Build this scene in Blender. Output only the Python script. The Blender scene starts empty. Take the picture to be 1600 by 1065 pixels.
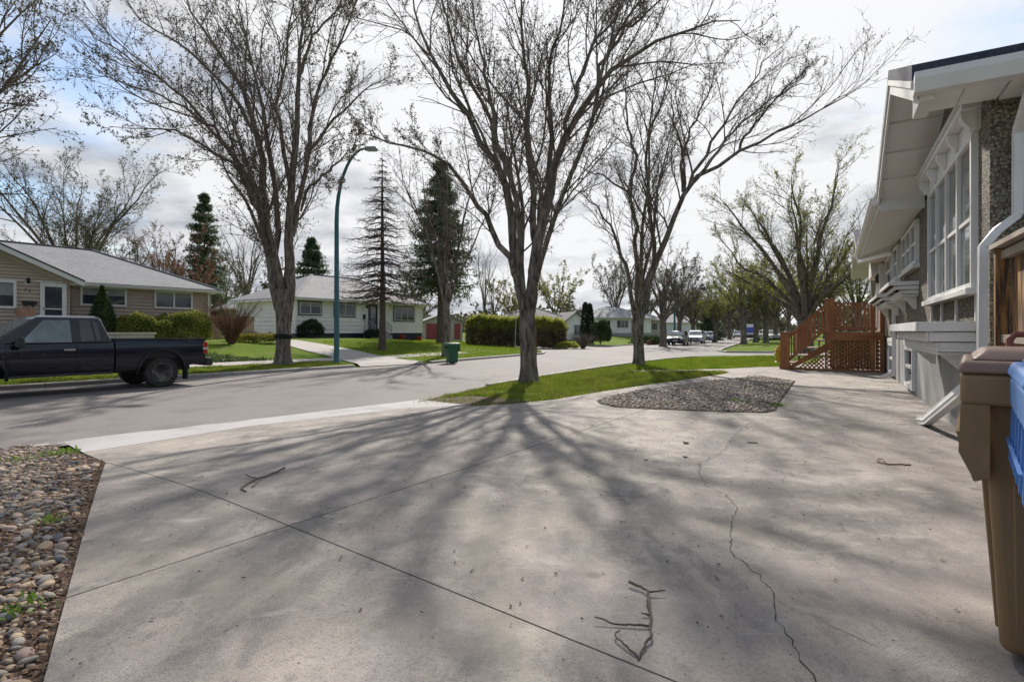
import bpy, bmesh, math, random
import numpy as np
from mathutils import Vector, Matrix

SC = bpy.context.scene
COL = SC.collection
PI = math.pi
R = math.radians

# ------------------------------------------------------------------ camera
F, CX, HOR, EYE = 850.0, 800.0, 517.0, 1.2        # photo focal length (px), centre, horizon row, eye height
cam_d = bpy.data.cameras.new('camera')
cam = bpy.data.objects.new('camera', cam_d)
COL.objects.link(cam)
cam.location = (0, 0, EYE)
cam.rotation_euler = (R(90), 0, 0)
cam_d.sensor_width = 36.0
cam_d.lens = F / 1600 * 36
cam_d.shift_y = -(532.5 - HOR) / 1600
cam_d.clip_start = 0.05
cam_d.clip_end = 3000
SC.camera = cam
SC.render.resolution_x, SC.render.resolution_y = 1024, 681

# ------------------------------------------------------------------ light
SUN_AZ, SUN_EL = R(8.0), R(37.0)                    # azimuth clockwise from +Y
sdir = Vector((math.sin(SUN_AZ) * math.cos(SUN_EL), math.cos(SUN_AZ) * math.cos(SUN_EL), math.sin(SUN_EL)))
SC.view_settings.view_transform = 'Standard'
SC.view_settings.look = 'None'
SC.view_settings.gamma = 1.0
SC.view_settings.exposure = 1.06
SC.view_settings.use_curve_mapping = False

world = bpy.data.worlds.new('World')
SC.world = world
world.use_nodes = True


def build_world():
    nt = world.node_tree
    nt.nodes.clear()
    N = nt.nodes.new
    L = nt.links.new
    out = N('ShaderNodeOutputWorld')
    sky = N('ShaderNodeTexSky')
    sky.sky_type = 'NISHITA'
    sky.sun_disc = False
    sky.sun_elevation = SUN_EL
    sky.sun_rotation = SUN_AZ
    sky.air_density = 1.0
    sky.dust_density = 0.6
    bg1 = N('ShaderNodeBackground')
    bg1.inputs['Strength'].default_value = 0.085
    L(sky.outputs[0], bg1.inputs['Color'])
    tc = N('ShaderNodeTexCoord')
    sep = N('ShaderNodeSeparateXYZ')
    L(tc.outputs['Generated'], sep.inputs[0])

    def math_(op, a, b=None, clamp=False):
        n = N('ShaderNodeMath'); n.operation = op; n.use_clamp = clamp
        for i, s in enumerate((a, b)):
            if s is None: continue
            if isinstance(s, (int, float)): n.inputs[i].default_value = s
            else: L(s, n.inputs[i])
        return n.outputs[0]
    zz = math_('ADD', math_('MAXIMUM', sep.outputs['Z'], 0.0), 0.22)
    comb = N('ShaderNodeCombineXYZ')
    L(math_('DIVIDE', sep.outputs['X'], zz), comb.inputs['X'])
    L(math_('DIVIDE', sep.outputs['Y'], zz), comb.inputs['Y'])
    n1 = N('ShaderNodeTexNoise'); n1.inputs['Scale'].default_value = 1.15; n1.inputs['Detail'].default_value = 8; n1.inputs['Roughness'].default_value = 0.56
    n1.inputs['Distortion'].default_value = 0.25
    n2 = N('ShaderNodeTexNoise'); n2.inputs['Scale'].default_value = 2.1; n2.inputs['Detail'].default_value = 7; n2.inputs['Roughness'].default_value = 0.55
    mp = N('ShaderNodeMapping'); mp.inputs['Location'].default_value = (3.7, 1.3, 0.0)
    L(comb.outputs[0], n1.inputs['Vector'])
    L(comb.outputs[0], mp.inputs['Vector'])
    L(mp.outputs[0], n2.inputs['Vector'])
    # angle to the sun: clouds scatter light forward, so they are whiter and thicker-looking round the sun
    dt = N('ShaderNodeVectorMath'); dt.operation = 'DOT_PRODUCT'
    L(tc.outputs['Generated'], dt.inputs[0]); dt.inputs[1].default_value = sdir
    near = math_('MULTIPLY', math_('ADD', dt.outputs['Value'], 1.0), 0.5, True)
    glow = math_('POWER', near, 12.0)
    wide = math_('POWER', near, 2.0)
    ms = N('ShaderNodeMapRange'); ms.interpolation_type = 'SMOOTHSTEP'
    ms.inputs['From Min'].default_value = 0.42; ms.inputs['From Max'].default_value = 0.62
    low = math_('POWER', math_('SUBTRACT', 1.0, math_('MAXIMUM', sep.outputs['Z'], 0.0)), 9.0)      # towards the horizon the layers of cloud close up
    L(math_('ADD', math_('ADD', n1.outputs['Fac'], math_('MULTIPLY', low, 0.22)), math_('ADD', math_('MULTIPLY', glow, 0.40), math_('MULTIPLY', wide, 0.04))), ms.inputs['Value'])
    rp = N('ShaderNodeValToRGB')
    rp.color_ramp.elements[0].position = 0.40; rp.color_ramp.elements[0].color = (0.30, 0.33, 0.395, 1)
    rp.color_ramp.elements[1].position = 0.66; rp.color_ramp.elements[1].color = (0.86, 0.865, 0.88, 1)
    L(math_('ADD', n2.outputs['Fac'], math_('MULTIPLY', glow, 0.36)), rp.inputs['Fac'])
    bg2 = N('ShaderNodeBackground')
    L(rp.outputs['Color'], bg2.inputs['Color'])
    L(math_('ADD', 0.50, math_('ADD', math_('MULTIPLY', wide, 0.0), math_('MULTIPLY', glow, 0.05))), bg2.inputs['Strength'])
    mx = N('ShaderNodeMixShader')
    L(ms.outputs[0], mx.inputs[0]); L(bg1.outputs[0], mx.inputs[1]); L(bg2.outputs[0], mx.inputs[2])
    L(mx.outputs[0], out.inputs['Surface'])


build_world()
sun_d = bpy.data.lights.new('sun', 'SUN')
sun_d.energy = 3.3
sun_d.angle = R(0.85)
sun_d.color = (1.0, 0.93, 0.85)
sun = bpy.data.objects.new('sun', sun_d)
COL.objects.link(sun)
sun.rotation_euler = (-sdir).to_track_quat('-Z', 'Y').to_euler()

# ------------------------------------------------------------------ helpers
def tag(o, label=None, cat=None, group=None, kind=None):
    if label: o['label'] = label
    if cat: o['category'] = cat
    if group: o['group'] = group
    if kind: o['kind'] = kind
    return o


def thing(name, label, cat, loc=(0, 0, 0), rz=0.0, group=None, scale=1.0):
    o = bpy.data.objects.new(name, None)
    COL.objects.link(o)
    o.location = loc
    o.rotation_euler = (0, 0, rz)
    o.scale = (scale,) * 3
    o.empty_display_size = 0.2
    return tag(o, label, cat, group)


def copy_tree(o, parent=None):
    c = o.copy()
    COL.objects.link(c)
    c.parent = parent
    for ch in list(o.children):
        copy_tree(ch, c)
    return c


def link_mesh(name, me, mat, parent=None):
    o = bpy.data.objects.new(name, me)
    COL.objects.link(o)
    if mat is not None and not me.materials:
        me.materials.append(mat)
    if parent is not None:
        o.parent = parent
    return o


class MB:
    def __init__(self):
        self.v = []; self.f = []

    def add(self, vs, fs):
        b = len(self.v)
        self.v.extend([tuple(p) for p in vs])
        self.f.extend([tuple(i + b for i in f) for f in fs])
        return self

    def hexa(self, p):          # 8 points, bottom ring then top ring
        return self.add(p, [(3, 2, 1, 0), (4, 5, 6, 7), (0, 1, 5, 4), (1, 2, 6, 5), (2, 3, 7, 6), (3, 0, 4, 7)])

    def box(self, x0, x1, y0, y1, z0, z1):
        return self.hexa([(x0, y0, z0), (x1, y0, z0), (x1, y1, z0), (x0, y1, z0),
                          (x0, y0, z1), (x1, y0, z1), (x1, y1, z1), (x0, y1, z1)])

    def frustum(self, x0, x1, y0, y1, z0, X0, X1, Y0, Y1, z1):
        return self.hexa([(x0, y0, z0), (x1, y0, z0), (x1, y1, z0), (x0, y1, z0),
                          (X0, Y0, z1), (X1, Y0, z1), (X1, Y1, z1), (X0, Y1, z1)])

    def bar(self, a, b, w, h, up=(0, 0, 1)):
        a = Vector(a); b = Vector(b); d = (b - a).normalized(); up = Vector(up)
        s = d.cross(up)
        if s.length < 1e-4: s = d.cross(Vector((1, 0, 0)))
        s.normalize(); t = s.cross(d).normalized()
        s = s * w / 2; t = t * h / 2
        return self.hexa([a - s - t, a + s - t, b + s - t, b - s - t, a - s + t, a + s + t, b + s + t, b - s + t])

    def prism(self, poly, a0, a1, axis='y'):
        n = len(poly)
        def P(p, a):
            return (p[0], a, p[1]) if axis == 'y' else ((a, p[0], p[1]) if axis == 'x' else (p[0], p[1], a))
        vs = [P(p, a0) for p in poly] + [P(p, a1) for p in poly]
        fs = [tuple(range(n)), tuple(range(2 * n - 1, n - 1, -1))]
        fs += [(i, (i + 1) % n, (i + 1) % n + n, i + n) for i in range(n)]
        return self.add(vs, fs)

    def tube(self, pts, rad, n=8, cap=True):
        pts = [Vector(p) for p in pts]
        if not hasattr(rad, '__len__'): rad = [rad] * len(pts)
        b = len(self.v); ref = None
        for i, p in enumerate(pts):
            d = (pts[min(i + 1, len(pts) - 1)] - pts[max(i - 1, 0)]).normalized()
            if ref is None:
                ref = d.cross(Vector((0, 0, 1)))
                if ref.length < 0.05: ref = d.cross(Vector((1, 0, 0)))
            ref = (ref - d * ref.dot(d)).normalized(); w = d.cross(ref)
            for k in range(n):
                a = 2 * PI * k / n
                self.v.append(tuple(p + (ref * math.cos(a) + w * math.sin(a)) * rad[i]))
        for i in range(len(pts) - 1):
            for k in range(n):
                self.f.append((b + i * n + k, b + i * n + (k + 1) % n, b + (i + 1) * n + (k + 1) % n, b + (i + 1) * n + k))
        if cap:
            self.f.append(tuple(b + k for k in range(n - 1, -1, -1)))
            e = b + (len(pts) - 1) * n
            self.f.append(tuple(e + k for k in range(n)))
        return self

    def lathe(self, prof, n=16, c=(0, 0, 0), axis='z'):
        b = len(self.v)
        for r, z in prof:
            for k in range(n):
                a = 2 * PI * k / n
                x, y = r * math.cos(a), r * math.sin(a)
                q = (x, y, z) if axis == 'z' else ((x, z, y) if axis == 'y' else (z, x, y))
                self.v.append((q[0] + c[0], q[1] + c[1], q[2] + c[2]))
        for i in range(len(prof) - 1):
            for k in range(n):
                self.f.append((b + i * n + k, b + i * n + (k + 1) % n, b + (i + 1) * n + (k + 1) % n, b + (i + 1) * n + k))
        self.f.append(tuple(b + k for k in range(n)))
        e = b + (len(prof) - 1) * n
        self.f.append(tuple(e + k for k in range(n)))
        return self

    def build(self, name, mat, parent=None, bevel=0.0, smooth=False, seg=2, recalc=True):
        me = bpy.data.meshes.new(name)
        me.from_pydata(self.v, [], self.f)
        if recalc:
            bm = bmesh.new(); bm.from_mesh(me)
            bmesh.ops.recalc_face_normals(bm, faces=bm.faces)
            bm.to_mesh(me); bm.free()
        if smooth or bevel:
            me.shade_smooth()
            try: me.set_sharp_from_angle(angle=R(40))
            except Exception: pass
        o = link_mesh(name, me, mat, parent)
        if bevel:
            m = o.modifiers.new('bevel', 'BEVEL'); m.width = bevel; m.segments = seg; m.limit_method = 'ANGLE'
            m.angle_limit = R(35)
        return o


def np_mesh(name, V, Fq, mat, parent=None, smooth=False):
    """fast mesh from arrays; Fq is (M,3) or (M,4)"""
    me = bpy.data.meshes.new(name)
    V = np.asarray(V, np.float32); Fq = np.asarray(Fq, np.int32)
    k = Fq.shape[1]
    me.vertices.add(len(V)); me.vertices.foreach_set('co', V.ravel())
    me.loops.add(Fq.size); me.loops.foreach_set('vertex_index', Fq.ravel())
    me.polygons.add(len(Fq))
    me.polygons.foreach_set('loop_start', np.arange(0, Fq.size, k, dtype=np.int32))
    me.polygons.foreach_set('loop_total', np.full(len(Fq), k, np.int32))
    if smooth: me.polygons.foreach_set('use_smooth', np.ones(len(Fq), bool))
    me.update(calc_edges=True)
    return link_mesh(name, me, mat, parent)


# ------------------------------------------------------------------ materials
MATS = {}


def M(name, c1, c2=None, scale=4.0, rough=0.8, bump=0.0, bscale=None, metal=0.0, spec=0.4, stretch=(1, 1, 1), coat=0.0,
      detail=6.0, lo=0.35, hi=0.65, dist=0.02, rand=0.0, trans=0.0, voro=False, emit=None):
    if name in MATS: return MATS[name]
    m = bpy.data.materials.new(name); m.use_nodes = True
    nt = m.node_tree; N = nt.nodes.new; L = nt.links.new
    p = nt.nodes['Principled BSDF']
    p.inputs['Roughness'].default_value = rough
    p.inputs['Metallic'].default_value = metal
    p.inputs['Specular IOR Level'].default_value = spec
    p.inputs['Coat Weight'].default_value = coat
    p.inputs['Coat Roughness'].default_value = 0.05
    if emit:
        p.inputs['Emission Color'].default_value = (*emit[:3], 1); p.inputs['Emission Strength'].default_value = emit[3]
    tc = N('ShaderNodeTexCoord'); mp = N('ShaderNodeMapping'); mp.inputs['Scale'].default_value = stretch
    L(tc.outputs['Object'], mp.inputs['Vector'])
    c2 = c2 or tuple(c * 0.8 for c in c1)
    nz = N('ShaderNodeTexNoise'); nz.inputs['Scale'].default_value = scale; nz.inputs['Detail'].default_value = detail
    nz.inputs['Roughness'].default_value = 0.6
    L(mp.outputs[0], nz.inputs['Vector'])
    rp = N('ShaderNodeValToRGB')
    rp.color_ramp.elements[0].position = lo; rp.color_ramp.elements[0].color = (*c1, 1)
    rp.color_ramp.elements[1].position = hi; rp.color_ramp.elements[1].color = (*c2, 1)
    L(nz.outputs['Fac'], rp.inputs['Fac'])
    src = rp.outputs['Color']
    if rand:
        oi = N('ShaderNodeObjectInfo')
        hs = N('ShaderNodeHueSaturation')
        mr = N('ShaderNodeMapRange'); mr.inputs['To Min'].default_value = 1 - rand; mr.inputs['To Max'].default_value = 1 + rand
        L(oi.outputs['Random'], mr.inputs['Value']); L(mr.outputs[0], hs.inputs['Value']); L(src, hs.inputs['Color'])
        src = hs.outputs['Color']
    L(src, p.inputs['Base Color'])
    if bump:
        if voro:
            b = N('ShaderNodeTexVoronoi'); b.inputs['Scale'].default_value = bscale or scale * 4; h = b.outputs['Distance']
        else:
            b = N('ShaderNodeTexNoise'); b.inputs['Scale'].default_value = bscale or scale * 4; b.inputs['Detail'].default_value = 5
            h = b.outputs['Fac']
        L(mp.outputs[0], b.inputs['Vector'])
        bp = N('ShaderNodeBump'); bp.inputs['Strength'].default_value = bump; bp.inputs['Distance'].default_value = dist
        L(h, bp.inputs['Height']); L(bp.outputs[0], p.inputs['Normal'])
    if trans:
        tl = N('ShaderNodeBsdfTranslucent'); L(src, tl.inputs['Color'])
        ms = N('ShaderNodeMixShader'); ms.inputs[0].default_value = trans
        o = nt.nodes['Material Output']
        L(p.outputs[0], ms.inputs[1]); L(tl.outputs[0], ms.inputs[2]); L(ms.outputs[0], o.inputs['Surface'])
    MATS[name] = m
    return m


def layered(name, base, layers, rough=0.85, bump=0.3, bscale=80, dist=0.01, spec=0.3):
    """base colour plus noise layers: (scale, lo, hi, colour, amount, kind, stretch)"""
    m = bpy.data.materials.new(name); m.use_nodes = True
    nt = m.node_tree; N = nt.nodes.new; L = nt.links.new
    p = nt.nodes['Principled BSDF']; p.inputs['Roughness'].default_value = rough; p.inputs['Specular IOR Level'].default_value = spec
    tc = N('ShaderNodeTexCoord')
    rgb = N('ShaderNodeRGB'); rgb.outputs[0].default_value = (*base, 1)
    cur = rgb.outputs[0]
    for i, (sc, lo, hi, c, amt, kind, st) in enumerate(layers):
        mp = N('ShaderNodeMapping'); mp.inputs['Scale'].default_value = st; mp.inputs['Location'].default_value = (i * 7.3, i * 3.1, i * 1.7)
        L(tc.outputs['Object'], mp.inputs['Vector'])
        if kind == 'v':
            t = N('ShaderNodeTexVoronoi'); t.inputs['Scale'].default_value = sc; o = t.outputs['Distance']
        else:
            t = N('ShaderNodeTexNoise'); t.inputs['Scale'].default_value = sc; t.inputs['Detail'].default_value = 9
            t.inputs['Roughness'].default_value = 0.62; t.inputs['Distortion'].default_value = 0.4; o = t.outputs['Fac']
        L(mp.outputs[0], t.inputs['Vector'])
        mr = N('ShaderNodeMapRange'); mr.interpolation_type = 'SMOOTHSTEP'
        mr.inputs['From Min'].default_value = lo; mr.inputs['From Max'].default_value = hi
        mr.inputs['To Min'].default_value = 0; mr.inputs['To Max'].default_value = amt
        L(o, mr.inputs['Value'])
        mx = N('ShaderNodeMix'); mx.data_type = 'RGBA'
        L(mr.outputs[0], mx.inputs[0]); L(cur, mx.inputs[6]); mx.inputs[7].default_value = (*c, 1)
        cur = mx.outputs[2]
    L(cur, p.inputs['Base Color'])
    b = N('ShaderNodeTexNoise'); b.inputs['Scale'].default_value = bscale; b.inputs['Detail'].default_value = 6
    L(tc.outputs['Object'], b.inputs['Vector'])
    bp = N('ShaderNodeBump'); bp.inputs['Strength'].default_value = bump; bp.inputs['Distance'].default_value = dist
    L(b.outputs['Fac'], bp.inputs['Height']); L(bp.outputs[0], p.inputs['Normal'])
    MATS[name] = m
    return m


U = (1, 1, 1)
m_conc = layered('concrete', (0.298, 0.266, 0.234), [
    (0.7, 0.46, 0.60, (0.150, 0.140, 0.132), 0.85, 'n', U),
    (1.3, 0.49, 0.64, (0.40, 0.365, 0.325), 0.7, 'n', U),
    (2.9, 0.50, 0.66, (0.155, 0.145, 0.14), 0.65, 'n', (1, 0.4, 1)),
    (14, 0.52, 0.72, (0.38, 0.35, 0.315), 0.5, 'n', U),
    (55, 0.48, 0.66, (0.16, 0.142, 0.128), 0.6, 'n', U),
    (7, 0.52, 0.66, (0.15, 0.138, 0.13), 0.65, 'n', (1, 0.5, 1)),
    (5, 0.56, 0.68, (0.42, 0.39, 0.35), 0.5, 'n', (0.5, 1.2, 1)),
    (1.6, 0.085, 0.03, (0.10, 0.092, 0.085), 0.7, 'v', U),
    (170, 0.50, 0.62, (0.43, 0.39, 0.345), 0.3, 'n', U),
    (150, 0.54, 0.64, (0.10, 0.09, 0.082), 0.42, 'n', U),
    (0.8, 0.50, 0.66, (0.30, 0.262, 0.255), 0.35, 'n', U),
    (1.0, 0.53, 0.68, (0.33, 0.30, 0.235), 0.35, 'n', U),
    (3.2, 0.50, 0.74, (0.150, 0.139, 0.130), 0.6, 'n', U),
    (11, 0.075, 0.05, (0.07, 0.06, 0.052), 0.85, 'v', U),
    (34, 0.14, 0.08, (0.11, 0.095, 0.085), 0.6, 'v', U)], bump=0.6, bscale=140, dist=0.008)
m_apron = layered('pale_concrete', (0.37, 0.36, 0.355), [
    (1.2, 0.42, 0.65, (0.27, 0.26, 0.25), 0.75, 'n', U), (30, 0.5, 0.7, (0.36, 0.34, 0.33), 0.4, 'n', U)], bump=0.2)
m_walk = layered('sidewalk_concrete', (0.36, 0.335, 0.315), [
    (0.8, 0.4, 0.7, (0.30, 0.28, 0.27), 0.7, 'n', U), (20, 0.5, 0.7, (0.33, 0.30, 0.28), 0.5, 'n', U)], bump=0.25)
m_road = layered('asphalt', (0.150, 0.137, 0.132), [
    (0.25, 0.40, 0.65, (0.19, 0.172, 0.163), 0.8, 'n', (1, 0.4, 1)),
    (1.1, 0.48, 0.68, (0.115, 0.107, 0.104), 0.7, 'n', U),
    (45, 0.45, 0.70, (0.27, 0.245, 0.225), 0.6, 'n', U),
    (70, 0.08, 0.03, (0.07, 0.065, 0.06), 0.6, 'v', U)], bump=0.5, bscale=150, dist=0.006)
m_lawn = layered('lawn', (0.100, 0.160, 0.020), [
    (0.35, 0.42, 0.65, (0.145, 0.185, 0.026), 0.8, 'n', U),
    (2.2, 0.52, 0.70, (0.058, 0.105, 0.014), 0.8, 'n', U),
    (0.9, 0.54, 0.70, (0.18, 0.145, 0.075), 0.75, 'n', U),
    (18, 0.5, 0.75, (0.14, 0.19, 0.03), 0.6, 'n', U)], bump=0.9, bscale=35, dist=0.05, spec=0.05, rough=1.0)
m_soil = layered('soil', (0.085, 0.06, 0.045), [
    (3, 0.4, 0.7, (0.14, 0.10, 0.075), 0.8, 'n', U), (25, 0.45, 0.65, (0.04, 0.028, 0.02), 0.8, 'n', U),
    (40, 0.55, 0.7, (0.22, 0.16, 0.11), 0.6, 'n', U)], bump=1.0, bscale=45, dist=0.03, spec=0.1)
m_dark = M('dark_gap', (0.02, 0.018, 0.016), rough=0.95)
# ------------------------------------------------------------------ ground
def at_z(px, py, z):
    Y = (EYE - z) * F / (py - HOR)
    return np.array([(px - CX) / F * Y, Y])


def at_Y(px, py, Y):
    return Vector(((px - CX) / F * Y, Y, EYE - (py - HOR) / F * Y))


DS = np.array([math.sin(R(35.5)), math.cos(R(35.5))])      # street direction
NS = np.array([-DS[1], DS[0]])                            # across the street, away from us
DF = np.array([math.sin(R(25.2)), math.cos(R(25.2))])      # the street beyond the crossing
ROADZ = -0.3
_near = [(90, 697), (640, 630), (700, 617), (760, 604), (850, 588.5), (930, 576), (990, 567.5), (1040, 561.5), (1075, 558.5), (1130, 557), (1230, 557)]
_right = [(1230, 551.2), (1200, 551.4), (1135, 551), (1122, 549), (1130, 545), (1160, 535), (1178, 529)]
_left = [(1110, 528.8), (1034, 535), (960, 541), (921, 541), (896, 541.5), (838, 539), (770, 534), (705, 530)]
_corner = [(690, 531), (740, 534.5), (790, 540), (815, 545), (840, 548.5), (852, 551), (848, 553.3), (811, 556), (669, 568), (553, 574), (300, 590), (0, 608)]
P = lambda l: [at_z(a, b, ROADZ) for a, b in l]
near_w, right_w, left_w, corner_w = P(_near), P(_right), P(_left), P(_corner)
road = [near_w[0] - DS * 60] + near_w + [near_w[-1] + np.array([120.0, 30.0]), right_w[0] + np.array([120.0, 30.0])] + right_w + \
       [right_w[-1] + DF * 250, left_w[0] + DF * 250] + left_w + [left_w[-1] + np.array([-60.0, 45.0]), corner_w[0] + np.array([-60.0, 45.0])] + \
       corner_w + [corner_w[-1] - DS * 60]
road = np.array(road)


def inside(poly, X, Y):
    poly = np.asarray(poly); res = np.zeros(np.shape(X), bool)
    j = len(poly) - 1
    for i in range(len(poly)):
        xi, yi = poly[i]; xj, yj = poly[j]
        c = ((yi > Y) != (yj > Y)) & (X < (xj - xi) * (Y - yi) / (yj - yi + 1e-12) + xi)
        res ^= c; j = i
    return res


def edge_dist(poly, X, Y):
    poly = np.asarray(poly); d = np.full(np.shape(X), 1e9)
    for i in range(len(poly)):
        a = poly[i]; b = poly[(i + 1) % len(poly)]; ab = b - a
        t = np.clip(((X - a[0]) * ab[0] + (Y - a[1]) * ab[1]) / (ab @ ab + 1e-9), 0, 1)
        d = np.minimum(d, np.hypot(X - a[0] - t * ab[0], Y - a[1] - t * ab[1]))
    return d


def sstep(a, b, x):
    t = np.clip((x - a) / (b - a), 0, 1)
    return t * t * (3 - 2 * t)


def G(X, Y, raw=False):
    X = np.asarray(X, float); Y = np.asarray(Y, float)
    d = edge_dist(road, X, Y); ins = inside(road, X, Y)
    v = X * NS[0] + Y * NS[1]
    far = sstep(11.5, 15.5, v)
    kerb = ROADZ + 0.11 * sstep(0.0, 0.45, d)
    near_h = kerb + 0.19 * sstep(0.3, 5.2, d)
    far_h = kerb + 0.92 * sstep(0.3, 15.5, d)
    z = near_h * (1 - far) + far_h * far
    if raw: z = z - 0.06 * (1 - sstep(0.4, 1.1, d))
    return np.where(ins, ROADZ - (0.06 if raw else 0.0), z)


def g1(x, y): return float(G(np.array([x]), np.array([y]))[0])


def on(px, py):
    """pixel -> point on the ground"""
    z = -0.1
    for _ in range(60):
        p = at_z(px, py, z); z = 0.6 * z + 0.4 * g1(p[0], p[1])
    return Vector((p[0], p[1], g1(p[0], p[1])))


def on2(l): return [np.array(on(a, b)[:2]) for a, b in l]


# one ground sheet reaching the horizon, fine near the camera
def axis(a, b, lo, hi, step, n):
    fine = np.arange(lo, hi + step / 2, step)
    left = lo - np.geomspace(step, lo - a, n)[::-1]
    rightp = hi + np.geomspace(step, b - hi, n)
    return np.concatenate([left, fine, rightp])


GX = axis(-900, 900, -34, 34, 0.5, 36)
GY = axis(-120, 1800, -6, 74, 0.5, 40)
gx, gy = np.meshgrid(GX, GY)
gz = G(gx, gy, raw=True)
nv = gx.shape
idx = np.arange(gx.size).reshape(nv)
quads = np.stack([idx[:-1, :-1], idx[:-1, 1:], idx[1:, 1:], idx[1:, :-1]], -1).reshape(-1, 4)
ground = np_mesh('ground', np.stack([gx, gy, gz], -1).reshape(-1, 3), quads, m_lawn, smooth=True)
tag(ground, 'lawn covered ground of the neighbourhood reaching to the horizon', 'ground', kind='structure')


def sheet_bm(poly, off, fine=True, zfun=None):
    bm = bmesh.new()
    vs = [bm.verts.new((p[0], p[1], 0)) for p in poly]
    bm.faces.new(vs)
    xs = [p[0] for p in poly]; ys = [p[1] for p in poly]
    if fine:
        for A, ax, lo, hi in ((GX, 0, min(xs), max(xs)), (GY, 1, min(ys), max(ys))):
            for c in A:
                if lo < c < hi:
                    co = [0, 0, 0]; no = [0, 0, 0]; co[ax] = c; no[ax] = 1
                    bmesh.ops.bisect_plane(bm, geom=bm.verts[:] + bm.edges[:] + bm.faces[:], plane_co=co, plane_no=no, dist=1e-5)
    bm.verts.ensure_lookup_table()
    V = np.array([v.co[:] for v in bm.verts])
    Z = (zfun or G)(V[:, 0], V[:, 1]) + off
    for v, z in zip(bm.verts, Z): v.co.z = z
    bmesh.ops.recalc_face_normals(bm, faces=bm.faces)
    bm.normal_update()
    if sum(f.normal.z for f in bm.faces) < 0:
        bmesh.ops.reverse_faces(bm, faces=bm.faces)
    return bm


def bm_obj(bm, name, mat, parent=None):
    me = bpy.data.meshes.new(name); bm.to_mesh(me); bm.free()
    return link_mesh(name, me, mat, parent)


def sheet(name, poly, off, mat, parent=None, fine=True, zfun=None):
    return bm_obj(sheet_bm(poly, off, fine, zfun), name, mat, parent)


o = sheet('road', road, 0.0, m_road, fine=False, zfun=lambda x, y: np.full(len(x), ROADZ))
tag(o, 'grey asphalt residential street bending past the crossing', 'road', kind='structure')


def ribbon_kerb(name, pts, label, w=0.17, top=0.115, side=1):
    """kerb stone strip along a polyline of the road edge; side=+1 puts it left of the travel direction"""
    pts = [np.asarray(p) for p in pts]
    res = []
    for i, p in enumerate(pts):
        a = pts[max(i - 1, 0)]; b = pts[min(i + 1, len(pts) - 1)]
        d = (b - a) / np.linalg.norm(b - a); n = np.array([-d[1], d[0]]) * side
        res.append((p - n * 0.03, p + n * (w - 0.03)))
    mb = MB(); vs = []
    for a, b in res:
        zt = ROADZ + top
        vs += [(a[0], a[1], ROADZ - 0.1), (a[0], a[1], zt - 0.02), (a[0] + (b[0] - a[0]) * 0.18, a[1] + (b[1] - a[1]) * 0.18, zt), (b[0], b[1], zt), (b[0], b[1], ROADZ - 0.1)]
    fs = [(0, 1, 2, 3, 4), tuple(range(len(vs) - 1, len(vs) - 6, -1))]
    for i in range(len(res) - 1):
        for k in range(5):
            fs.append((i * 5 + k, i * 5 + (k + 1) % 5, i * 5 + 5 + (k + 1) % 5, i * 5 + 5 + k))
    mb.add(vs, fs)
    return tag(mb.build(name, m_walk), label, 'kerb', kind='structure')


def pieces(a, b, n):
    a = np.asarray(a); b = np.asarray(b)
    return [a + (b - a) * i / n for i in range(n + 1)]


def kerb_run(a, b, label, n, side):
    """separate kerb stones with open joints between them"""
    P_ = pieces(a, b, n); d = (P_[1] - P_[0]); d = d / np.linalg.norm(d) * 0.012
    for i in range(n):
        ribbon_kerb('kerb', [P_[i] + d, P_[i + 1] - d], label, side=side)


kerb_run(corner_w[-1] - DS * 9, corner_w[9], 'concrete kerb stone of the run past the pickup and teal lamp post', 16, 1)
kerb_run(corner_w[8] + DS * 0.2, corner_w[7], 'concrete kerb stone beside the green wheeled bin', 5, 1)
ribbon_kerb('kerb', corner_w[0:8], 'concrete kerb rounding the lawn corner into the side street', side=-1)
ribbon_kerb('kerb', left_w, 'concrete kerb along the far side below the hedge', side=1)
ribbon_kerb('kerb', right_w, 'concrete kerb around the far right grass mound', side=-1)
ribbon_kerb('kerb', [near_w[0] - DS * 16, near_w[0] - DS * 0.1], 'low concrete kerb between road and river stone bed', side=-1, top=0.06)
ribbon_kerb('kerb', near_w[3:], 'concrete kerb along the near grass strip', side=-1, top=0.08)

# sidewalk across the street
def offset_line(pts, d): return [np.asarray(p) + NS * d for p in pts]
far_line = [corner_w[-1] - DS * 30, corner_w[-1], corner_w[9], corner_w[8], corner_w[7] - DS * 1.5]
sw = offset_line(far_line, 2.5) + offset_line(far_line, 3.7)[::-1]
tag(sheet('sidewalk', sw, 0.015, m_walk), 'concrete sidewalk in front of the houses across the street', 'sidewalk', kind='structure')
drv = on2([(562, 573.4), (600, 571.5), (640, 569.2), (668, 568), (640, 563.5), (606, 558.5), (566, 550), (528, 542.5), (482, 534.5), (462, 531.5), (425, 531.5), (430, 535), (470, 546), (510, 556), (538, 564)])
drv[0:4] = [p - NS * 0.05 for p in drv[0:4]]
tag(sheet('white_house_driveway', drv, 0.03, m_walk), 'concrete driveway leading up to the white house', 'driveway', kind='structure')

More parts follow.
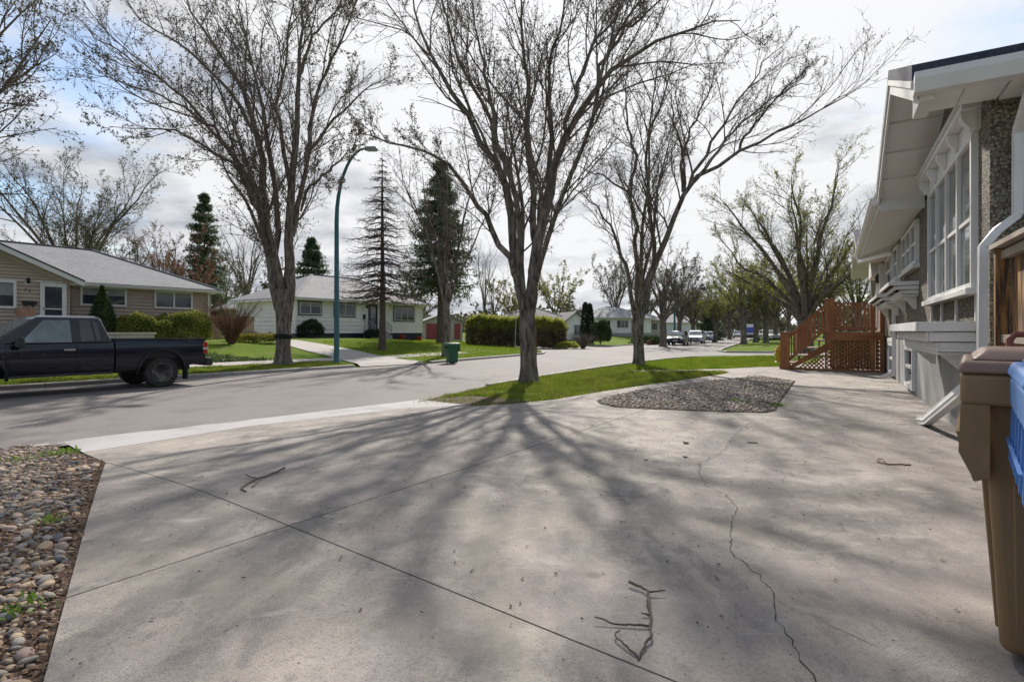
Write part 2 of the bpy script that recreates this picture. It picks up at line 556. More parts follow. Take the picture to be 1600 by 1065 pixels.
# ---------------- the near driveway, split into slabs by its joints
HD = np.array([math.sin(R(30.6)), math.cos(R(30.6))])     # house wall direction
HN = np.array([-HD[1], HD[0]])                            # from wall towards the street
HO = np.array([4.99, 5.9])
def hw(t, y): return HO + HD * t + HN * y
L1 = on2([(165, 725)])[0]; L2 = on2([(70, 1065)])[0]
L2x = L2 + (L2 - L1) / np.linalg.norm(L2 - L1) * 4.5
apron_out = [at_z(88, 698.0, ROADZ), at_z(640, 630.2, ROADZ)]
apron_in = on2([(735, 634.3), (640, 639), (400, 666.5), (130, 709.5)])
grass_edge = on2([(738, 635.6), (800, 632.5), (870, 625), (935, 614), (1000, 604), (1060, 596), (1105, 588.8), (1130, 585.2), (1140, 582.4), (1132, 580.8), (1050, 580.6), (985, 580.6), (985, 579.3), (1060, 579), (1135, 577), (1180, 574.3), (1220, 573.5)])
slab = [L2x, L1] + apron_in[::-1] + grass_edge + [hw(14.2, 2.9), hw(15.0, 1.8), hw(20.0, 1.8), hw(20.0, -0.3), hw(-1.02, -0.3), hw(-1.02, -6), np.array([10.0, -9.0]), np.array([-2.5, -9.0])]  # unseen ends past the deck and behind the camera added against green lawn bounce
driveway = sheet('driveway', slab, 0.004, m_dark)
tag(driveway, 'worn concrete driveway with dark expansion joints', 'driveway', kind='structure')
J1 = on2([(165, 725), (1035, 1065)]); J2 = on2([(105, 940), (930, 668)]); J3 = on2([(740, 634), (1480, 669)])


def half(bm, line, side, gap):
    a, b = line; d = (b - a) / np.linalg.norm(b - a); n = np.array([-d[1], d[0]]) * side
    co = a + n * gap
    bmesh.ops.bisect_plane(bm, geom=bm.verts[:] + bm.edges[:] + bm.faces[:], plane_co=(co[0], co[1], 0), plane_no=(-n[0], -n[1], 0), clear_outer=True, dist=1e-5)


for s1 in (1, -1):
    for s2 in (1, -1):
        for s3 in (1, -1):
            bm = sheet_bm(slab, 0.0)
            half(bm, J1, s1, 0.005); half(bm, J2, s2, 0.005); half(bm, J3, s3, 0.006)
            if len(bm.faces) < 2: bm.free(); continue
            V = np.array([v.co[:] for v in bm.verts]); Z = G(V[:, 0], V[:, 1]) + 0.02
            for v, z in zip(bm.verts, Z): v.co.z = z
            r = bmesh.ops.extrude_face_region(bm, geom=bm.faces[:])
            for e in r['geom']:
                if isinstance(e, bmesh.types.BMVert): e.co.z -= 0.03
            bmesh.ops.recalc_face_normals(bm, faces=bm.faces)
            bm_obj(bm, 'concrete_slab', m_conc, driveway)
ap = sheet('driveway_apron', apron_out + apron_in, 0.022, m_apron, zfun=lambda x, y: np.maximum(G(x, y), ROADZ + 0.035))
tag(ap, 'pale concrete strip where the driveway meets the road', 'apron', kind='structure')


def ground_ribbon(mb, pts, w, off, rng):
    pts = [on(a, b) for a, b in pts]
    fin = []
    for i in range(len(pts) - 1):
        n = max(2, int((pts[i + 1] - pts[i]).length / 0.04))
        for k in range(n):
            p = pts[i].lerp(pts[i + 1], k / n); fin.append(p + Vector((rng.gauss(0, 0.008), rng.gauss(0, 0.008), 0)))
    fin.append(pts[-1])
    for i in range(len(fin) - 1):
        a, b = fin[i], fin[i + 1]; d = (b - a); d.z = 0
        if d.length < 1e-5: continue
        d.normalize(); n = Vector((-d.y, d.x, 0)) * w * rng.uniform(0.4, 1.2) / 2
        za, zb = g1(a.x, a.y) + off, g1(b.x, b.y) + off
        mb.add([(a.x - n.x, a.y - n.y, za), (a.x + n.x, a.y + n.y, za), (b.x + n.x, b.y + n.y, zb), (b.x - n.x, b.y - n.y, zb)], [(0, 1, 2, 3)])


rng = random.Random(5)
for k, (pts, w) in enumerate([([(1176, 660), (1149, 681), (1134, 704), (1119, 716), (1095, 726), (1092, 741), (1104, 762), (1132, 777), (1153, 799), (1144, 819), (1141, 865), (1176, 897), (1210, 934), (1213, 946), (1205, 966), (1230, 998), (1252, 1040), (1275, 1075)], 0.0048),
                              ([(1213, 946), (1264, 968), (1315, 991), (1385, 1022)], 0.0028)]):
    mb = MB(); ground_ribbon(mb, pts, w, 0.0225, rng); mb.build('crack', M('crack_dirt', (0.055, 0.047, 0.04), rough=0.95), driveway, recalc=False)

# ---------------- stone beds
bed = [L2x, L1] + [on2([(129, 710.2)])[0], on2([(90, 699.5)])[0], near_w[0] + DS * 0.05, near_w[0] - DS * 0.6 - NS * 0.22, near_w[0] - DS * 16 - NS * 0.22, np.array([-14.0, -5.0])]
ob = sheet('stone_bed', bed, 0.012, m_soil)
tag(ob, 'brown soil bed with river stones left of the driveway', 'stone bed', kind='structure')
isl_px = [(932, 628), (945, 622.5), (1000, 611), (1060, 602.5), (1120, 595.5), (1170, 589.5), (1190, 588.3), (1243, 596.5), (1226, 620), (1211, 644), (1197, 647.3), (1140, 646), (1080, 643.5), (1010, 641), (960, 638), (938, 633)]
isl = on2(isl_px)
oi = sheet('stone_island', isl, 0.026, m_soil)
tag(oi, 'stone filled island bed set in the driveway concrete', 'stone bed', kind='structure')
nrng = np.random.default_rng(11)
m_stone = [M('stone_grey', (0.20, 0.18, 0.16), (0.33, 0.30, 0.265), 9, rough=0.9, spec=0.12, bump=0.25, rand=0.35),
           M('stone_tan', (0.27, 0.205, 0.145), (0.40, 0.32, 0.23), 9, rough=0.9, spec=0.12, bump=0.25, rand=0.3),
           M('stone_slate', (0.105, 0.105, 0.11), (0.175, 0.178, 0.18), 9, rough=0.9, spec=0.12, bump=0.25, rand=0.3),
           M('stone_pink', (0.30, 0.22, 0.19), (0.40, 0.32, 0.28), 9, rough=0.9, spec=0.12, bump=0.25, rand=0.3)]


def ico(sub):
    bm = bmesh.new(); bmesh.ops.create_icosphere(bm, subdivisions=sub, radius=1.0)
    V = np.array([v.co[:] for v in bm.verts]); Fc = np.array([[v.index for v in f.verts] for f in bm.faces]); bm.free()
    return V, Fc


IV, IF = ico(2); IV3, IF3 = ico(3); IV1, IF1 = ico(1)


def stone_shape(V, r):
    k = r.normal(size=(4, 3)); k /= np.linalg.norm(k, axis=1)[:, None]
    d = 1 + sum(0.13 * np.sin(2.2 * (V @ kk) + r.uniform(0, 6)) for kk in k)
    return V * d[:, None] * np.array([1.0, 0.72, 0.46])


stone_me = []
for i in range(10):
    V = stone_shape(IV3, nrng)
    o = np_mesh('stone', V, IF3, None, smooth=True); me = o.data; me.materials.append(m_stone[[0, 1, 0, 2, 3, 0, 1, 0, 2, 1][i]])
    bpy.data.objects.remove(o); stone_me.append(me)


def in_poly_points(poly, n, r):
    poly = np.asarray(poly); lo = poly.min(0); hi = poly.max(0); out = []
    while len(out) < n:
        q = lo + r.random((n * 2, 2)) * (hi - lo)
        q = q[inside(poly, q[:, 0], q[:, 1])]; out.extend(q.tolist())
    return np.array(out[:n])


def packed(poly, n, r, rmin, rmax, keep=None):
    q = in_poly_points(poly, n, r); rad = r.uniform(rmin, rmax, n) ** 1.0
    acc = []; cell = {}
    cs = rmax * 2
    for (x, y), s in zip(q, rad):
        if keep is not None and not keep(x, y): continue
        c = (int(x // cs), int(y // cs)); ok = True
        for i in (-1, 0, 1):
            for j in (-1, 0, 1):
                for (a, b, t) in cell.get((c[0] + i, c[1] + j), ()):
                    if (a - x) ** 2 + (b - y) ** 2 < (0.72 * (s + t)) ** 2: ok = False; break
                if not ok: break
            if not ok: break
        if ok: cell.setdefault(c, []).append((x, y, s)); acc.append((x, y, s))
    return np.array(acc)


bed_view = [L2x + (L1 - L2) * 0.75, L1, on2([(86, 700.5)])[0], on2([(-40, 707)])[0], on2([(-90, 1065)])[0], on2([(60, 1120)])[0]]
eL = (L1 - L2) / np.linalg.norm(L1 - L2); eN = np.array([-eL[1], eL[0]])
def bed_keep(x, y):
    dd = (np.array([x, y]) - L2) @ eN               # distance left of the slab edge
    if dd < 0.06: return False
    lim = 0.20 + 0.34 * math.sin(y * 2.1 + 1.0) ** 2 + 0.12 * math.sin(5.3 * y + x)
    return dd > lim or nrng.random() < 0.10
pk = packed(bed_view, 18000, nrng, 0.015, 0.042, bed_keep)
dcam = np.hypot(pk[:, 0], pk[:, 1]) / pk[:, 2]
order = np.argsort(dcam)
for n_, i in enumerate(order[:300]):
    x, y, s = pk[i]
    o = link_mesh('river_stone', stone_me[int(nrng.integers(0, 10))], None, ob)
    o.location = (x, y, g1(x, y) + 0.012 + s * 0.16); o.scale = (s, s, s)
    o.rotation_euler = (nrng.normal(0, 0.2), nrng.normal(0, 0.2), nrng.uniform(0, 6.28))


def stones_joined(name, pts, r, parent, mats, zoff, IV=IV, IF=IF):
    per = [[] for _ in mats]
    for i in range(len(pts)): per[int(r.choice(len(mats), p=[0.45, 0.28, 0.15, 0.12]))].append(i)
    shapes = [stone_shape(IV, r) for _ in range(8)]
    for mi, ids in enumerate(per):
        VV = []; FF = []
        if not ids: continue
        zz = G(pts[ids, 0], pts[ids, 1])
        for k, i in enumerate(ids):
            x, y, s = pts[i]; a = r.uniform(0, 6.28); c, sn = math.cos(a), math.sin(a)
            tl = r.normal(0, 0.25)
            V = shapes[int(r.integers(0, 8))] * s
            V = V @ np.array([[1, 0, tl], [0, 1, -tl], [-tl, tl, 1]])
            V = V @ np.array([[c, sn, 0], [-sn, c, 0], [0, 0, 1]]) + np.array([x, y, zz[k] + zoff + s * 0.12])
            FF.append(IF + len(VV) * len(IV)); VV.append(V)
        o = np_mesh(name, np.concatenate(VV), np.concatenate(FF), mats[mi], parent, smooth=len(IF) > 30)
        o['kind'] = 'stuff'


stones_joined('pebbles', pk[order[300:]], nrng, ob, m_stone, 0.012)
fill = packed(bed_view, 9000, nrng, 0.010, 0.022, lambda x, y: (np.array([x, y]) - L2) @ eN > 0.03)
stones_joined('gravel', fill, nrng, ob, [m_stone[1], MATS.setdefault('mulch', M('mulch', (0.07, 0.045, 0.03), (0.15, 0.10, 0.07), 20)), MATS['mulch'], m_stone[3]], 0.012, IV1, IF1)
ext = [bed_view[3], bed_view[4], bed_view[4] + np.array([-2.6, -1.2]), bed_view[3] - DS * 3.2 - NS * 0.1]
stones_joined('pebbles', packed(ext, 7000, nrng, 0.022, 0.05), nrng, ob, m_stone, 0.012, IV1, IF1)
bl = in_poly_points(bed_view, 5200, nrng)
dd_ = (bl - L2) @ eN
bl = bl[(dd_ > 0.0) & (nrng.random(len(bl)) < np.where(dd_ < 0.45, 1.0, 0.45))]
V, Fq = None, None
n = len(bl); a = nrng.uniform(0, 6.28, n); sz = nrng.uniform(0.006, 0.018, n); wd = sz * nrng.uniform(0.3, 0.7, n)
c = np.concatenate([bl, (G(bl[:, 0], bl[:, 1]) + 0.018 + nrng.uniform(0, 0.016, n))[:, None]], 1)
tl = nrng.normal(0, 0.35, (n, 2)); ex = np.stack([np.cos(a), np.sin(a), tl[:, 0]], 1) * sz[:, None]; ey = np.stack([-np.sin(a), np.cos(a), tl[:, 1]], 1) * wd[:, None]
o = np_mesh('leaf_mulch', np.stack([c - ex, c - ey, c + ex, c + ey], 1).reshape(-1, 3), np.arange(4 * n).reshape(-1, 4), M('brown_leaf_bits', (0.085, 0.045, 0.025), (0.20, 0.115, 0.065), 30, rough=0.9), ob)
o['kind'] = 'stuff'
m_stone2 = [M('island_grey', (0.22, 0.178, 0.145), (0.38, 0.325, 0.27), 6, rough=0.8, bump=0.1),
            M('island_tan', (0.27, 0.205, 0.15), (0.42, 0.34, 0.265), 6, rough=0.8),
            M('island_dark', (0.11, 0.09, 0.078), (0.20, 0.17, 0.15), 6, rough=0.8),
            M('island_pale', (0.36, 0.32, 0.285), (0.46, 0.42, 0.38), 6, rough=0.8)]
ic = np.mean(isl, 0)
pk2 = packed(ic + (np.array(isl) - ic) * 0.985, 16000, nrng, 0.020, 0.042)
stones_joined('island_stones', pk2, nrng, oi, m_stone2, 0.026, IV1, IF1)


# ---------------- grass blades on the lawns that are close enough to show them
m_grass = M('grass_blade', (0.105, 0.185, 0.014), (0.27, 0.31, 0.038), 1.9, rough=0.6, trans=0.35, spec=0.2)
m_grass2 = M('grass_blade_dry', (0.17, 0.17, 0.04), (0.27, 0.21, 0.10), 1.1, rough=0.7, trans=0.3, spec=0.2)


def blades(name, poly, n, h, mat, r, label, keep=None, lean=0.5, wid=0.006):
    q = in_poly_points(poly, n, r)
    if keep is not None: q = q[keep(q[:, 0], q[:, 1])]
    n = len(q); z = G(q[:, 0], q[:, 1])
    clump = np.clip(0.35 + 0.9 * (0.5 + 0.5 * np.sin(q[:, 0] * 3.1 + 1.7 * np.sin(q[:, 1] * 2.3)) * np.sin(q[:, 1] * 3.7 + 1.3 * np.sin(q[:, 0] * 4.1))), 0.25, 1.3)
    hh = h * clump * r.uniform(0.45, 1.35, n); a = r.uniform(0, 6.283, n); b = r.uniform(0, 6.283, n); le = r.uniform(0, lean, n) * hh
    w = wid * r.uniform(0.7, 1.5, n)
    base = np.stack([q[:, 0], q[:, 1], z - 0.01], 1); s = np.stack([np.cos(a) * w, np.sin(a) * w, np.zeros(n)], 1)
    tip = base + np.stack([np.cos(b) * le, np.sin(b) * le, hh], 1)
    V = np.stack([base - s, base + s, tip], 1).reshape(-1, 3)
    o = np_mesh(name, V, np.arange(3 * n).reshape(-1, 3), mat)
    return tag(o, label, 'grass', kind='stuff')


tongue = on2([(640, 630.5), (700, 618), (760, 605), (850, 590), (930, 577.5), (985, 569.5), (985, 580.6), (1050, 580.6), (1132, 580.9), (1140, 582.4), (1130, 585), (1105, 588.6), (1060, 595.8), (1000, 603.8), (935, 613.8), (870, 624.8), (800, 632.2), (738, 635)])
strip = on2([(985, 569), (1040, 563), (1075, 560), (1130, 558.6), (1225, 558.6), (1225, 573.2), (1180, 574), (1135, 576.7), (1060, 578.7), (985, 579)])
gr = np.random.default_rng(3)
bare = on2([(640, 630.5), (680, 622.5), (740, 619), (830, 627), (770, 633), (735, 634.5)])
tag(sheet('bare_soil', bare, 0.012, m_soil), 'bare brown soil at the tip of the grass strip', 'soil', kind='structure')
def notbare(x, y):
    n1_ = np.sin(x * 1.9 + 2.1 * np.sin(y * 1.1)) * np.sin(y * 2.3 + 1.7 * np.sin(x * 1.3)) + 0.5 * np.sin(x * 5.1 + y * 3.3)
    return ((~inside(bare, x, y)) | (gr.random(len(x)) < 0.10)) & ((n1_ < 0.62) | (gr.random(len(x)) < 0.2))
blades('grass', tongue, 55000, 0.10, m_grass, gr, 'short green grass on the tongue between road and driveway', notbare)
blades('dry_grass', tongue, 28000, 0.09, m_grass2, gr, 'dry yellowed grass mixed into the tongue by the driveway', notbare)
blades('grass', strip, 45000, 0.11, m_grass, gr, 'bright green grass strip behind the narrow footpath')
yard = on2([(672, 565), (848, 552), (838, 547.5), (806, 542.5), (740, 535), (700, 532), (640, 532), (540, 532), (500, 534), (566, 548), (606, 557)])
blades('grass', yard, 45000, 0.12, m_grass, gr, 'green front lawn of the white house', wid=0.012)
blv = offset_line(far_line[:3], 0.2) + offset_line(far_line[:3], 2.45)[::-1]
blv = [blv[0] + DS * 22] + blv[1:5] + [blv[5] + DS * 22]
blades('grass', blv, 30000, 0.08, m_grass, gr, 'grass boulevard strip behind the pickup', wid=0.012)
blades('dry_grass', blv, 12000, 0.07, m_grass2, gr, 'dry grass in the boulevard behind the pickup', wid=0.012)
y2 = offset_line(far_line[:3], 3.8) + offset_line(far_line[:3], 11)[::-1]
y2 = [y2[0] + DS * 24, y2[1], y2[2] - DS * 1.2, y2[3] - DS * 1.2 - DS * 3.6, y2[4], y2[5] + DS * 24]
m_gcov = M('ground_cover_leaf', (0.035, 0.075, 0.022), (0.11, 0.155, 0.04), 1.2, rough=0.6, trans=0.3)
blades('ground_cover', y2, 40000, 0.15, m_gcov, gr, 'low green ground cover in the front yard of the tan house', wid=0.03, lean=1.6)
# ------------------------------------------------------------------ trees
m_bark = M('elm_bark', (0.060, 0.047, 0.038), (0.27, 0.225, 0.188), 11, rough=0.95, bump=1.0, bscale=16, stretch=(1, 1, 0.22), dist=0.06, spec=0.1)
m_bark2 = M('twig_bark', (0.115, 0.092, 0.080), (0.19, 0.158, 0.137), 3, rough=0.95, spec=0.1)
m_bark_far = M('dark_twig_bark', (0.070, 0.056, 0.048), (0.12, 0.098, 0.085), 3, rough=0.95, spec=0.1)
m_bark_red = M('reddish_twig', (0.12, 0.06, 0.04), (0.19, 0.105, 0.07), 3, rough=0.95, spec=0.1)
m_bark_sp = M('spruce_bark', (0.075, 0.055, 0.045), (0.15, 0.115, 0.095), 8, rough=0.95, bump=0.9, bscale=22, stretch=(1, 1, 0.6), dist=0.04, spec=0.1)
m_bud = M('bud', (0.085, 0.075, 0.055), (0.14, 0.125, 0.08), 2.0, rough=0.8, trans=0.25)
m_bud_green = M('spring_leaf', (0.16, 0.175, 0.040), (0.27, 0.275, 0.075), 0.7, rough=0.7, trans=0.5)
m_bud_yellow = M('yellow_leaf', (0.20, 0.20, 0.045), (0.29, 0.27, 0.085), 0.7, rough=0.7, trans=0.4)
m_leaf_red = M('rust_leaf', (0.16, 0.085, 0.05), (0.23, 0.14, 0.085), 0.8, rough=0.8, trans=0.3)
m_needle = M('spruce_needle', (0.045, 0.075, 0.038), (0.125, 0.165, 0.075), 1.3, rough=0.8, trans=0.25, spec=0.2)
m_needle_dead = M('bare_spruce_twig', (0.085, 0.065, 0.055), (0.13, 0.10, 0.085), 2, rough=0.95)


def nrm(a): return a / (np.linalg.norm(a, axis=-1, keepdims=True) + 1e-9)


def tubes(Pa, Ra, S):
    """Pa (N,K,3), Ra (N,K): batch of tapered tubes with S sides"""
    Nn, K, _ = Pa.shape
    tan = nrm(np.gradient(Pa, axis=1))
    mean = nrm(Pa[:, -1] - Pa[:, 0])
    ref = np.where(np.abs(mean[:, 2:3]) < 0.85, np.array([[0, 0, 1.0]]), np.array([[1.0, 0, 0]]))
    u = nrm(np.cross(tan, ref[:, None, :])); w = np.cross(tan, u)
    a = np.arange(S) * 2 * PI / S
    V = Pa[:, :, None, :] + (u[:, :, None, :] * np.cos(a)[None, None, :, None] + w[:, :, None, :] * np.sin(a)[None, None, :, None]) * Ra[:, :, None, None]
    id_ = np.arange(Nn * K * S).reshape(Nn, K, S)
    nx = np.roll(id_, -1, axis=2)
    Fq = np.stack([id_[:, :-1], nx[:, :-1], nx[:, 1:], id_[:, 1:]], -1).reshape(-1, 4)
    return V.reshape(-1, 3), Fq


def join(parts):
    VV, FF, n = [], [], 0
    for V, Fq in parts:
        VV.append(V); FF.append(Fq + n); n += len(V)
    return np.concatenate(VV), np.concatenate(FF)


def grow(Pa, Ra, nc, t0, t1, length, ang, up, K2, r, rr=0.6, wob=0.12, rmin=0.004, out=None, shrink=0.5):
    Nn, K, _ = Pa.shape
    L = np.linalg.norm(np.diff(Pa, axis=1), axis=2).sum(1)
    t = t0 + (t1 - t0) * (np.arange(nc)[None, :] + r.random((Nn, nc))) / nc
    f = t * (K - 1); i = np.minimum(f.astype(int), K - 2); f = f - i
    n = np.arange(Nn)[:, None]
    pos = Pa[n, i] * (1 - f[..., None]) + Pa[n, i + 1] * f[..., None]
    tan = nrm(Pa[n, i + 1] - Pa[n, i])
    rad = Ra[n, i] * (1 - f) + Ra[n, i + 1] * f
    rv = r.normal(size=pos.shape)
    if out is not None: rv = rv + out * nrm(pos * np.array([1, 1, 0]))
    perp = nrm(rv - tan * (rv * tan).sum(-1, keepdims=True))
    a = ang * r.uniform(0.65, 1.3, (Nn, nc))[..., None]
    d = tan * np.cos(a) + perp * np.sin(a); d[..., 2] += up; d = nrm(d)
    ln = (L[:, None] * length if length < 1 else np.full((Nn, nc), length - 1.0)) * (1 - shrink * t) * r.uniform(0.55, 1.35, (Nn, nc))
    pos = pos.reshape(-1, 3); d = d.reshape(-1, 3); ln = ln.reshape(-1); rad = rad.reshape(-1)
    pts = [pos]; cur = pos
    for k in range(K2 - 1):
        d = d + r.normal(size=d.shape) * wob; d[:, 2] += up * 0.35; d = nrm(d)
        cur = cur + d * (ln / (K2 - 1))[:, None]; pts.append(cur)
    r0 = np.clip(np.minimum(rad * rr, ln * 0.0085 + 0.003), rmin, None)
    return np.stack(pts, 1), r0[:, None] * np.linspace(1, 0.35, K2)[None, :]


def crom(pts, K):
    p = np.asarray(pts, float); p = np.concatenate([[2 * p[0] - p[1]], p, [2 * p[-1] - p[-2]]])
    n = len(p) - 3; out = []
    seg = np.linalg.norm(np.diff(p[1:-1], axis=0), axis=1); cum = np.concatenate([[0], np.cumsum(seg)]); tot = cum[-1]
    for s in np.linspace(0, tot * 0.99999, K):
        i = min(np.searchsorted(cum, s, side='right') - 1, n - 1); t = (s - cum[i]) / seg[i]
        a, b, c, d = p[i], p[i + 1], p[i + 2], p[i + 3]
        out.append(0.5 * (2 * b + (c - a) * t + (2 * a - 5 * b + 4 * c - d) * t * t + (3 * b - 3 * c + d - a) * t ** 3))
    return np.array(out)


def leaf_quads(pts, size, r, droop=0.0, asp=0.55):
    n = len(pts); d = nrm(r.normal(size=(n, 3)) - np.array([0, 0, droop])); e = nrm(np.cross(d, r.normal(size=(n, 3))))
    s = size * r.uniform(0.6, 1.4, n)[:, None]
    V = np.stack([pts, pts + d * s * 0.5 + e * s * asp * 0.5, pts + d * s, pts + d * s * 0.5 - e * s * asp * 0.5], 1)
    return V.reshape(-1, 3), np.arange(4 * n).reshape(-1, 4)


def trunk_mesh(pts, rads, r, S=14, K=16, flare=0.45):
    Pm = crom(pts, K); s = np.linspace(0, 1, K)
    rr = np.interp(s, np.linspace(0, 1, len(rads)), rads)
    h = Pm[:, 2] - Pm[0, 2]
    rr = rr * (1 + flare * np.exp(-np.maximum(h, 0) / 0.28))
    V, Fq = tubes(Pm[None], rr[None], S)
    c = np.repeat(Pm, S, axis=0); off = V - c
    ang = np.tile(np.arange(S) * 2 * PI / S, K); hh = np.repeat(h, S)
    k = 1 + 0.07 * np.sin(3 * ang + 1.3 + hh * 0.4) + 0.05 * np.sin(5 * ang + hh * 0.9) + 0.10 * np.exp(-hh / 0.3) * np.sin(4 * ang + 0.5) + r.normal(0, 0.018, len(V))
    return c + off * k[:, None], Fq


def finish_tree(root, limbs, r, lv2, lv3, lv4, leaf_n, leaf_size, twig_mat, leaf_mat, limb_mat=None, trunk=None, near=False, l2len=0.38, up=0.14, t0=0.20, l3len=0.47, l4len=0.55, gap=1.0):
    """limbs: (P (N,K,3), R (N,K)) in local coordinates"""
    LP, LR = limbs
    parts = [tubes(LP, LR, 9)]
    if trunk is not None: parts.insert(0, trunk)
    V, Fq = join(parts)
    np_mesh('trunk', V, Fq, limb_mat or m_bark, root, smooth=True)
    P2, R2 = grow(LP, LR, lv2, t0, 0.99, l2len, 0.58, up, 8 if near else 6, r, 0.6, 0.12, 0.010)
    P3, R3 = grow(P2, R2, lv3, 0.15, 1.0, l3len, 0.62, up * 0.8, 5 if near else 4, r, 0.65, 0.15, 0.0065)
    cr = [tubes(P2, R2, 5 if near else 4), tubes(P3, R3, 3)]
    tw = P3
    if lv4:
        P4, R4 = grow(P3, R3, lv4, 0.2, 1.0, l4len, 0.7, up * 0.5, 3 if near else 2, r, 0.7, 0.18, 0.005)
        cr.append(tubes(P4, R4, 3)); tw = P4
    V, Fq = join(cr)
    np_mesh('crown', V, Fq, twig_mat, root)
    if leaf_n:
        t = r.random((len(tw), leaf_n)) * 0.8 + 0.2; f = t * (tw.shape[1] - 1); i = np.minimum(f.astype(int), tw.shape[1] - 2); f -= i
        n = np.arange(len(tw))[:, None]
        pts = (tw[n, i] * (1 - f[..., None]) + tw[n, i + 1] * f[..., None]).reshape(-1, 3)
        pts = pts[r.random(len(pts)) < gap]
        V, Fq = leaf_quads(pts, leaf_size, r)
        o = np_mesh('foliage', V, Fq, leaf_mat, root); o['kind'] = 'stuff'
    return root


def hero(name, label, base_px, trunk_px, trunk_r, limbs_px, seed, lv=(11, 8, 5), bud=2, budsize=0.045, gap=1.0, extra=0, cat='tree', **kw):
    r = np.random.default_rng(seed)
    b = on(*base_px); Y0 = b.y
    root = thing(name, label, cat, b)
    o0 = np.array([b.x, b.y, b.z])
    tp = [np.array(at_Y(px, py, Y0)) - o0 for px, py in trunk_px]
    tp[0] = np.array([0, 0, -0.12])
    trunk_r = [k * 0.84 for k in trunk_r]
    tr = trunk_mesh(tp, trunk_r, r)
    LPs, LRs = [], []
    K = 16
    for k, (r0, dep, pts) in enumerate(limbs_px):
        n = len(pts); q = []
        for i, (px, py) in enumerate(pts):
            lat = i / (n - 1)
            q.append(np.array(at_Y(px, py, Y0 + dep * lat ** 1.3)) - o0)
        c = crom(q, K) + np.concatenate([np.zeros((1, 3)), r.normal(0, 0.05, (K - 1, 3))])
        ramp = np.ones(K); ramp[:2] = (0.55, 0.92)
        LPs.append(c); LRs.append((r0 * 0.77 * np.linspace(1, 0.0, K) ** 1.08 + 0.010) * ramp)
    # limbs towards and away from the street, hidden behind the traced ones but needed for a round crown
    base_f = tp[-1]
    for k in range(extra):
        a = (PI / 2 if k % 2 == 0 else -PI / 2) + r.normal(0, 0.5)
        h = r.uniform(6, 8.5); sp = r.uniform(2.5, 4.5)
        s = np.linspace(0, 1, 6)
        q = [base_f + np.array([math.cos(a) * sp * t ** 1.2, math.sin(a) * sp * t ** 1.2, -0.3 + h * t]) + r.normal(0, 0.15, 3) * t for t in s]
        LPs.append(crom(q, K)); LRs.append(trunk_r[-1] * 0.36 * np.linspace(1, 0.0, K) ** 0.9 + 0.014)
    finish_tree(root, (np.array(LPs), np.array(LRs)), r, lv[0], lv[1], lv[2], bud, budsize, m_bark2, m_bud, trunk=tr, gap=gap, near=True, **kw)
    return root


T2 = hero('elm_tree', 'large bare elm forking low on the grass tongue beside the driveway', (827, 598),
     [(827, 598), (826, 560), (825, 525), (824, 500), (823, 484)], [0.285, 0.255, 0.25, 0.275, 0.23],
     [(0.215, -1.0, [(828, 505), (831, 470), (835, 420), (845, 340), (868, 253), (897, 188), (934, 136), (977, 89), (1038, 61), (1104, 38), (1160, 30)]),
      (0.18, 1.5, [(819, 505), (812, 462), (808, 430), (804, 380), (789, 282), (751, 225), (713, 155), (685, 108), (662, 61), (648, 20), (640, -60)]),
      (0.115, -1.6, [(810, 445), (800, 415), (770, 361), (737, 310), (704, 263), (662, 235), (620, 222), (554, 214)]),
      (0.125, 1.2, [(838, 400), (836, 375), (831, 329), (828, 263), (824, 141), (817, 56), (812, -10), (806, -90)]),
      (0.10, -1.8, [(846, 345), (857, 253), (857, 131), (873, 56), (887, 0), (905, -80)]),
      (0.12, -2.2, [(809, 430), (807, 329), (784, 235), (751, 164), (723, 108), (695, 28), (675, -50)]),
      (0.08, 1.6, [(884, 215), (897, 150), (925, 80), (960, 20), (990, -60)]),
      (0.065, 1.5, [(934, 136), (945, 90), (985, 40), (1030, 5), (1060, -40)]),
      (0.085, 2.4, [(789, 282), (772, 200), (760, 120), (742, 50), (735, -30)])], 21, extra=3, gap=0.9, lv=(15, 10, 6), budsize=0.05)
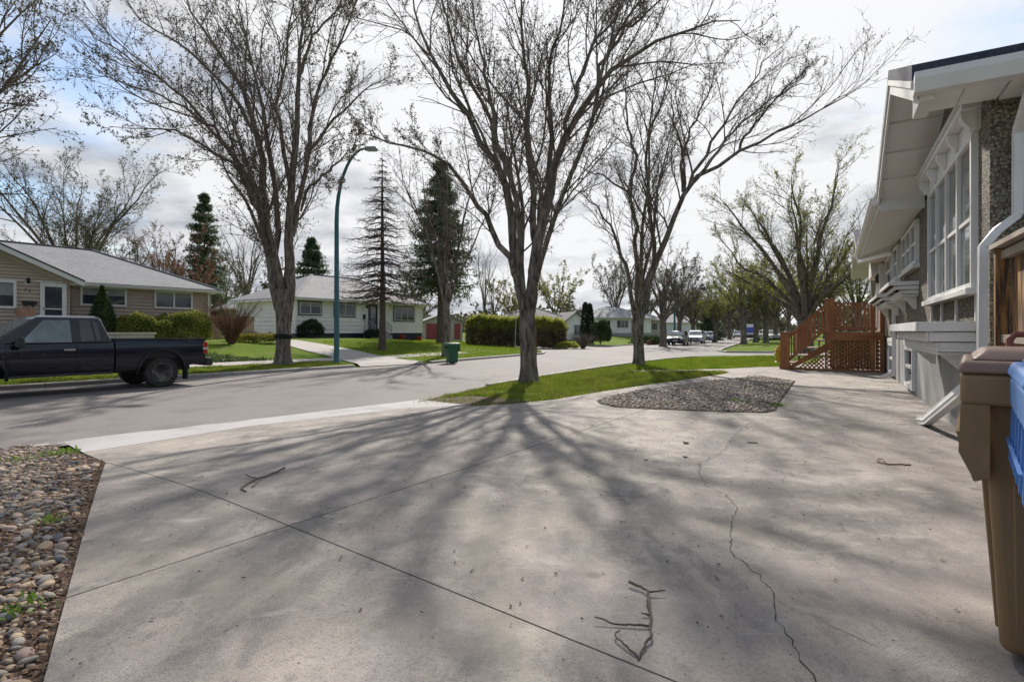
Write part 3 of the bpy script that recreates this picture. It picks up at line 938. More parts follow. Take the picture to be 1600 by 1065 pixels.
T1 = hero('elm_tree', 'large bare elm with a black band round its trunk, beside the teal lamp post', (443, 568.5),
     [(443, 568), (443, 530), (444, 495), (444, 470), (444, 452)], [0.37, 0.33, 0.34, 0.40, 0.36],
     [(0.285, 0.8, [(434, 485), (426, 445), (422, 418), (414, 340), (410, 276), (398, 197), (378, 134), (355, 98), (327, 59), (300, 20), (270, -50)]),
      (0.13, -2.0, [(419, 400), (410, 360), (394, 307), (363, 256), (327, 232), (284, 205), (236, 199), (173, 199)]),
      (0.125, 2.0, [(414, 345), (400, 305), (363, 244), (299, 169), (272, 138), (213, 102), (158, 63), (110, 18)]),
      (0.17, -1.5, [(428, 420), (432, 360), (430, 299), (414, 189), (394, 110), (382, 59), (374, 0), (368, -60)]),
      (0.29, -0.8, [(453, 485), (454, 440), (453, 394), (453, 296), (457, 236), (465, 158), (469, 79), (473, 0), (480, -70)]),
      (0.15, 2.0, [(458, 370), (473, 299), (485, 236), (508, 201), (544, 166), (575, 140), (620, 115)]),
      (0.085, -1.0, [(470, 330), (481, 299), (505, 276), (540, 240), (560, 215)]),
      (0.12, 1.8, [(452, 290), (446, 229), (434, 166), (442, 130), (446, 79), (456, 10), (470, -50)]),
      (0.11, -2.2, [(478, 265), (493, 158), (517, 99), (544, 39), (562, -10), (590, -60)]),
      (0.10, 2.2, [(402, 215), (370, 160), (320, 100), (262, 60), (210, 20), (180, -30)]),
      (0.085, -2.0, [(372, 262), (330, 200), (255, 150), (190, 130), (130, 110)]),
      (0.085, 1.0, [(467, 120), (490, 60), (530, 10), (560, -40)])], 22, extra=4, lv=(15, 10, 6), budsize=0.08)
T3 = hero('elm_tree', 'bare elm leaning towards the wooden steps, on the bright grass strip', (998, 570.5),
     [(998, 570), (998, 545), (997, 520), (997, 500), (997, 485)], [0.27, 0.24, 0.24, 0.27, 0.23],
     [(0.18, -1.0, [(1002, 505), (1008, 465), (1018, 430), (1034, 385), (1062, 319), (1081, 282), (1114, 263), (1156, 239), (1203, 211), (1250, 188), (1297, 164), (1353, 134)]),
      (0.085, 1.6, [(1076, 290), (1095, 253), (1123, 207), (1160, 150), (1198, 94), (1225, 70)]),
      (0.125, 1.2, [(1006, 470), (1024, 394), (1015, 329), (1010, 235), (1029, 178), (1048, 117), (1090, 52)]),
      (0.15, -1.2, [(996, 505), (995, 460), (994, 399), (991, 347), (984, 305), (954, 277), (921, 268), (885, 256)]),
      (0.125, 1.5, [(993, 505), (988, 465), (977, 422), (954, 357), (921, 315), (883, 286)]),
      (0.075, -2.0, [(1066, 310), (1069, 263), (1057, 197), (1050, 155), (1040, 110)]),
      (0.085, 2.0, [(985, 315), (994, 235), (980, 188), (980, 122), (985, 80)]),
      (0.08, -1.6, [(1066, 300), (1067, 244), (1085, 188), (1109, 141), (1125, 85)]),
      (0.07, -2.4, [(1150, 242), (1170, 205), (1215, 150), (1262, 112)]),
      (0.075, 1.4, [(1090, 275), (1130, 225), (1170, 180), (1230, 140), (1275, 128)])], 23, extra=2, lv=(13, 9, 5), gap=0.6, budsize=0.06)
band = MB().lathe([(0.32, -0.09), (0.36, -0.07), (0.365, 0.0), (0.355, 0.08), (0.32, 0.10)], 18)
o = band.build('insect_band', M('black_band', (0.012, 0.011, 0.010), rough=0.9), T1, smooth=True)
o.location = (0.0, 0, 1.13)


def gen_tree(name, label, loc, h, spread, seed, nl=7, r0=0.3, hlo=0.78, fork=0.22, lv=(9, 7, 4), leaf_n=1, leaf_size=0.07, leaf=None, twig=None, group=None, gap=0.7, lean=0.0, l2len=0.34, **kw):
    r = np.random.default_rng(seed)
    root = thing(name, label, 'tree', loc, r.uniform(0, 6.28) if lean == 0 else 0, group)
    hf = h * fork
    tr = trunk_mesh([(0, 0, -0.15), (0.02, 0, hf * 0.3), (0.05, 0.03, hf * 0.65), (lean * 0.1, 0.0, hf)], [r0, r0 * 0.92, r0 * 0.9, r0 * 0.85], r, 12, 12)
    LP, LR = [], []
    for k in range(nl):
        a = 2 * PI * k / nl + r.normal(0, 0.3); sp = spread * r.uniform(0.55, 1.05) * (0.35 if k % 4 == 3 else 1); hh = h * r.uniform(hlo, 1.0)
        q = []
        for t in np.linspace(0, 1, 7):
            q.append(np.array([lean * t + math.cos(a) * (0.05 + sp * t ** 1.15), math.sin(a) * (0.05 + sp * t ** 1.15), hf * 0.88 + (hh - hf) * (t ** 0.82)]) + r.normal(0, 0.03 * h * 0.5, 3) * t)
        LP.append(crom(q, 12)); LR.append(r0 * r.uniform(0.27, 0.42) * np.linspace(1, 0, 12) ** 1.0 + 0.011)
    finish_tree(root, (np.array(LP), np.array(LR)), r, lv[0], lv[1], lv[2], leaf_n, leaf_size, twig or m_bark_far, leaf or m_bud, trunk=tr, gap=gap, l2len=l2len, **kw)
    return root


def at_d(px, Y, z=None):
    x = (px - CX) / F * Y
    return Vector((x, Y, g1(x, Y) if z is None else z))


# smaller elm on the boulevard by the green bin
gen_tree('elm_tree', 'slim bare elm behind the green wheeled bin', on(697, 557), 11.5, 3.4, 31, nl=8, r0=0.22, fork=0.24, lv=(10, 8, 4), leaf_size=0.07, leaf_n=2)
# tree left of the frame whose twigs reach into the top left corner
gen_tree('elm_tree', 'elm whose twigs hang into the top left corner above the pickup', Vector((-16.6, 14.3, g1(-16.6, 14.3))), 13, 5.0, 32, nl=10, r0=0.30, fork=0.2, leaf_n=3, leaf_size=0.085, lv=(12, 9, 6))
# tree behind the wooden steps
R1 = gen_tree('elm_tree', 'budding elm with wide crown right behind the wooden steps', at_d(1258, 33), 12.4, 6.6, 33, nl=15, r0=0.50, hlo=0.42, fork=0.17, lv=(13, 10, 6), leaf_n=3, leaf_size=0.085, leaf=m_bud_green, gap=0.6)
# background trees, left to right
gen_tree('broad_tree', 'wide spreading tree behind the tan house roof', at_d(118, 46), 16.0, 8.6, 41, nl=14, r0=0.42, fork=0.18, lv=(13, 9, 6), hlo=0.45, leaf_size=0.12, leaf=M('olive_bud', (0.07, 0.075, 0.045), (0.12, 0.12, 0.06), 2, trans=0.3), leaf_n=3)
gen_tree('rusty_tree', 'small tree with rust coloured twigs right of the tan roof', at_d(262, 50), 10.5, 4.2, 42, nl=8, r0=0.22, fork=0.15, twig=m_bark_red, leaf=m_leaf_red, leaf_size=0.12, lv=(9, 7, 5), leaf_n=2)
gen_tree('rusty_tree', 'low rust leaved tree in front of the far left spruce', at_d(300, 56), 8.5, 3.4, 43, nl=8, r0=0.2, fork=0.15, twig=m_bark_red, leaf=m_leaf_red, leaf_size=0.15, lv=(9, 7, 5), leaf_n=4)
gen_tree('bare_tree', 'pale bare tree between far spruce and banded elm', at_d(385, 58), 13.5, 4.2, 44, nl=8, r0=0.22, fork=0.25, lv=(9, 8, 4), leaf_n=0)
gen_tree('bare_tree', 'olive budding tree behind the white house left side', at_d(405, 52), 7.0, 3.2, 45, nl=7, r0=0.2, fork=0.2, lv=(8, 7, 4), leaf=MATS['olive_bud'], leaf_size=0.14, leaf_n=4)
gen_tree('bare_tree', 'dense bare tree behind the tan house roof peak', at_d(215, 60), 12.5, 5.0, 52, nl=11, r0=0.3, hlo=0.5, fork=0.18, lv=(10, 8, 5), leaf=MATS['olive_bud'], leaf_size=0.12, leaf_n=2)
gen_tree('bare_tree', 'brown bare tree filling the gap left of the banded elm', at_d(352, 72), 12.0, 5.0, 53, nl=11, r0=0.28, hlo=0.5, fork=0.18, lv=(9, 8, 5), leaf=MATS['olive_bud'], leaf_size=0.14, leaf_n=2)
gen_tree('bare_tree', 'bare tree between banded elm and lamp post behind the roof', at_d(500, 76), 12.0, 4.6, 54, nl=10, r0=0.28, hlo=0.5, fork=0.2, lv=(9, 8, 4), leaf_n=0)
gen_tree('olive_tree', 'olive tree filling the gap between the two lawn spruces', at_d(648, 84), 11.0, 5.0, 55, nl=10, r0=0.28, hlo=0.5, fork=0.18, lv=(9, 8, 4), leaf=MATS['olive_bud'], leaf_size=0.18, leaf_n=4)
gen_tree('poplar_tree', 'tall narrow bare poplar behind the garage', at_d(757, 74), 15.5, 2.4, 46, nl=6, r0=0.22, fork=0.3, lv=(7, 5, 3), leaf_n=0)
gen_tree('poplar_tree', 'slender bare poplar leaning beside the tall narrow one', at_d(772, 78), 12.5, 3.2, 47, nl=6, r0=0.2, fork=0.3, lv=(7, 5, 3), leaf_n=0)
gen_tree('green_tree', 'yellow green leafing tree left of the corner house roof', at_d(806, 84), 9.0, 4.6, 48, nl=8, r0=0.25, fork=0.15, leaf=m_bud_yellow, leaf_size=0.19, leaf_n=5, lv=(9, 8, 4))
gen_tree('green_tree', 'yellow green leafing tree right behind the corner house roof', at_d(868, 90), 11.0, 5.4, 49, nl=8, r0=0.28, fork=0.15, leaf=m_bud_yellow, leaf_size=0.19, leaf_n=5, lv=(9, 8, 4))
gen_tree('olive_tree', 'grey olive tree rising behind the tall cedars', at_d(962, 96), 14.0, 6.8, 50, nl=10, r0=0.4, fork=0.2, leaf=MATS['olive_bud'], leaf_size=0.17, lv=(10, 8, 4), leaf_n=4)
gen_tree('shrubby_tree', 'low hazy olive tree behind the hedge left end', at_d(775, 62), 4.6, 3.2, 51, nl=9, r0=0.12, fork=0.1, leaf=MATS['olive_bud'], leaf_size=0.11, lv=(8, 7, 4), leaf_n=6)

# the avenue of elms along the far street: four templates, copied
tmpl = []
for k, (lf, sz, gp, n_) in enumerate([(m_bud_green, 0.15, 0.9, 3), (m_bud, 0.11, 0.9, 2), (m_bud_green, 0.14, 0.8, 2), (MATS['olive_bud'], 0.14, 0.9, 3)]):
    tmpl.append(gen_tree('avenue_elm', 'x', (0, 0, -50), 12.0, 4.8, 60 + k, nl=12, r0=0.36, hlo=0.5, fork=0.24, lv=(10, 8, 5), leaf=lf, leaf_size=sz, gap=gp, leaf_n=n_, group='elms along the far street'))
av = [(1036, 52.5, 1, 0.92, 'avenue elm rising behind the dark blue parked car'), (1062, 66, 3, 0.85, 'avenue elm between blue and silver parked cars'),
      (1083, 78, 1, 0.9, 'forked avenue elm above the silver parked cars'), (1118, 74, 0, 0.72, 'reddish trunked avenue elm with dark band at end of the car row'),
      (1140, 96, 3, 1.0, 'dark avenue elm where the far street disappears'), (1132, 118, 0, 1.0, 'hazy avenue elm at the far end of the street'),
      (1162, 58, 2, 0.86, 'avenue elm on the tip of the far grass mound'), (1181, 64, 0, 0.9, 'second avenue elm on the far grass mound'),
      (1197, 58, 2, 0.8, 'third avenue elm on the far grass mound'), (1212, 74, 0, 0.95, 'avenue elm on the mound left of the wooden newel post'),
      (1232, 86, 2, 1.0, 'avenue elm showing between the stair balusters'), (1290, 70, 3, 0.95, 'avenue elm behind the deck railing'),
      (1340, 62, 2, 1.0, 'avenue elm beyond the house corner soffit'), (1100, 140, 3, 1.1, 'far hazy elm above the parked cars'), (1170, 150, 0, 1.1, 'farthest green elm in the gap of the street'),
      (1205, 120, 3, 1.1, 'tall elm far behind the grass mound'), (1010, 104, 3, 0.95, 'elm behind the house beyond the leaning elm'), (1255, 112, 0, 1.15, 'green elm far behind the wide crowned elm')]
for k, (px, Y, t, s, lab) in enumerate(av):
    o = tmpl[t] if not tmpl[t].get('used') else copy_tree(tmpl[t])
    tmpl[t]['used'] = 1
    o.location = at_d(px, Y); o.rotation_euler = (0, 0, k * 1.7); o.scale = (s, s, s * (1 + 0.05 * math.sin(k * 2.3)))
    o['label'] = lab
for t in list(bpy.data.objects):
    if 'used' in t: del t['used']


def spruce(name, label, loc, h, rad, seed, dead=False, z0=0.12, whorls=26, r0=0.2, per=6, droop=0.25, leafn=9, leafsz=0.26, group=None):
    r = np.random.default_rng(seed)
    root = thing(name, label, 'tree', loc, 0, group)
    V, Fq = trunk_mesh([(0, 0, -0.1), (0.03, 0.02, h * 0.3), (0, 0.04, h * 0.65), (0, 0, h)], [r0, r0 * 0.75, r0 * 0.42, 0.015], r, 9, 18, 0.3)
    np_mesh('trunk', V, Fq, m_bark_sp, root, smooth=True)
    Pb, Rb = [], []
    for w in range(whorls):
        f = (w + r.uniform(0, 1.6)) / (whorls + 0.8); z = h * (z0 + (1 - z0) * f) * 0.985
        Lw = rad * (1 - f) ** 0.75 * r.uniform(0.75, 1.1) + 0.12
        for k in range(per):
            a = r.uniform(0, 6.283); l = Lw * r.uniform(0.6, 1.15)
            s = np.linspace(0, 1, 7)
            dz = l * (0.12 * s - droop * 1.5 * s ** 1.6 + droop * 0.9 * s ** 3.2)
            p = np.stack([np.cos(a) * l * s, np.sin(a) * l * s, z + dz], 1) + np.concatenate([np.zeros((1, 3)), r.normal(0, 0.03 * l, (6, 3))])
            Pb.append(p); Rb.append((0.012 + l * 0.011) * np.linspace(1, 0.3, 7))
    Pb, Rb = np.array(Pb), np.array(Rb)
    P3, R3 = grow(Pb, Rb, 9 if dead else 6, 0.2, 1.0, 0.30, 0.9, -0.42 if dead else -0.25, 4, r, 0.6, 0.12, 0.006)
    parts = [tubes(Pb, Rb, 4), tubes(P3, R3, 3)]
    if dead and whorls > 10:
        P4, R4 = grow(P3, R3, 3, 0.2, 1.0, 0.5, 0.7, -0.35, 3, r, 0.6, 0.15, 0.005); parts.append(tubes(P4, R4, 3))
    V, Fq = join(parts); np_mesh('branches', V, Fq, m_needle_dead if dead else m_bark_sp, root)
    if not dead:
        tw = np.concatenate([P3[:, :, :].reshape(-1, 3), Pb[:, 2:].reshape(-1, 3)])
        pts = np.repeat(tw, leafn, axis=0) ; pts = pts[r.random(len(pts)) < 0.33] ; pts = pts + r.normal(0, 0.07, pts.shape)
        V, Fq = leaf_quads(pts, leafsz, r, droop=0.7, asp=0.3)
        o = np_mesh('foliage', V, Fq, m_needle, root); o['kind'] = 'stuff'
    return root


spruce('bare_spruce', 'bare dying spruce with drooping grey twigs on the white house lawn', on(597, 546), 11.3, 3.0, 71, dead=True, z0=0.25, whorls=44, r0=0.20, droop=0.36, per=7)
spruce('spruce_tree', 'dark green spruce between white house and garage', at_d(688, 43), 14.8, 3.6, 72, z0=0.28, whorls=46, r0=0.3, per=7, droop=0.36)
spruce('spruce_tree', 'tall dark spruce rising right of the tan house', at_d(319, 62), 16.5, 3.6, 73, z0=0.08, whorls=46, leafsz=0.3, per=7, droop=0.36)
spruce('spruce_tree', 'half hidden spruce behind the white house roof', at_d(487, 60), 11.0, 3.3, 74, z0=0.1, whorls=34, leafsz=0.3, per=7)
spruce('spruce_tree', 'dark low spruce beside the far parked cars', at_d(1106, 92), 7.0, 3.0, 75, z0=0.05, whorls=18, leafsz=0.4)


# far tree line that closes the view behind the houses
rr_ = np.random.default_rng(77)
for nm, mat_, hmax, lab, n_ in (('distant_trees', MATS['olive_bud'], 11.0, 'hazy olive band of distant trees closing the view behind the houses', 26000), ('distant_trees', m_bark2, 9.0, 'brown band of bare distant treetops behind the houses', 12000)):
    az = rr_.uniform(R(-47), R(40), n_); dist = rr_.uniform(150, 230, n_)
    top_ = hmax * (0.62 + 0.22 * np.sin(az * 23) + 0.16 * np.sin(az * 61 + 1.0) + 0.1 * np.sin(az * 141)) * rr_.random(n_) ** 0.7
    x_ = np.sin(az) * dist; y_ = np.cos(az) * dist
    V, Fq = leaf_quads(np.stack([x_, y_, top_ + 0.2], 1), 1.4, rr_, asp=0.5)
    tag(np_mesh(nm, V, Fq, mat_), lab, 'trees', kind='stuff')


# ---------------- shrubs and hedges
def lobed(r, n, rad, freq=3.0, amp=0.16, flat=0.0):
    d = nrm(r.normal(size=(n, 3))); d[:, 2] = np.where(d[:, 2] < -0.3, -d[:, 2], d[:, 2])
    k = r.normal(size=(5, 3)) * freq; ph = r.uniform(0, 6, 5)
    m = 1 + amp * np.sin(d @ k.T + ph).sum(1) / 1.6
    rr = m * (0.62 + 0.40 * r.random(n) ** 0.45)
    return d * rr[:, None] * np.array(rad)


def shrub(name, label, loc, rad, n, size, mat, seed, cat='shrub', asp=0.5, group=None, upl=0.0):
    r = np.random.default_rng(seed)
    root = thing(name, label, cat, loc, 0, group)
    pts = lobed(r, n, rad); pts[:, 2] += rad[2] * 0.55; pts = pts[pts[:, 2] > 0.0]
    V, Fq = leaf_quads(pts, size, r, droop=-upl, asp=asp)
    o = np_mesh('foliage', V, Fq, mat, root); o['kind'] = 'stuff'
    s = np.linspace(0, 1, 5)
    Pb = np.array([[np.array([d[0] * rad[0] * 0.7 * t, d[1] * rad[1] * 0.7 * t, rad[2] * 1.2 * t]) for t in s] for d in r.uniform(-1, 1, (14, 2))])
    V, Fq = tubes(Pb, np.full((14, 5), 0.018) * np.linspace(1, 0.3, 5), 5)
    np_mesh('stems', V, Fq, m_bark2, root)
    return root


def cone_shrub(name, label, loc, rad, h, n, size, mat, seed, power=0.85):
    r = np.random.default_rng(seed)
    root = thing(name, label, 'cedar', loc)
    f = r.random(n) ** 1.35; a = r.uniform(0, 6.283, n)
    prof = rad * np.minimum((1 - f) ** power * 1.05, 0.75 + f * 1.3) * (0.72 + 0.30 * r.random(n) ** 0.5) * (1 + 0.12 * np.sin(a * 4 + f * 9))
    pts = np.stack([np.cos(a) * prof, np.sin(a) * prof, f * h + 0.03], 1)
    V, Fq = leaf_quads(pts, size, r, droop=-0.6, asp=0.45)
    o = np_mesh('foliage', V, Fq, mat, root); o['kind'] = 'stuff'
    mb = MB().tube([(0, 0, 0), (0, 0, h * 0.8)], [0.06, 0.015], 7); mb.build('trunk', m_bark2, root)
    return root


m_cedar = M('cedar_leaf', (0.030, 0.058, 0.016), (0.060, 0.098, 0.026), 1.6, rough=0.7, trans=0.15)
m_juniper = M('juniper_leaf', (0.10, 0.135, 0.020), (0.27, 0.27, 0.045), 1.5, rough=0.7, trans=0.25)
m_darkshrub = M('dark_shrub_leaf', (0.014, 0.028, 0.014), (0.034, 0.052, 0.024), 2.5, rough=0.75, trans=0.1)
m_yel = M('yellow_bloom', (0.30, 0.24, 0.03), (0.16, 0.19, 0.03), 2.0, rough=0.7, trans=0.3)


def bare_shrub(name, label, loc, rad, h, seed, n=110, mat=None):
    r = np.random.default_rng(seed); root = thing(name, label, 'shrub', loc)
    a = r.uniform(0, 6.283, n); o = rad * r.random(n) ** 0.6; s = np.linspace(0, 1, 6)
    hh = h * r.uniform(0.65, 1.05, n)
    Pb = np.stack([np.cos(a)[:, None] * o[:, None] * s ** 1.3 + np.cos(a)[:, None] * 0.15, np.sin(a)[:, None] * o[:, None] * s ** 1.3 + np.sin(a)[:, None] * 0.15, hh[:, None] * s ** 0.85], -1)
    Pb[:, 1:] += r.normal(0, 0.03, Pb[:, 1:].shape); Rb = np.full((n, 6), 0.012) * np.linspace(1, 0.4, 6)
    V, Fq = tubes(Pb, Rb, 4); np_mesh('stems', V, Fq, mat or m_bark_red, root)
    P2, R2 = grow(Pb, Rb, 9, 0.25, 1.0, 0.3, 0.5, 0.15, 4, r, 0.6, 0.15, 0.004)
    V, Fq = tubes(P2, R2, 3); np_mesh('twigs', V, Fq, mat or m_bark_red, root)
    return root


def hedge(name, label, a, b, w, h, n, seed, low, high):
    """a, b: world ends on the ground"""
    r = np.random.default_rng(seed); a = Vector(a); b = Vector(b); d = b - a; L = math.hypot(d.x, d.y)
    root = thing(name, label, 'hedge', a, math.atan2(d.y, d.x))
    x = r.uniform(0, L, n); f = r.random(n)
    top = h * (1 + 0.035 * np.sin(x * 1.3) + 0.03 * np.sin(x * 5.3 + 1) + 0.03 * np.sin(x * 11.7) + r.normal(0, 0.035, n)) * (1 - 0.22 * np.maximum(0, 1 - np.minimum(x, L - x) / 0.9) ** 2)
    ww = w * (1 + 0.10 * np.sin(x * 1.7 + 2) + 0.07 * np.sin(x * 7.7) + r.normal(0, 0.06, n)) * (0.72 + 0.28 * np.sin(np.clip(f, 0, 1) * PI * 0.72 + 0.35))
    side = np.where(r.random(n) < 0.72, -1, r.uniform(-1, 1, n)) * (0.75 + 0.25 * r.random(n)); z = f * top
    istop = r.random(n) < 0.28
    z = np.where(istop, top * (0.9 + 0.14 * r.random(n)), z); side = np.where(istop, r.uniform(-1, 1, n), side)
    zb = (d.z) * x / L
    pts = np.stack([x, side * ww / 2, z + zb], 1)
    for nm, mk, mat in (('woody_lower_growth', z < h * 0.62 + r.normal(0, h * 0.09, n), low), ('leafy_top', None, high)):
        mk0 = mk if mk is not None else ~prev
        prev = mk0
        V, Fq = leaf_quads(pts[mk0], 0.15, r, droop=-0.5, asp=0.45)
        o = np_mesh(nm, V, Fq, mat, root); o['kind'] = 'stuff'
    xs = r.uniform(0.1, L - 0.1, 160); s = np.linspace(0, 1, 4)
    Pb = np.stack([xs[:, None] + r.normal(0, 0.15, 160)[:, None] * s, r.uniform(-w / 2, w / 2, 160)[:, None] * (0.5 + 0.5 * s), 0.95 * h * s[None, :] + (d.z * xs / L)[:, None]], -1)
    V, Fq = tubes(Pb, np.full((160, 4), 0.02), 4); np_mesh('stems', V, Fq, m_bark2, root)
    return root


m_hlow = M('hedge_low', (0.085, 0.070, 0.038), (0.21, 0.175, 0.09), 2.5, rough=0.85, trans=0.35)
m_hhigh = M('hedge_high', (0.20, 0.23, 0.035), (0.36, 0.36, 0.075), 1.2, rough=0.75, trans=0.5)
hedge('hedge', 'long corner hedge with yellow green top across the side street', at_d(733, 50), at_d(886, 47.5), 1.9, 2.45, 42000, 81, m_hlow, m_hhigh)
bare_shrub('bare_shrub', 'bare reddish shrub between tan house and white house', at_d(362, 29), 1.45, 2.3, 82, 130)
# ------------------------------------------------------------------ houses across the street
m_white = M('white_trim', (0.74, 0.73, 0.71), (0.66, 0.65, 0.63), 3, rough=0.5)
m_tan = M('tan_siding', (0.41, 0.325, 0.265), (0.47, 0.38, 0.31), 1.2, rough=0.6)
m_wsid = M('white_siding', (0.82, 0.80, 0.77), (0.74, 0.72, 0.69), 1.0, rough=0.6)
m_beige = M('beige_stucco', (0.46, 0.40, 0.32), (0.40, 0.345, 0.28), 2.0, rough=0.9, bump=0.3, bscale=60)
m_navy = M('navy_paint', (0.018, 0.022, 0.040), (0.03, 0.034, 0.055), 4, rough=0.5)
m_found = M('foundation', (0.27, 0.26, 0.245), (0.36, 0.345, 0.33), 2.2, rough=0.9, bump=0.3, bscale=30)
m_black = M('black_metal', (0.012, 0.012, 0.013), (0.025, 0.025, 0.026), 6, rough=0.45)
m_blind = M('blind', (0.30, 0.31, 0.30), (0.22, 0.23, 0.23), 2, rough=0.7)


def shingle(name, c1, c2):
    m = layered(name, c1, [(1.1, 0.4, 0.68, c2, 0.7, 'n', (1, 1, 1)), (9, 0.45, 0.62, tuple(c * 0.62 for c in c1), 0.65, 'n', (0.35, 1.6, 1.6)),
                           (26, 0.48, 0.66, tuple(min(1, c * 1.5) for c in c1), 0.55, 'n', (0.5, 1.3, 1.3))], rough=0.9, bump=0.8, bscale=40, dist=0.03)
    return m


m_shin = shingle('grey_shingles', (0.26, 0.265, 0.275), (0.20, 0.20, 0.21))
m_shin2 = shingle('pale_shingles', (0.30, 0.295, 0.30), (0.235, 0.225, 0.235))
m_shin3 = shingle('taupe_shingles', (0.22, 0.205, 0.20), (0.165, 0.155, 0.15))
m_shin_dark = shingle('blue_black_shingles', (0.055, 0.06, 0.085), (0.04, 0.042, 0.06))


def glass_mat(name, tint, rough=0.04):
    m = bpy.data.materials.new(name); m.use_nodes = True
    nt = m.node_tree; N = nt.nodes.new; L = nt.links.new
    p = nt.nodes['Principled BSDF']; p.inputs['Roughness'].default_value = rough; p.inputs['Specular IOR Level'].default_value = 0.9
    tc = N('ShaderNodeTexCoord'); nz = N('ShaderNodeTexNoise'); nz.inputs['Scale'].default_value = 1.7; nz.inputs['Detail'].default_value = 3
    L(tc.outputs['Object'], nz.inputs['Vector'])
    rp = N('ShaderNodeValToRGB'); rp.color_ramp.elements[0].color = (*tint, 1); rp.color_ramp.elements[1].color = (*[t * 2.2 for t in tint], 1)
    rp.color_ramp.elements[0].position = 0.4; rp.color_ramp.elements[1].position = 0.7
    L(nz.outputs['Fac'], rp.inputs['Fac']); L(rp.outputs['Color'], p.inputs['Base Color'])
    bp = N('ShaderNodeBump'); bp.inputs['Strength'].default_value = 0.03; L(nz.outputs['Fac'], bp.inputs['Height']); L(bp.outputs[0], p.inputs['Normal'])
    return m


m_glass = glass_mat('window_glass', (0.022, 0.028, 0.034))
m_glass_l = glass_mat('curtained_glass', (0.09, 0.10, 0.105))


def lap_wall(mb, p0, p1, nrm2, z0, z1, course=0.165):
    """lap siding between two plan points; nrm2 is the outward direction"""
    n = max(1, int(round((z1 - z0) / course))); c = (z1 - z0) / n
    for i in range(n):
        za, zb = z0 + i * c, z0 + (i + 1) * c
        a0 = (p0[0] + nrm2[0] * 0.06, p0[1] + nrm2[1] * 0.06); a1 = (p1[0] + nrm2[0] * 0.06, p1[1] + nrm2[1] * 0.06)
        b0 = (p0[0] + nrm2[0] * 0.004, p0[1] + nrm2[1] * 0.004); b1 = (p1[0] + nrm2[0] * 0.004, p1[1] + nrm2[1] * 0.004)
        mb.add([(*a0, za), (*a1, za), (*b1, zb), (*b0, zb), (*b0, za), (*b1, za)], [(0, 1, 2, 3), (4, 5, 1, 0)])


def window(parent, x0, x1, z0, z1, y=0.0, cols=2, frame=None, trim=None, glass=None, fw=0.05, out=-1, rows=1, blind=0.0, name='window', mid=None, ax='x'):
    """framed window on the wall plane y; out=-1 faces -y"""
    frame = frame or m_white; glass = glass or m_glass
    mb = MB(); d = 0.06
    ya, yb = sorted((y, y + out * d))
    def bx(m, a0, a1, b0, b1, c0, c1):
        if ax == 'x': m.box(a0, a1, b0, b1, c0, c1)
        else: m.box(b0, b1, a0, a1, c0, c1)
    bx(mb, x0, x1, ya, yb, z1 - fw, z1); bx(mb, x0, x1, ya, yb, z0, z0 + fw)
    bx(mb, x0, x0 + fw, ya, yb, z0 + fw, z1 - fw); bx(mb, x1 - fw, x1, ya, yb, z0 + fw, z1 - fw)
    cw = (x1 - x0 - 2 * fw) / cols
    for k in range(1, cols):
        xc = x0 + fw + cw * k; bx(mb, xc - fw * 0.45, xc + fw * 0.45, ya, yb, z0 + fw, z1 - fw)
    w = mb.build(name, frame, parent)
    yg = sorted((y + out * 0.012, y + out * 0.022))
    for k in range(cols):
        a0 = x0 + fw + cw * k + (fw * 0.45 if k else 0); a1 = x0 + fw + cw * (k + 1) - (fw * 0.45 if k < cols - 1 else 0)
        g = MB(); bx(g, a0, a1, yg[0], yg[1], z0 + fw, z1 - fw); g.build('pane', glass, w)
        if mid is not None:
            zc = z0 + (z1 - z0) * mid; b = MB(); yy = sorted((y + out * 0.022, y + out * 0.045)); bx(b, a0, a1, yy[0], yy[1], zc - fw * 0.35, zc + fw * 0.35); b.build('meeting_rail', frame, w)
        if blind:
            b = MB(); yy = sorted((y + out * 0.023, y + out * 0.027)); bx(b, a0, a1, yy[0], yy[1], z1 - fw - (z1 - z0) * blind, z1 - fw - 0.01); b.build('blind', m_blind, w)
    if trim:
        t = MB(); e = 0.085; yt = sorted((y, y + out * 0.035))
        bx(t, x0 - e, x1 + e, yt[0], yt[1], z1, z1 + e); bx(t, x0 - e, x1 + e, yt[0], yt[1], z0 - e, z0)
        bx(t, x0 - e, x0, yt[0], yt[1], z0, z1); bx(t, x1, x1 + e, yt[0], yt[1], z0, z1); t.build('window_trim', trim, w)
    return w


def wall_px(A, px, py, d=DS):
    """pixel on a vertical wall through plan point A along d -> (distance along, world z)"""
    q = (px - CX) / F
    s = (q * A[1] - A[0]) / (d[0] - d[1] * q)
    Y = A[1] + d[1] * s
    return s, EYE - (py - HOR) / F * Y


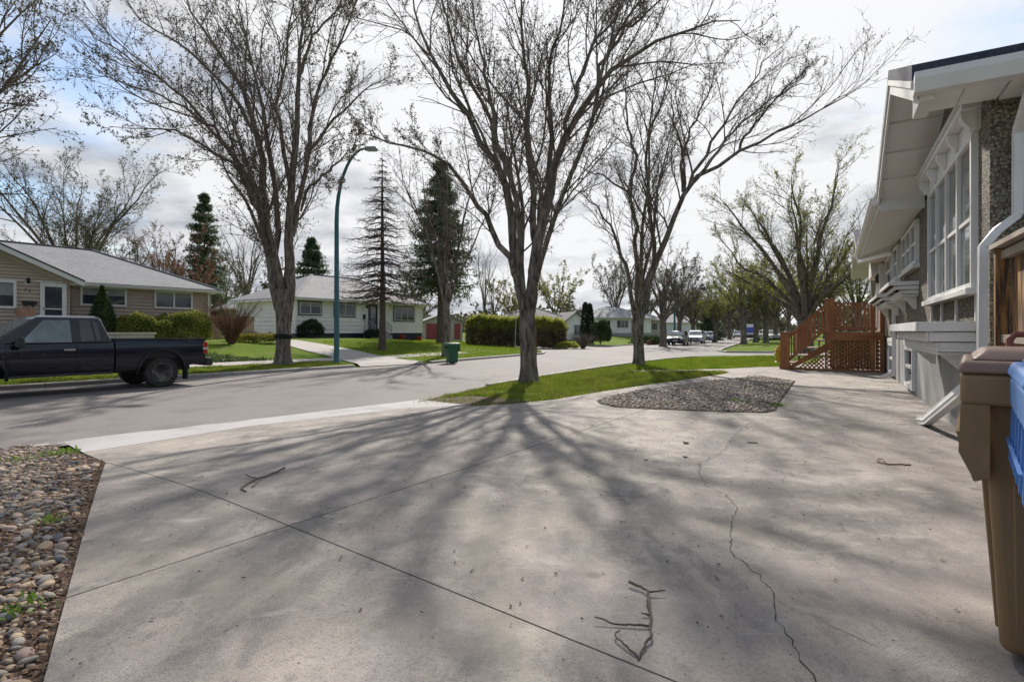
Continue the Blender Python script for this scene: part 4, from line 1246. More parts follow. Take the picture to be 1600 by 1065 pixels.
def hip_roof(parent, L, D, ze, slope, ov, mat, gable_left=False, thick=0.05):
    hd = D / 2 + ov; zr = ze + slope * hd
    xl, xr = -ov, L + ov
    rl = xl if gable_left else xl + hd; rr = xr - hd
    v = [(xl, -ov, ze), (xr, -ov, ze), (xr, D + ov, ze), (xl, D + ov, ze), (rl, D / 2, zr), (rr, D / 2, zr)]
    v += [(a, b, c - thick) for a, b, c in v[:4]]
    f = [(0, 1, 5, 4), (1, 2, 5), (2, 3, 4, 5), (3, 0, 4), (0, 6, 7, 1), (1, 7, 8, 2), (2, 8, 9, 3), (3, 9, 6, 0), (6, 9, 8, 7)]
    r = MB().add(v, f).build('roof', mat, parent)
    caps = MB()
    for a, b in (((xr, -ov, ze), (rr, D / 2, zr)), ((xr, D + ov, ze), (rr, D / 2, zr)), ((rl, D / 2, zr), (rr, D / 2, zr)), ((xl, -ov, ze), (rl, D / 2, zr))):
        caps.bar((a[0], a[1], a[2] + 0.02), (b[0], b[1], b[2] + 0.02), 0.22, 0.03)
    caps.build('ridge_cap', mat, r)
    fa = MB(); zt = ze - thick - 0.003; zb = zt - 0.15
    fa.box(xl, xr, -ov, -ov + 0.03, zb, zt); fa.box(xl, xr, D + ov - 0.03, D + ov, zb, zt); fa.box(xl, xl + 0.03, -ov + 0.03, D + ov - 0.03, zb, zt); fa.box(xr - 0.03, xr, -ov + 0.03, D + ov - 0.03, zb, zt)
    fa.build('fascia', m_white, parent)
    MB().box(xl + 0.03, xr - 0.03, -ov + 0.03, D + ov - 0.03, zb + 0.02, zb + 0.035).build('soffit', m_white, parent)
    gu = MB(); gu.prism([(-ov - 0.11, zt - 0.01), (-ov - 0.002, zt - 0.01), (-ov - 0.002, zt - 0.11), (-ov - 0.08, zt - 0.11)], xl, xr, 'x'); gu.build('gutter', m_white, parent)
    return zb + 0.02


def door(parent, x0, x1, z0, z1, y, frame, panel, glazed=True, out=-1):
    mb = MB(); ya, yb = sorted((y, y + out * 0.07)); w = 0.09
    mb.box(x0, x0 + w, ya, yb, z0, z1); mb.box(x1 - w, x1, ya, yb, z0, z1); mb.box(x0 + w, x1 - w, ya, yb, z1 - w, z1)
    zc = z0 + (z1 - z0) * 0.42
    yi = sorted((y + out * 0.01, y + out * 0.05)); b = 0.07
    d = MB(); d.box(x0 + w, x0 + w + b, yi[0], yi[1], z0, z1 - w); d.box(x1 - w - b, x1 - w, yi[0], yi[1], z0, z1 - w)
    d.box(x0 + w + b, x1 - w - b, yi[0], yi[1], z1 - w - b, z1 - w); d.box(x0 + w + b, x1 - w - b, yi[0], yi[1], z0, z0 + b * 1.4); d.box(x0 + w + b, x1 - w - b, yi[0], yi[1], zc, zc + 0.05)
    dd = d.build('door', frame, parent)
    mb.build('door_frame', frame, dd)
    yg = sorted((y + out * 0.012, y + out * 0.03))
    for a, c in ((z0 + b * 1.4, zc), (zc + 0.05, z1 - w - b)):
        MB().box(x0 + w + b, x1 - w - b, yg[0], yg[1], a, c).build('pane', panel, dd)
    MB().lathe([(0.0, -0.06), (0.025, -0.05), (0.03, -0.02), (0.02, 0.0)], 10, (x0 + w + 0.035, y + out * 0.05, zc + 0.03), 'y').build('handle', m_black, dd)
    return dd


def wall_lamp(parent, x, z, y, out=-1, plate=True):
    w = MB()
    if plate: w.box(x - 0.09, x + 0.09, *sorted((y, y + out * 0.03)), z - 0.16, z + 0.02)
    l = w.build('lamp_plate', m_white, parent) if plate else None
    mb = MB(); c = (x, y + out * 0.14, z)
    mb.lathe([(0.02, -0.14), (0.06, -0.11), (0.075, 0.03), (0.09, 0.05), (0.02, 0.12), (0.012, 0.16)], 8, c)
    mb.bar((x, y + out * 0.02, z - 0.02), (x, y + out * 0.14, z + 0.10), 0.02, 0.02)
    mb.build('wall_lamp', m_black, l or parent)


def text_part(parent, s, x, y, z, size, mat, name='house_number'):
    cu = bpy.data.curves.new('txt', 'FONT'); cu.body = s; cu.size = size; cu.extrude = 0.008; cu.align_x = 'CENTER'
    t = bpy.data.objects.new('txt', cu); COL.objects.link(t)
    dg = bpy.context.evaluated_depsgraph_get(); me = bpy.data.meshes.new_from_object(t.evaluated_get(dg)); bpy.data.objects.remove(t)
    me.materials.clear()
    o = link_mesh(name, me, mat, parent); o.location = (x, y, z); o.rotation_euler = (R(90), 0, 0)
    return o


RZ_S = math.atan2(DS[1], DS[0])
# ---- white house
A = np.array([-15.07, 38.0]); zb = 0.70
WH = thing('white_house', 'white sided bungalow with grey hip roof and navy window trim', 'house', (A[0], A[1], zb), RZ_S)
Lw, Dw = 12.3, 8.0; ze = 2.86
MB().box(0.03, Lw - 0.03, 0.03, Dw - 0.03, -0.8, 0.36).build('foundation', m_navy, WH)
mb = MB(); mb.box(0.01, Lw - 0.01, 0.01, Dw - 0.01, 0.36, ze - 0.15)
for p0, p1, nn in (((0, 0), (Lw, 0), (0, -1)), ((0, Dw), (0, 0), (-1, 0)), ((Lw, 0), (Lw, Dw), (1, 0))): lap_wall(mb, p0, p1, nn, 0.34, ze - 0.16, 0.29)
mb.build('wall', m_wsid, WH, recalc=False)
cb = MB()
for x in (-0.03, Lw - 0.06): MB().box(x, x + 0.09, -0.07, 0.05, 0.34, ze - 0.16).build('corner_board', m_white, WH)
hip_roof(WH, Lw, Dw, ze, 0.48, 0.5, m_shin2)
def ww(px0, px1, pt, pb, **k):
    s0, zt = wall_px(A, px0, pt); s1, _ = wall_px(A, px1, pt); _, zbm = wall_px(A, px0, pb)
    return window(WH, s0, s1, zbm - zb, zt - zb, -0.05, **k)
ww(467, 500.5, 471.5, 490.5, cols=2, trim=m_navy, blind=0.3)
ww(522, 553.5, 474, 493, cols=2, trim=m_navy)
ww(615, 646, 479.5, 500.5, cols=3, trim=m_navy)
s0, zt = wall_px(A, 575, 475); s1, _ = wall_px(A, 587, 475); _, z0 = wall_px(A, 581, 516)
door(WH, s0, s1 + 0.1, z0 - zb, zt - zb - 0.02, -0.05, m_navy, m_glass)
s, z = wall_px(A, 571.5, 479); wall_lamp(WH, s, z - zb, -0.02, plate=False)
s, z = wall_px(A, 568, 495); MB().box(s - 0.1, s + 0.1, -0.16, -0.02, z - zb - 0.2, z - zb + 0.2).build('mailbox', m_black, WH, bevel=0.02)
# front steps with iron railing
sd = wall_px(A, 581, 516)[0]
ST = thing('front_steps', 'concrete front steps with wrought iron railing at the white house', 'steps', (A[0] + DS[0] * sd, A[1] + DS[1] * sd, zb - 0.02), RZ_S)
for k in range(3):
    MB().box(-0.85, 0.85, -1.45 + k * 0.28, -0.05, -0.3 if k == 0 else 0.003 + 0.17 * k - 0.001, 0.17 * (k + 1)).build('step', m_walk, ST)
for x in (-0.8, 0.8):
    rl = MB(); pts = [(x, -0.1, 0.5), (x, -0.1, 1.35), (x, -0.75, 1.3), (x, -1.4, 0.95), (x, -1.4, 0.15)]
    for a, b in zip(pts[:-1], pts[1:]): rl.bar(a, b, 0.035, 0.035, (1, 0, 0))
    for k in range(5):
        y = -0.25 - k * 0.24; zt_ = 1.3 - max(0, -y - 0.75) * 0.55
        rl.bar((x, y, 0.45 - k * 0.05), (x, y, zt_), 0.02, 0.02)
        rl.bar((x, y, 0.6 - k * 0.03), (x, y - 0.2, zt_ - 0.15), 0.02, 0.02)
    rl.build('railing', M('pale_iron', (0.32, 0.32, 0.33), rough=0.5), ST)
m_pot = M('red_pot', (0.42, 0.045, 0.02), (0.34, 0.035, 0.018), 4, rough=0.5)
for px, lab in ((621.5, 'red flower pot left of the two by the white house'), (648.5, 'red flower pot nearest the right corner of the white house')):
    s = wall_px(A, px, 520)[0]; p = A + DS * s - NS * 0.5
    o = MB().lathe([(0.17, 0), (0.24, 0.34), (0.27, 0.34), (0.28, 0.42), (0.24, 0.42), (0.22, 0.36)], 16).build('flower_pot', m_pot, smooth=True)
    o.location = (p[0], p[1], g1(p[0], p[1])); tag(o, lab, 'pot', 'red pots by the white house')
p = A + DS * wall_px(A, 473, 520)[0] - NS * 1.0
shrub('round_shrub', 'round dark shrub under the first window of the white house', (p[0], p[1], g1(*p)), (0.85, 0.7, 0.75), 6000, 0.10, m_darkshrub, 91)
p = A + DS * wall_px(A, 570, 525)[0] - NS * 1.2
shrub('round_shrub', 'dark shrub left of the white house front steps', (p[0], p[1], g1(*p)), (0.75, 0.6, 0.5), 5000, 0.10, m_darkshrub, 92)
# bench and boards by the side wall of the white house
p = at_d(412, 34.5)
BN = thing('garden_bench', 'small white bench beside the white house side wall', 'bench', p, RZ_S)
MB().box(-0.6, 0.6, -0.2, 0.2, 0.42, 0.48).build('seat', m_white, BN, bevel=0.01)
for x in (-0.5, 0.42): MB().box(x, x + 0.08, -0.16, 0.16, 0, 0.42).build('leg', m_white, BN)
LB = thing('lumber_boards', 'yellow boards lying in front of the white bench', 'boards', at_d(397, 33.3), RZ_S + 0.1)
m_lumber = M('fresh_lumber', (0.45, 0.26, 0.08), (0.36, 0.20, 0.06), 5, rough=0.8)
for k, (a, b) in enumerate(((0.0, 0.10), (0.17, 0.25))): MB().box(-1.5, 1.4 - 0.3 * k, -0.06 + 0.1 * k, 0.05 + 0.1 * k, 0.0 + a, b).build('board', m_lumber, LB)
shrub('yellow_shrub', 'low yellow flowering clump in front of the lumber boards', at_d(400, 30.5), (1.5, 0.5, 0.28), 3500, 0.10, m_yel, 93)

# ---- tan house
C = np.array([-17.3, 31.1]); zt0 = 0.74
Lm = 13.0; B0 = C - DS * Lm
TH = thing('tan_house', 'tan sided bungalow with grey shingle roof behind the pickup', 'house', (B0[0], B0[1], zt0), RZ_S)
Dt = 8.5; ze = 2.80; Lt = Lm
MB().box(0.03, Lt - 0.03, 0.03, Dt - 0.03, -0.8, 0.3).build('foundation', m_found, TH)
mb = MB(); mb.box(0.01, Lt - 0.01, 0.01, Dt - 0.01, 0.3, ze - 0.15)
xw = Lt - 6.57; wy = -0.55                               # projecting wing on the left
lap_wall(mb, (xw, 0), (Lt, 0), (0, -1), 0.28, ze - 0.16); lap_wall(mb, (Lt, 0), (Lt, Dt), (1, 0), 0.28, ze - 0.16)
mb.build('wall', m_tan, TH, recalc=False)
hip_roof(TH, Lt, Dt, ze, 0.45, 0.5, m_shin)
cb = MB(); cb.box(Lt - 0.05, Lt + 0.07, -0.065, 0.05, 0.28, ze - 0.16); cb.build('corner_board', M('pale_tan_trim', (0.50, 0.42, 0.35), rough=0.6), TH)
MB().box(Lt - 0.13, Lt - 0.05, -0.12, -0.04, 0.1, ze - 0.15).build('downspout', m_white, TH)
# wing: front wall with low gable
wx0, wx1 = xw - 7.0, xw; pk_x = (wx0 + wx1) / 2; gs = 0.47
mb = MB()
mb.box(wx0 + 0.01, wx1 - 0.01, wy + 0.01, 0.3, 0.3, ze - 0.15)
lap_wall(mb, (wx0, wy), (wx1, wy), (0, -1), 0.28, ze - 0.16); lap_wall(mb, (wx1, wy), (wx1, 0), (1, 0), 0.28, ze - 0.16)
nst = 12; zg0 = ze - 0.16
for i in range(nst):
    c = (wx1 - pk_x + 0.25) * gs / nst; za = zg0 + i * c; hwid = (wx1 - pk_x + 0.05) * (1 - (i + 0.4) / nst)
    lap_wall(mb, (pk_x - hwid, wy), (pk_x + hwid, wy), (0, -1), za, za + c + 0.001, c)
mb.prism([(wx0 + 0.1, zg0), (wx1 - 0.05, zg0), (wx1 - 0.05, zg0 + 0.1), (pk_x, zg0 + 0.1 + gs * (wx1 - pk_x - 0.05)), (wx0 + 0.1, zg0 + 0.1)], wy + 0.003, 0.2, 'y')
mb.build('wing_wall', m_tan, TH, recalc=False)
MB().box(wx0 + 0.03, wx1 - 0.03, wy + 0.03, 0.3, -0.8, 0.28).build('wing_foundation', m_found, TH)
rov = 0.45; e = 0.45
for sgn in (-1, 1):
    xe = pk_x + sgn * (wx1 - pk_x + e); zr = ze + gs * (wx1 - pk_x + e)
    yb_ = Dt / 2
    r = MB(); r.hexa([(xe, wy - rov, ze - 0.05), (pk_x, wy - rov, zr - 0.05), (pk_x, yb_, zr - 0.05), (xe, yb_, ze - 0.05), (xe, wy - rov, ze + 0.012), (pk_x, wy - rov, zr + 0.012), (pk_x, yb_, zr + 0.012), (xe, yb_, ze + 0.012)])
    rr_ = r.build('wing_roof', m_shin, TH)
    f_ = MB(); f_.bar((xe, wy - rov + 0.02, ze - 0.155), (pk_x, wy - rov + 0.02, zr - 0.155), 0.03, 0.19); f_.build('rake_board', m_white, rr_)
    f_ = MB(); f_.hexa([(xe, wy - rov + 0.04, ze - 0.19), (pk_x, wy - rov + 0.04, zr - 0.19), (pk_x, wy, zr - 0.19), (xe, wy, ze - 0.19), (xe, wy - rov + 0.04, ze - 0.17), (pk_x, wy - rov + 0.04, zr - 0.17), (pk_x, wy, zr - 0.17), (xe, wy, ze - 0.17)]); f_.build('rake_soffit', m_white, rr_)
    f_ = MB(); f_.bar((pk_x + sgn * (wx1 - pk_x), wy - 0.035, ze - 0.10), (pk_x, wy - 0.035, zr - 0.30), 0.075, 0.24); f_.build('frieze_board', m_tan, rr_)
    f_ = MB(); f_.bar((xe, wy - rov - 0.004, ze + 0.0), (pk_x, wy - rov - 0.004, zr + 0.0), 0.02, 0.05); f_.build('drip_edge', m_black, rr_)
Wo = B0 - NS * 0.572
def tw(px0, px1, pt, pb, org=B0, y=-0.05, **k):
    s0, zt = wall_px(org, px0, pt); s1, _ = wall_px(org, px1, pt); _, zbm = wall_px(org, (px0), pb)
    return window(TH, s0, s1, zbm - zt0, zt - zt0, y, **k)
tw(124.5, 197, 446.5, 477, cols=2, fw=0.09, blind=0.35); tw(240, 300, 453.5, 481.5, cols=2, fw=0.09, blind=0.25)
s1, zt = wall_px(Wo, 25, 438.5); _, z0 = wall_px(Wo, 25, 482)
window(TH, s1 - 2.2, s1, z0 - zt0, zt - zt0, wy - 0.05, cols=2, fw=0.1, blind=0.45)
s0, zt = wall_px(Wo, 62, 441.5); s1, _ = wall_px(Wo, 103, 441.5); _, z0 = wall_px(Wo, 82, 513)
s1 = min(s1, wx1 - 0.04)
door(TH, s0, s1, z0 - zt0, zt - zt0, wy - 0.05, m_white, m_glass)
s, z = wall_px(Wo, 43, 438.5); wall_lamp(TH, s, z - zt0, wy - 0.02)
for ch, px, py in (('7', 39.5, 455), ('2', 46, 456.5)):
    s, z = wall_px(Wo, px, py); text_part(TH, ch, s, wy - 0.05, z - zt0, 0.2, m_black)
s, z = wall_px(Wo, 45.5, 473)
MBX = MB().box(s - 0.24, s + 0.24, wy - 0.16, wy - 0.02, z - zt0 - 0.09, z - zt0 + 0.09).build('mailbox', m_black, TH, bevel=0.02)
for dx in (-0.13, 0.13): MB().box(s + dx - 0.02, s + dx + 0.02, wy - 0.1, wy - 0.06, z - zt0 - 0.2, z - zt0 - 0.09).build('paper_hook', m_black, MBX)
# porch slab and wooden chair in front of the wing
pp = Wo + DS * wall_px(Wo, 70, 513)[0] - NS * 1.1
PS = MB().box(-3.6, 1.2, -1.0, 1.05, -0.6, 0.36).build('porch_slab', m_found); PS.location = (pp[0], pp[1], zt0); PS.rotation_euler = (0, 0, RZ_S)
tag(PS, 'low concrete porch slab in front of the tan house door', 'porch')
CH = thing('adirondack_chair', 'reddish brown wooden garden chair on the tan house porch', 'chair', (0, 0, 0), RZ_S + 0.25)
pc = at_Y(31, 500, 0)
q = pp - DS * 0.75 - NS * 0.35; CH.location = (q[0], q[1], zt0 + 0.36)
m_redwood = M('red_wood', (0.13, 0.05, 0.025), (0.30, 0.15, 0.09), 3, rough=0.6, stretch=(1, 1, 0.3))
for k in range(5):
    x = -0.26 + k * 0.13
    b = MB(); b.bar((x, 0.18, 0.3), (x * 1.25, 0.62, 1.15 - abs(k - 2) * 0.04), 0.115, 0.025, (0, 1, 0)); b.build('back_slat', m_redwood, CH)
    MB().hexa([(x - 0.05, -0.4 , 0.37), (x + 0.05, -0.4, 0.37), (x + 0.05, 0.25, 0.29), (x - 0.05, 0.25, 0.29), (x - 0.05, -0.4, 0.395), (x + 0.05, -0.4, 0.395), (x + 0.05, 0.25, 0.315), (x - 0.05, 0.25, 0.315)]).build('seat_slat', m_redwood, CH)
for s_ in (-1, 1):
    MB().box(s_ * 0.36 - 0.07, s_ * 0.36 + 0.07, -0.45, 0.35, 0.56, 0.585).build('armrest', M('dark_armrest', (0.05, 0.03, 0.025), rough=0.6), CH, bevel=0.008)
    MB().box(s_ * 0.33 - 0.03, s_ * 0.33 + 0.03, -0.42, -0.33, 0, 0.558).build('leg', m_redwood, CH)
    b = MB(); b.bar((s_ * 0.33, -0.3, 0.32), (s_ * 0.33, 0.6, 0.05), 0.05, 0.12); b.build('leg', m_redwood, CH)
pl = at_d(205, 25.5)
PB = MB(); PB.box(-0.9, 0.9, -0.25, 0.25, -0.3, 0.52); PB.box(-0.96, 0.96, -0.3, 0.3, 0.52, 0.6)
o = PB.build('planter_box', M('pale_planter', (0.58, 0.52, 0.44), (0.50, 0.44, 0.37), 3, rough=0.8), bevel=0.01); o.location = pl; o.rotation_euler = (0, 0, RZ_S)
tag(o, 'pale stone planter box under the junipers of the tan house', 'planter')
p = B0 + DS * wall_px(B0, 148, 480)[0] - NS * 1.0
cone_shrub('cone_cedar', 'dark conical cedar in front of the tan house window', (p[0], p[1], g1(*p)), 0.72, 2.65, 9000, 0.10, m_cedar, 94)
for px, off, rad, sd_, lab in ((192, 1.6, (0.95, 0.8, 0.85), 95, 'yellow green juniper next to the conical cedar'), (212, 2.2, (0.8, 0.7, 0.72), 96, 'juniper in the middle of the tan house bed'), (262, 1.7, (1.45, 0.95, 0.92), 97, 'broad green juniper under the right window of the tan house')):
    p = B0 + DS * wall_px(B0, px, 500)[0] - NS * off
    shrub('juniper_shrub', lab, (p[0], p[1], g1(*p)), rad, 9000, 0.11, m_juniper, sd_)
bare_shrub('bare_shrub', 'thin bare shrub against the tan house right corner', at_d(316, 30.2), 0.5, 1.5, 98, 50)
# wooden fence between the two houses
FE = thing('board_fence', 'short weathered board fence beside the tan house corner', 'fence', (C[0] + NS[0] * 1.2, C[1] + NS[1] * 1.2, zt0 - 0.05), RZ_S)
m_oldwood = M('weathered_wood', (0.36, 0.27, 0.19), (0.27, 0.20, 0.14), 4, rough=0.9, stretch=(1, 1, 0.2))
fb = MB().box(-0.065, 0.065, -0.01, 0.01, 0, 1.45); pr = None
for k in range(22):
    if pr is None: pr = fb.build('fence_board', m_oldwood, FE)
    else: pr2 = link_mesh('fence_board', pr.data, None, FE); pr2.location = (0.15 * k + 0.1, 0, 0.02 * math.sin(k * 3.1))
pr.location = (0.1, 0, 0)
for z in (0.4, 1.15): MB().box(0, 3.4, 0.012, 0.05, z, z + 0.09).build('rail', m_oldwood, FE)

# ---- garage
ga = math.atan2(0.30, 1.0)
p = at_d(663, 70)
GA = thing('garage', 'beige gabled garage with red doors beside the spruce', 'garage', p, ga)
Lg, Dg = 5.0, 7.0; hg = 2.3
g = MB(); g.prism([(0, -0.5), (Lg, -0.5), (Lg, hg), (Lg / 2, hg + 0.95), (0, hg)], 0, Dg, 'y'); g.build('wall', m_beige, GA)
for sgn in (-1, 1):
    xe = Lg / 2 + sgn * (Lg / 2 + 0.35); zz_ = hg - 0.13
    MB().hexa([(xe, -0.4, zz_), (Lg / 2, -0.4, hg + 0.96), (Lg / 2, Dg + 0.3, hg + 0.96), (xe, Dg + 0.3, zz_), (xe, -0.4, zz_ + 0.1), (Lg / 2, -0.4, hg + 1.06), (Lg / 2, Dg + 0.3, hg + 1.06), (xe, Dg + 0.3, zz_ + 0.1)]).build('roof', m_shin2, GA)
m_reddoor = M('red_door', (0.30, 0.065, 0.06), (0.24, 0.05, 0.048), 3, rough=0.6)
dr = MB().box(0.25, 2.35, -0.04, -0.003, 0, 2.0).build('garage_door', m_reddoor, GA)
for k in range(4): MB().box(0.27, 2.33, -0.06, -0.041, 0.03 + k * 0.5, 0.46 + k * 0.5).build('door_panel', m_reddoor, dr)
MB().box(3.9, 4.7, -0.05, -0.003, 0, 2.0).build('side_door', m_reddoor, GA)

# ---- corner house behind the hedge
def plain_house(name, label, loc, rz, L, D, h, roofm, wallm, wins, slope=0.42, fnd=0.3, doorx=None):
    H = thing(name, label, 'house', loc, rz)
    MB().box(0.03, L - 0.03, 0.03, D - 0.03, -0.8, fnd).build('foundation', m_found, H)
    mb = MB(); mb.box(0, L, 0, D, fnd, h - 0.15); mb.build('wall', wallm, H)
    hip_roof(H, L, D, h, slope, 0.5, roofm)
    for (x0, x1, z0, z1, c) in wins: window(H, x0, x1, z0, z1, -0.002, cols=c, fw=0.06)
    if doorx: door(H, doorx, doorx + 1.0, fnd, fnd + 2.1, -0.002, m_white, m_glass)
    return H


CHS = plain_house('corner_house', 'cream bungalow with taupe roof behind the corner hedge', at_d(786, 66), R(14), 9.0, 8.0, 2.75, m_shin3, m_beige,
            [(1.0, 2.6, 1.3, 2.3, 2), (4.0, 6.0, 1.1, 2.3, 2)])
# its gabled entrance on the right
gx0, gx1 = 7.3, 10.2
g = MB(); g.prism([(gx0, -0.3), (gx1, -0.3), (gx1, 2.65), ((gx0 + gx1) / 2, 3.75), (gx0, 2.65)], -1.6, 3.0, 'y'); g.build('entrance_wing', m_wsid, CHS)
for sgn in (-1, 1):
    xm = (gx0 + gx1) / 2; xe = xm + sgn * 1.85
    MB().hexa([(xe, -2.0, 2.38), (xm, -2.0, 3.8), (xm, 4.0, 3.8), (xe, 4.0, 2.38), (xe, -2.0, 2.5), (xm, -2.0, 3.92), (xm, 4.0, 3.92), (xe, 4.0, 2.5)]).build('wing_roof', m_shin3, CHS)
window(CHS, 8.5, 9.5, 1.0, 2.3, -1.602, cols=2)
MB().box(4.2, 4.8, 3.6, 4.2, 4.0, 5.1).build('chimney', M('brick_red', (0.20, 0.08, 0.055), (0.26, 0.12, 0.09), 8, rough=0.9), CHS)
plain_house('grey_house', 'grey roofed bungalow beyond the tall cedars', at_d(935, 84), R(24), 10.0, 8.0, 2.75, m_shin, m_wsid, [(1.0, 2.2, 1.2, 2.3, 2), (3.4, 5.6, 1.1, 2.3, 3), (7.0, 8.6, 1.2, 2.3, 2)], doorx=6.0)
plain_house('far_house', 'pale far house left of the dark blue parked car', at_d(1004, 92), R(55), 10.0, 8.0, 3.0, m_shin2, m_beige, [(0.8, 2.6, 1.2, 2.4, 2), (4.2, 6.8, 1.1, 2.4, 3), (8.0, 9.2, 1.2, 2.4, 1)], doorx=3.0)
plain_house('far_house', 'distant white house showing above the parked cars', at_d(1080, 118), R(60), 12.0, 9.0, 3.1, m_shin2, m_wsid, [(1, 3, 1.2, 2.4, 2), (5, 8, 1.1, 2.4, 3)])
plain_house('far_house', 'distant pale house at the end of the far street', at_d(1130, 165), R(20), 14.0, 9.0, 3.2, m_shin, m_wsid, [(1, 3, 1.2, 2.4, 2), (5, 8, 1.1, 2.4, 3)])
plain_house('back_house', 'grey roofed house glimpsed between tan and white house', at_d(352, 58), R(40), 9.0, 8.0, 2.9, m_shin, m_beige, [(1, 3, 1.2, 2.2, 2)])
cone_shrub('tall_cedar', 'left of the two tall narrow cedars beside the corner house', at_d(914.5, 58), 0.52, 4.2, 6000, 0.16, m_darkshrub, 101, power=0.35)
cone_shrub('tall_cedar', 'right of the two tall narrow cedars beside the corner house', at_d(921.5, 58.5), 0.50, 4.1, 6000, 0.16, m_darkshrub, 102, power=0.35)
shrub('round_cedar', 'big rounded dark green cedar right of the two narrow cedars', at_d(938, 54), (1.05, 1.0, 1.5), 9000, 0.15, m_cedar, 103)
bare_shrub('bare_shrub', 'purple brown bare bush at the right end of the hedge', at_d(911, 46.5), 1.3, 1.35, 104, 110, m_bark2)
shrub('low_shrub', 'low yellow green shrub at the hedge corner', at_d(886, 45.2), (0.9, 0.6, 0.35), 3000, 0.11, m_hhigh, 105)
lowwall = MB()
BW = thing('brick_planter', 'low red brick planter wall by the far parked cars', 'planter', at_d(1012, 58), R(60))
mbk = MATS['brick_red']
for c_ in range(4):
    for k in range(14):
        MB().box(k * 0.32 + (0.16 if c_ % 2 else 0), k * 0.32 + 0.30 + (0.16 if c_ % 2 else 0), -0.1, 0.1, 0.14 * c_, 0.14 * c_ + 0.125).build('brick', mbk, BW)
shrub('planter_shrub', 'low green planting above the brick planter', at_d(1012, 59.5), (2.2, 0.8, 0.55), 3500, 0.14, m_cedar, 106)
# ------------------------------------------------------------------ the near house on the right
def pebble_dash():
    m = bpy.data.materials.new('pebble_dash'); m.use_nodes = True
    nt = m.node_tree; N = nt.nodes.new; L = nt.links.new; p = nt.nodes['Principled BSDF']; p.inputs['Roughness'].default_value = 0.9
    tc = N('ShaderNodeTexCoord'); vo = N('ShaderNodeTexVoronoi'); vo.inputs['Scale'].default_value = 55
    L(tc.outputs['Object'], vo.inputs['Vector'])
    sp = N('ShaderNodeSeparateColor'); L(vo.outputs['Color'], sp.inputs[0])
    rp = N('ShaderNodeValToRGB'); e = rp.color_ramp.elements
    e[0].position = 0.0; e[0].color = (0.060, 0.052, 0.040, 1); e[1].position = 1.0; e[1].color = (0.40, 0.35, 0.28, 1)
    for ps, c in ((0.3, (0.115, 0.10, 0.078, 1)), (0.65, (0.20, 0.175, 0.135, 1))):
        k = e.new(ps); k.color = c
    L(sp.outputs[0], rp.inputs['Fac']); L(rp.outputs['Color'], p.inputs['Base Color'])
    bp = N('ShaderNodeBump'); bp.inputs['Strength'].default_value = 1.0; bp.inputs['Distance'].default_value = 0.02; bp.invert = True
    L(vo.outputs['Distance'], bp.inputs['Height']); L(bp.outputs[0], p.inputs['Normal'])
    return m


m_peb = pebble_dash()
m_parge = layered('parged_foundation', (0.30, 0.30, 0.285), [(1.4, 0.4, 0.7, (0.21, 0.21, 0.20), 0.7, 'n', (1, 1, 0.35)), (6, 0.5, 0.75, (0.38, 0.37, 0.35), 0.6, 'n', (1, 1, 0.3)), (40, 0.5, 0.7, (0.22, 0.21, 0.20), 0.4, 'n', U)], bump=0.3, bscale=40)
m_oldwhite = layered('weathered_white', (0.70, 0.69, 0.67), [(5, 0.5, 0.75, (0.47, 0.45, 0.42), 0.6, 'n', (0.5, 1, 3)), (30, 0.55, 0.72, (0.36, 0.33, 0.29), 0.55, 'n', (0.3, 1, 3))], rough=0.7, bump=0.3, bscale=40)
m_soff = M('soffit_white', (0.80, 0.79, 0.77), (0.74, 0.73, 0.71), 1.5, rough=0.55)
RZ_H = math.atan2(HD[1], HD[0])
H = thing('stucco_house', 'pebble dash house with white soffits along the right edge', 'house', (HO[0], HO[1], 0), RZ_H)
XN, XF = -0.95, 18.4
MB().box(XN + 0.03, XF, -9, 0, -0.4, 1.05).build('foundation_wall', m_parge, H)
sw = MB(); sw.box(XN, XF, -9, 0.03, 1.05, 3.30); sw.build('stucco_wall', m_peb, H, bevel=0.02)
RX, RZt = 0.95, 4.45
for (xa, xr, xb, zr) in ((XN, RX, 2.85, 4.34), (12.3, 15.1, 17.9, 4.54)):
    MB().prism([(xa + 0.02, 3.302), (xb, 3.302), (xb, 3.57), (xr, zr + 0.01), (xa + 0.02, 3.585)], -4.0, 0.029, 'y').build('gable_wall', m_peb, H)
YE = 0.65


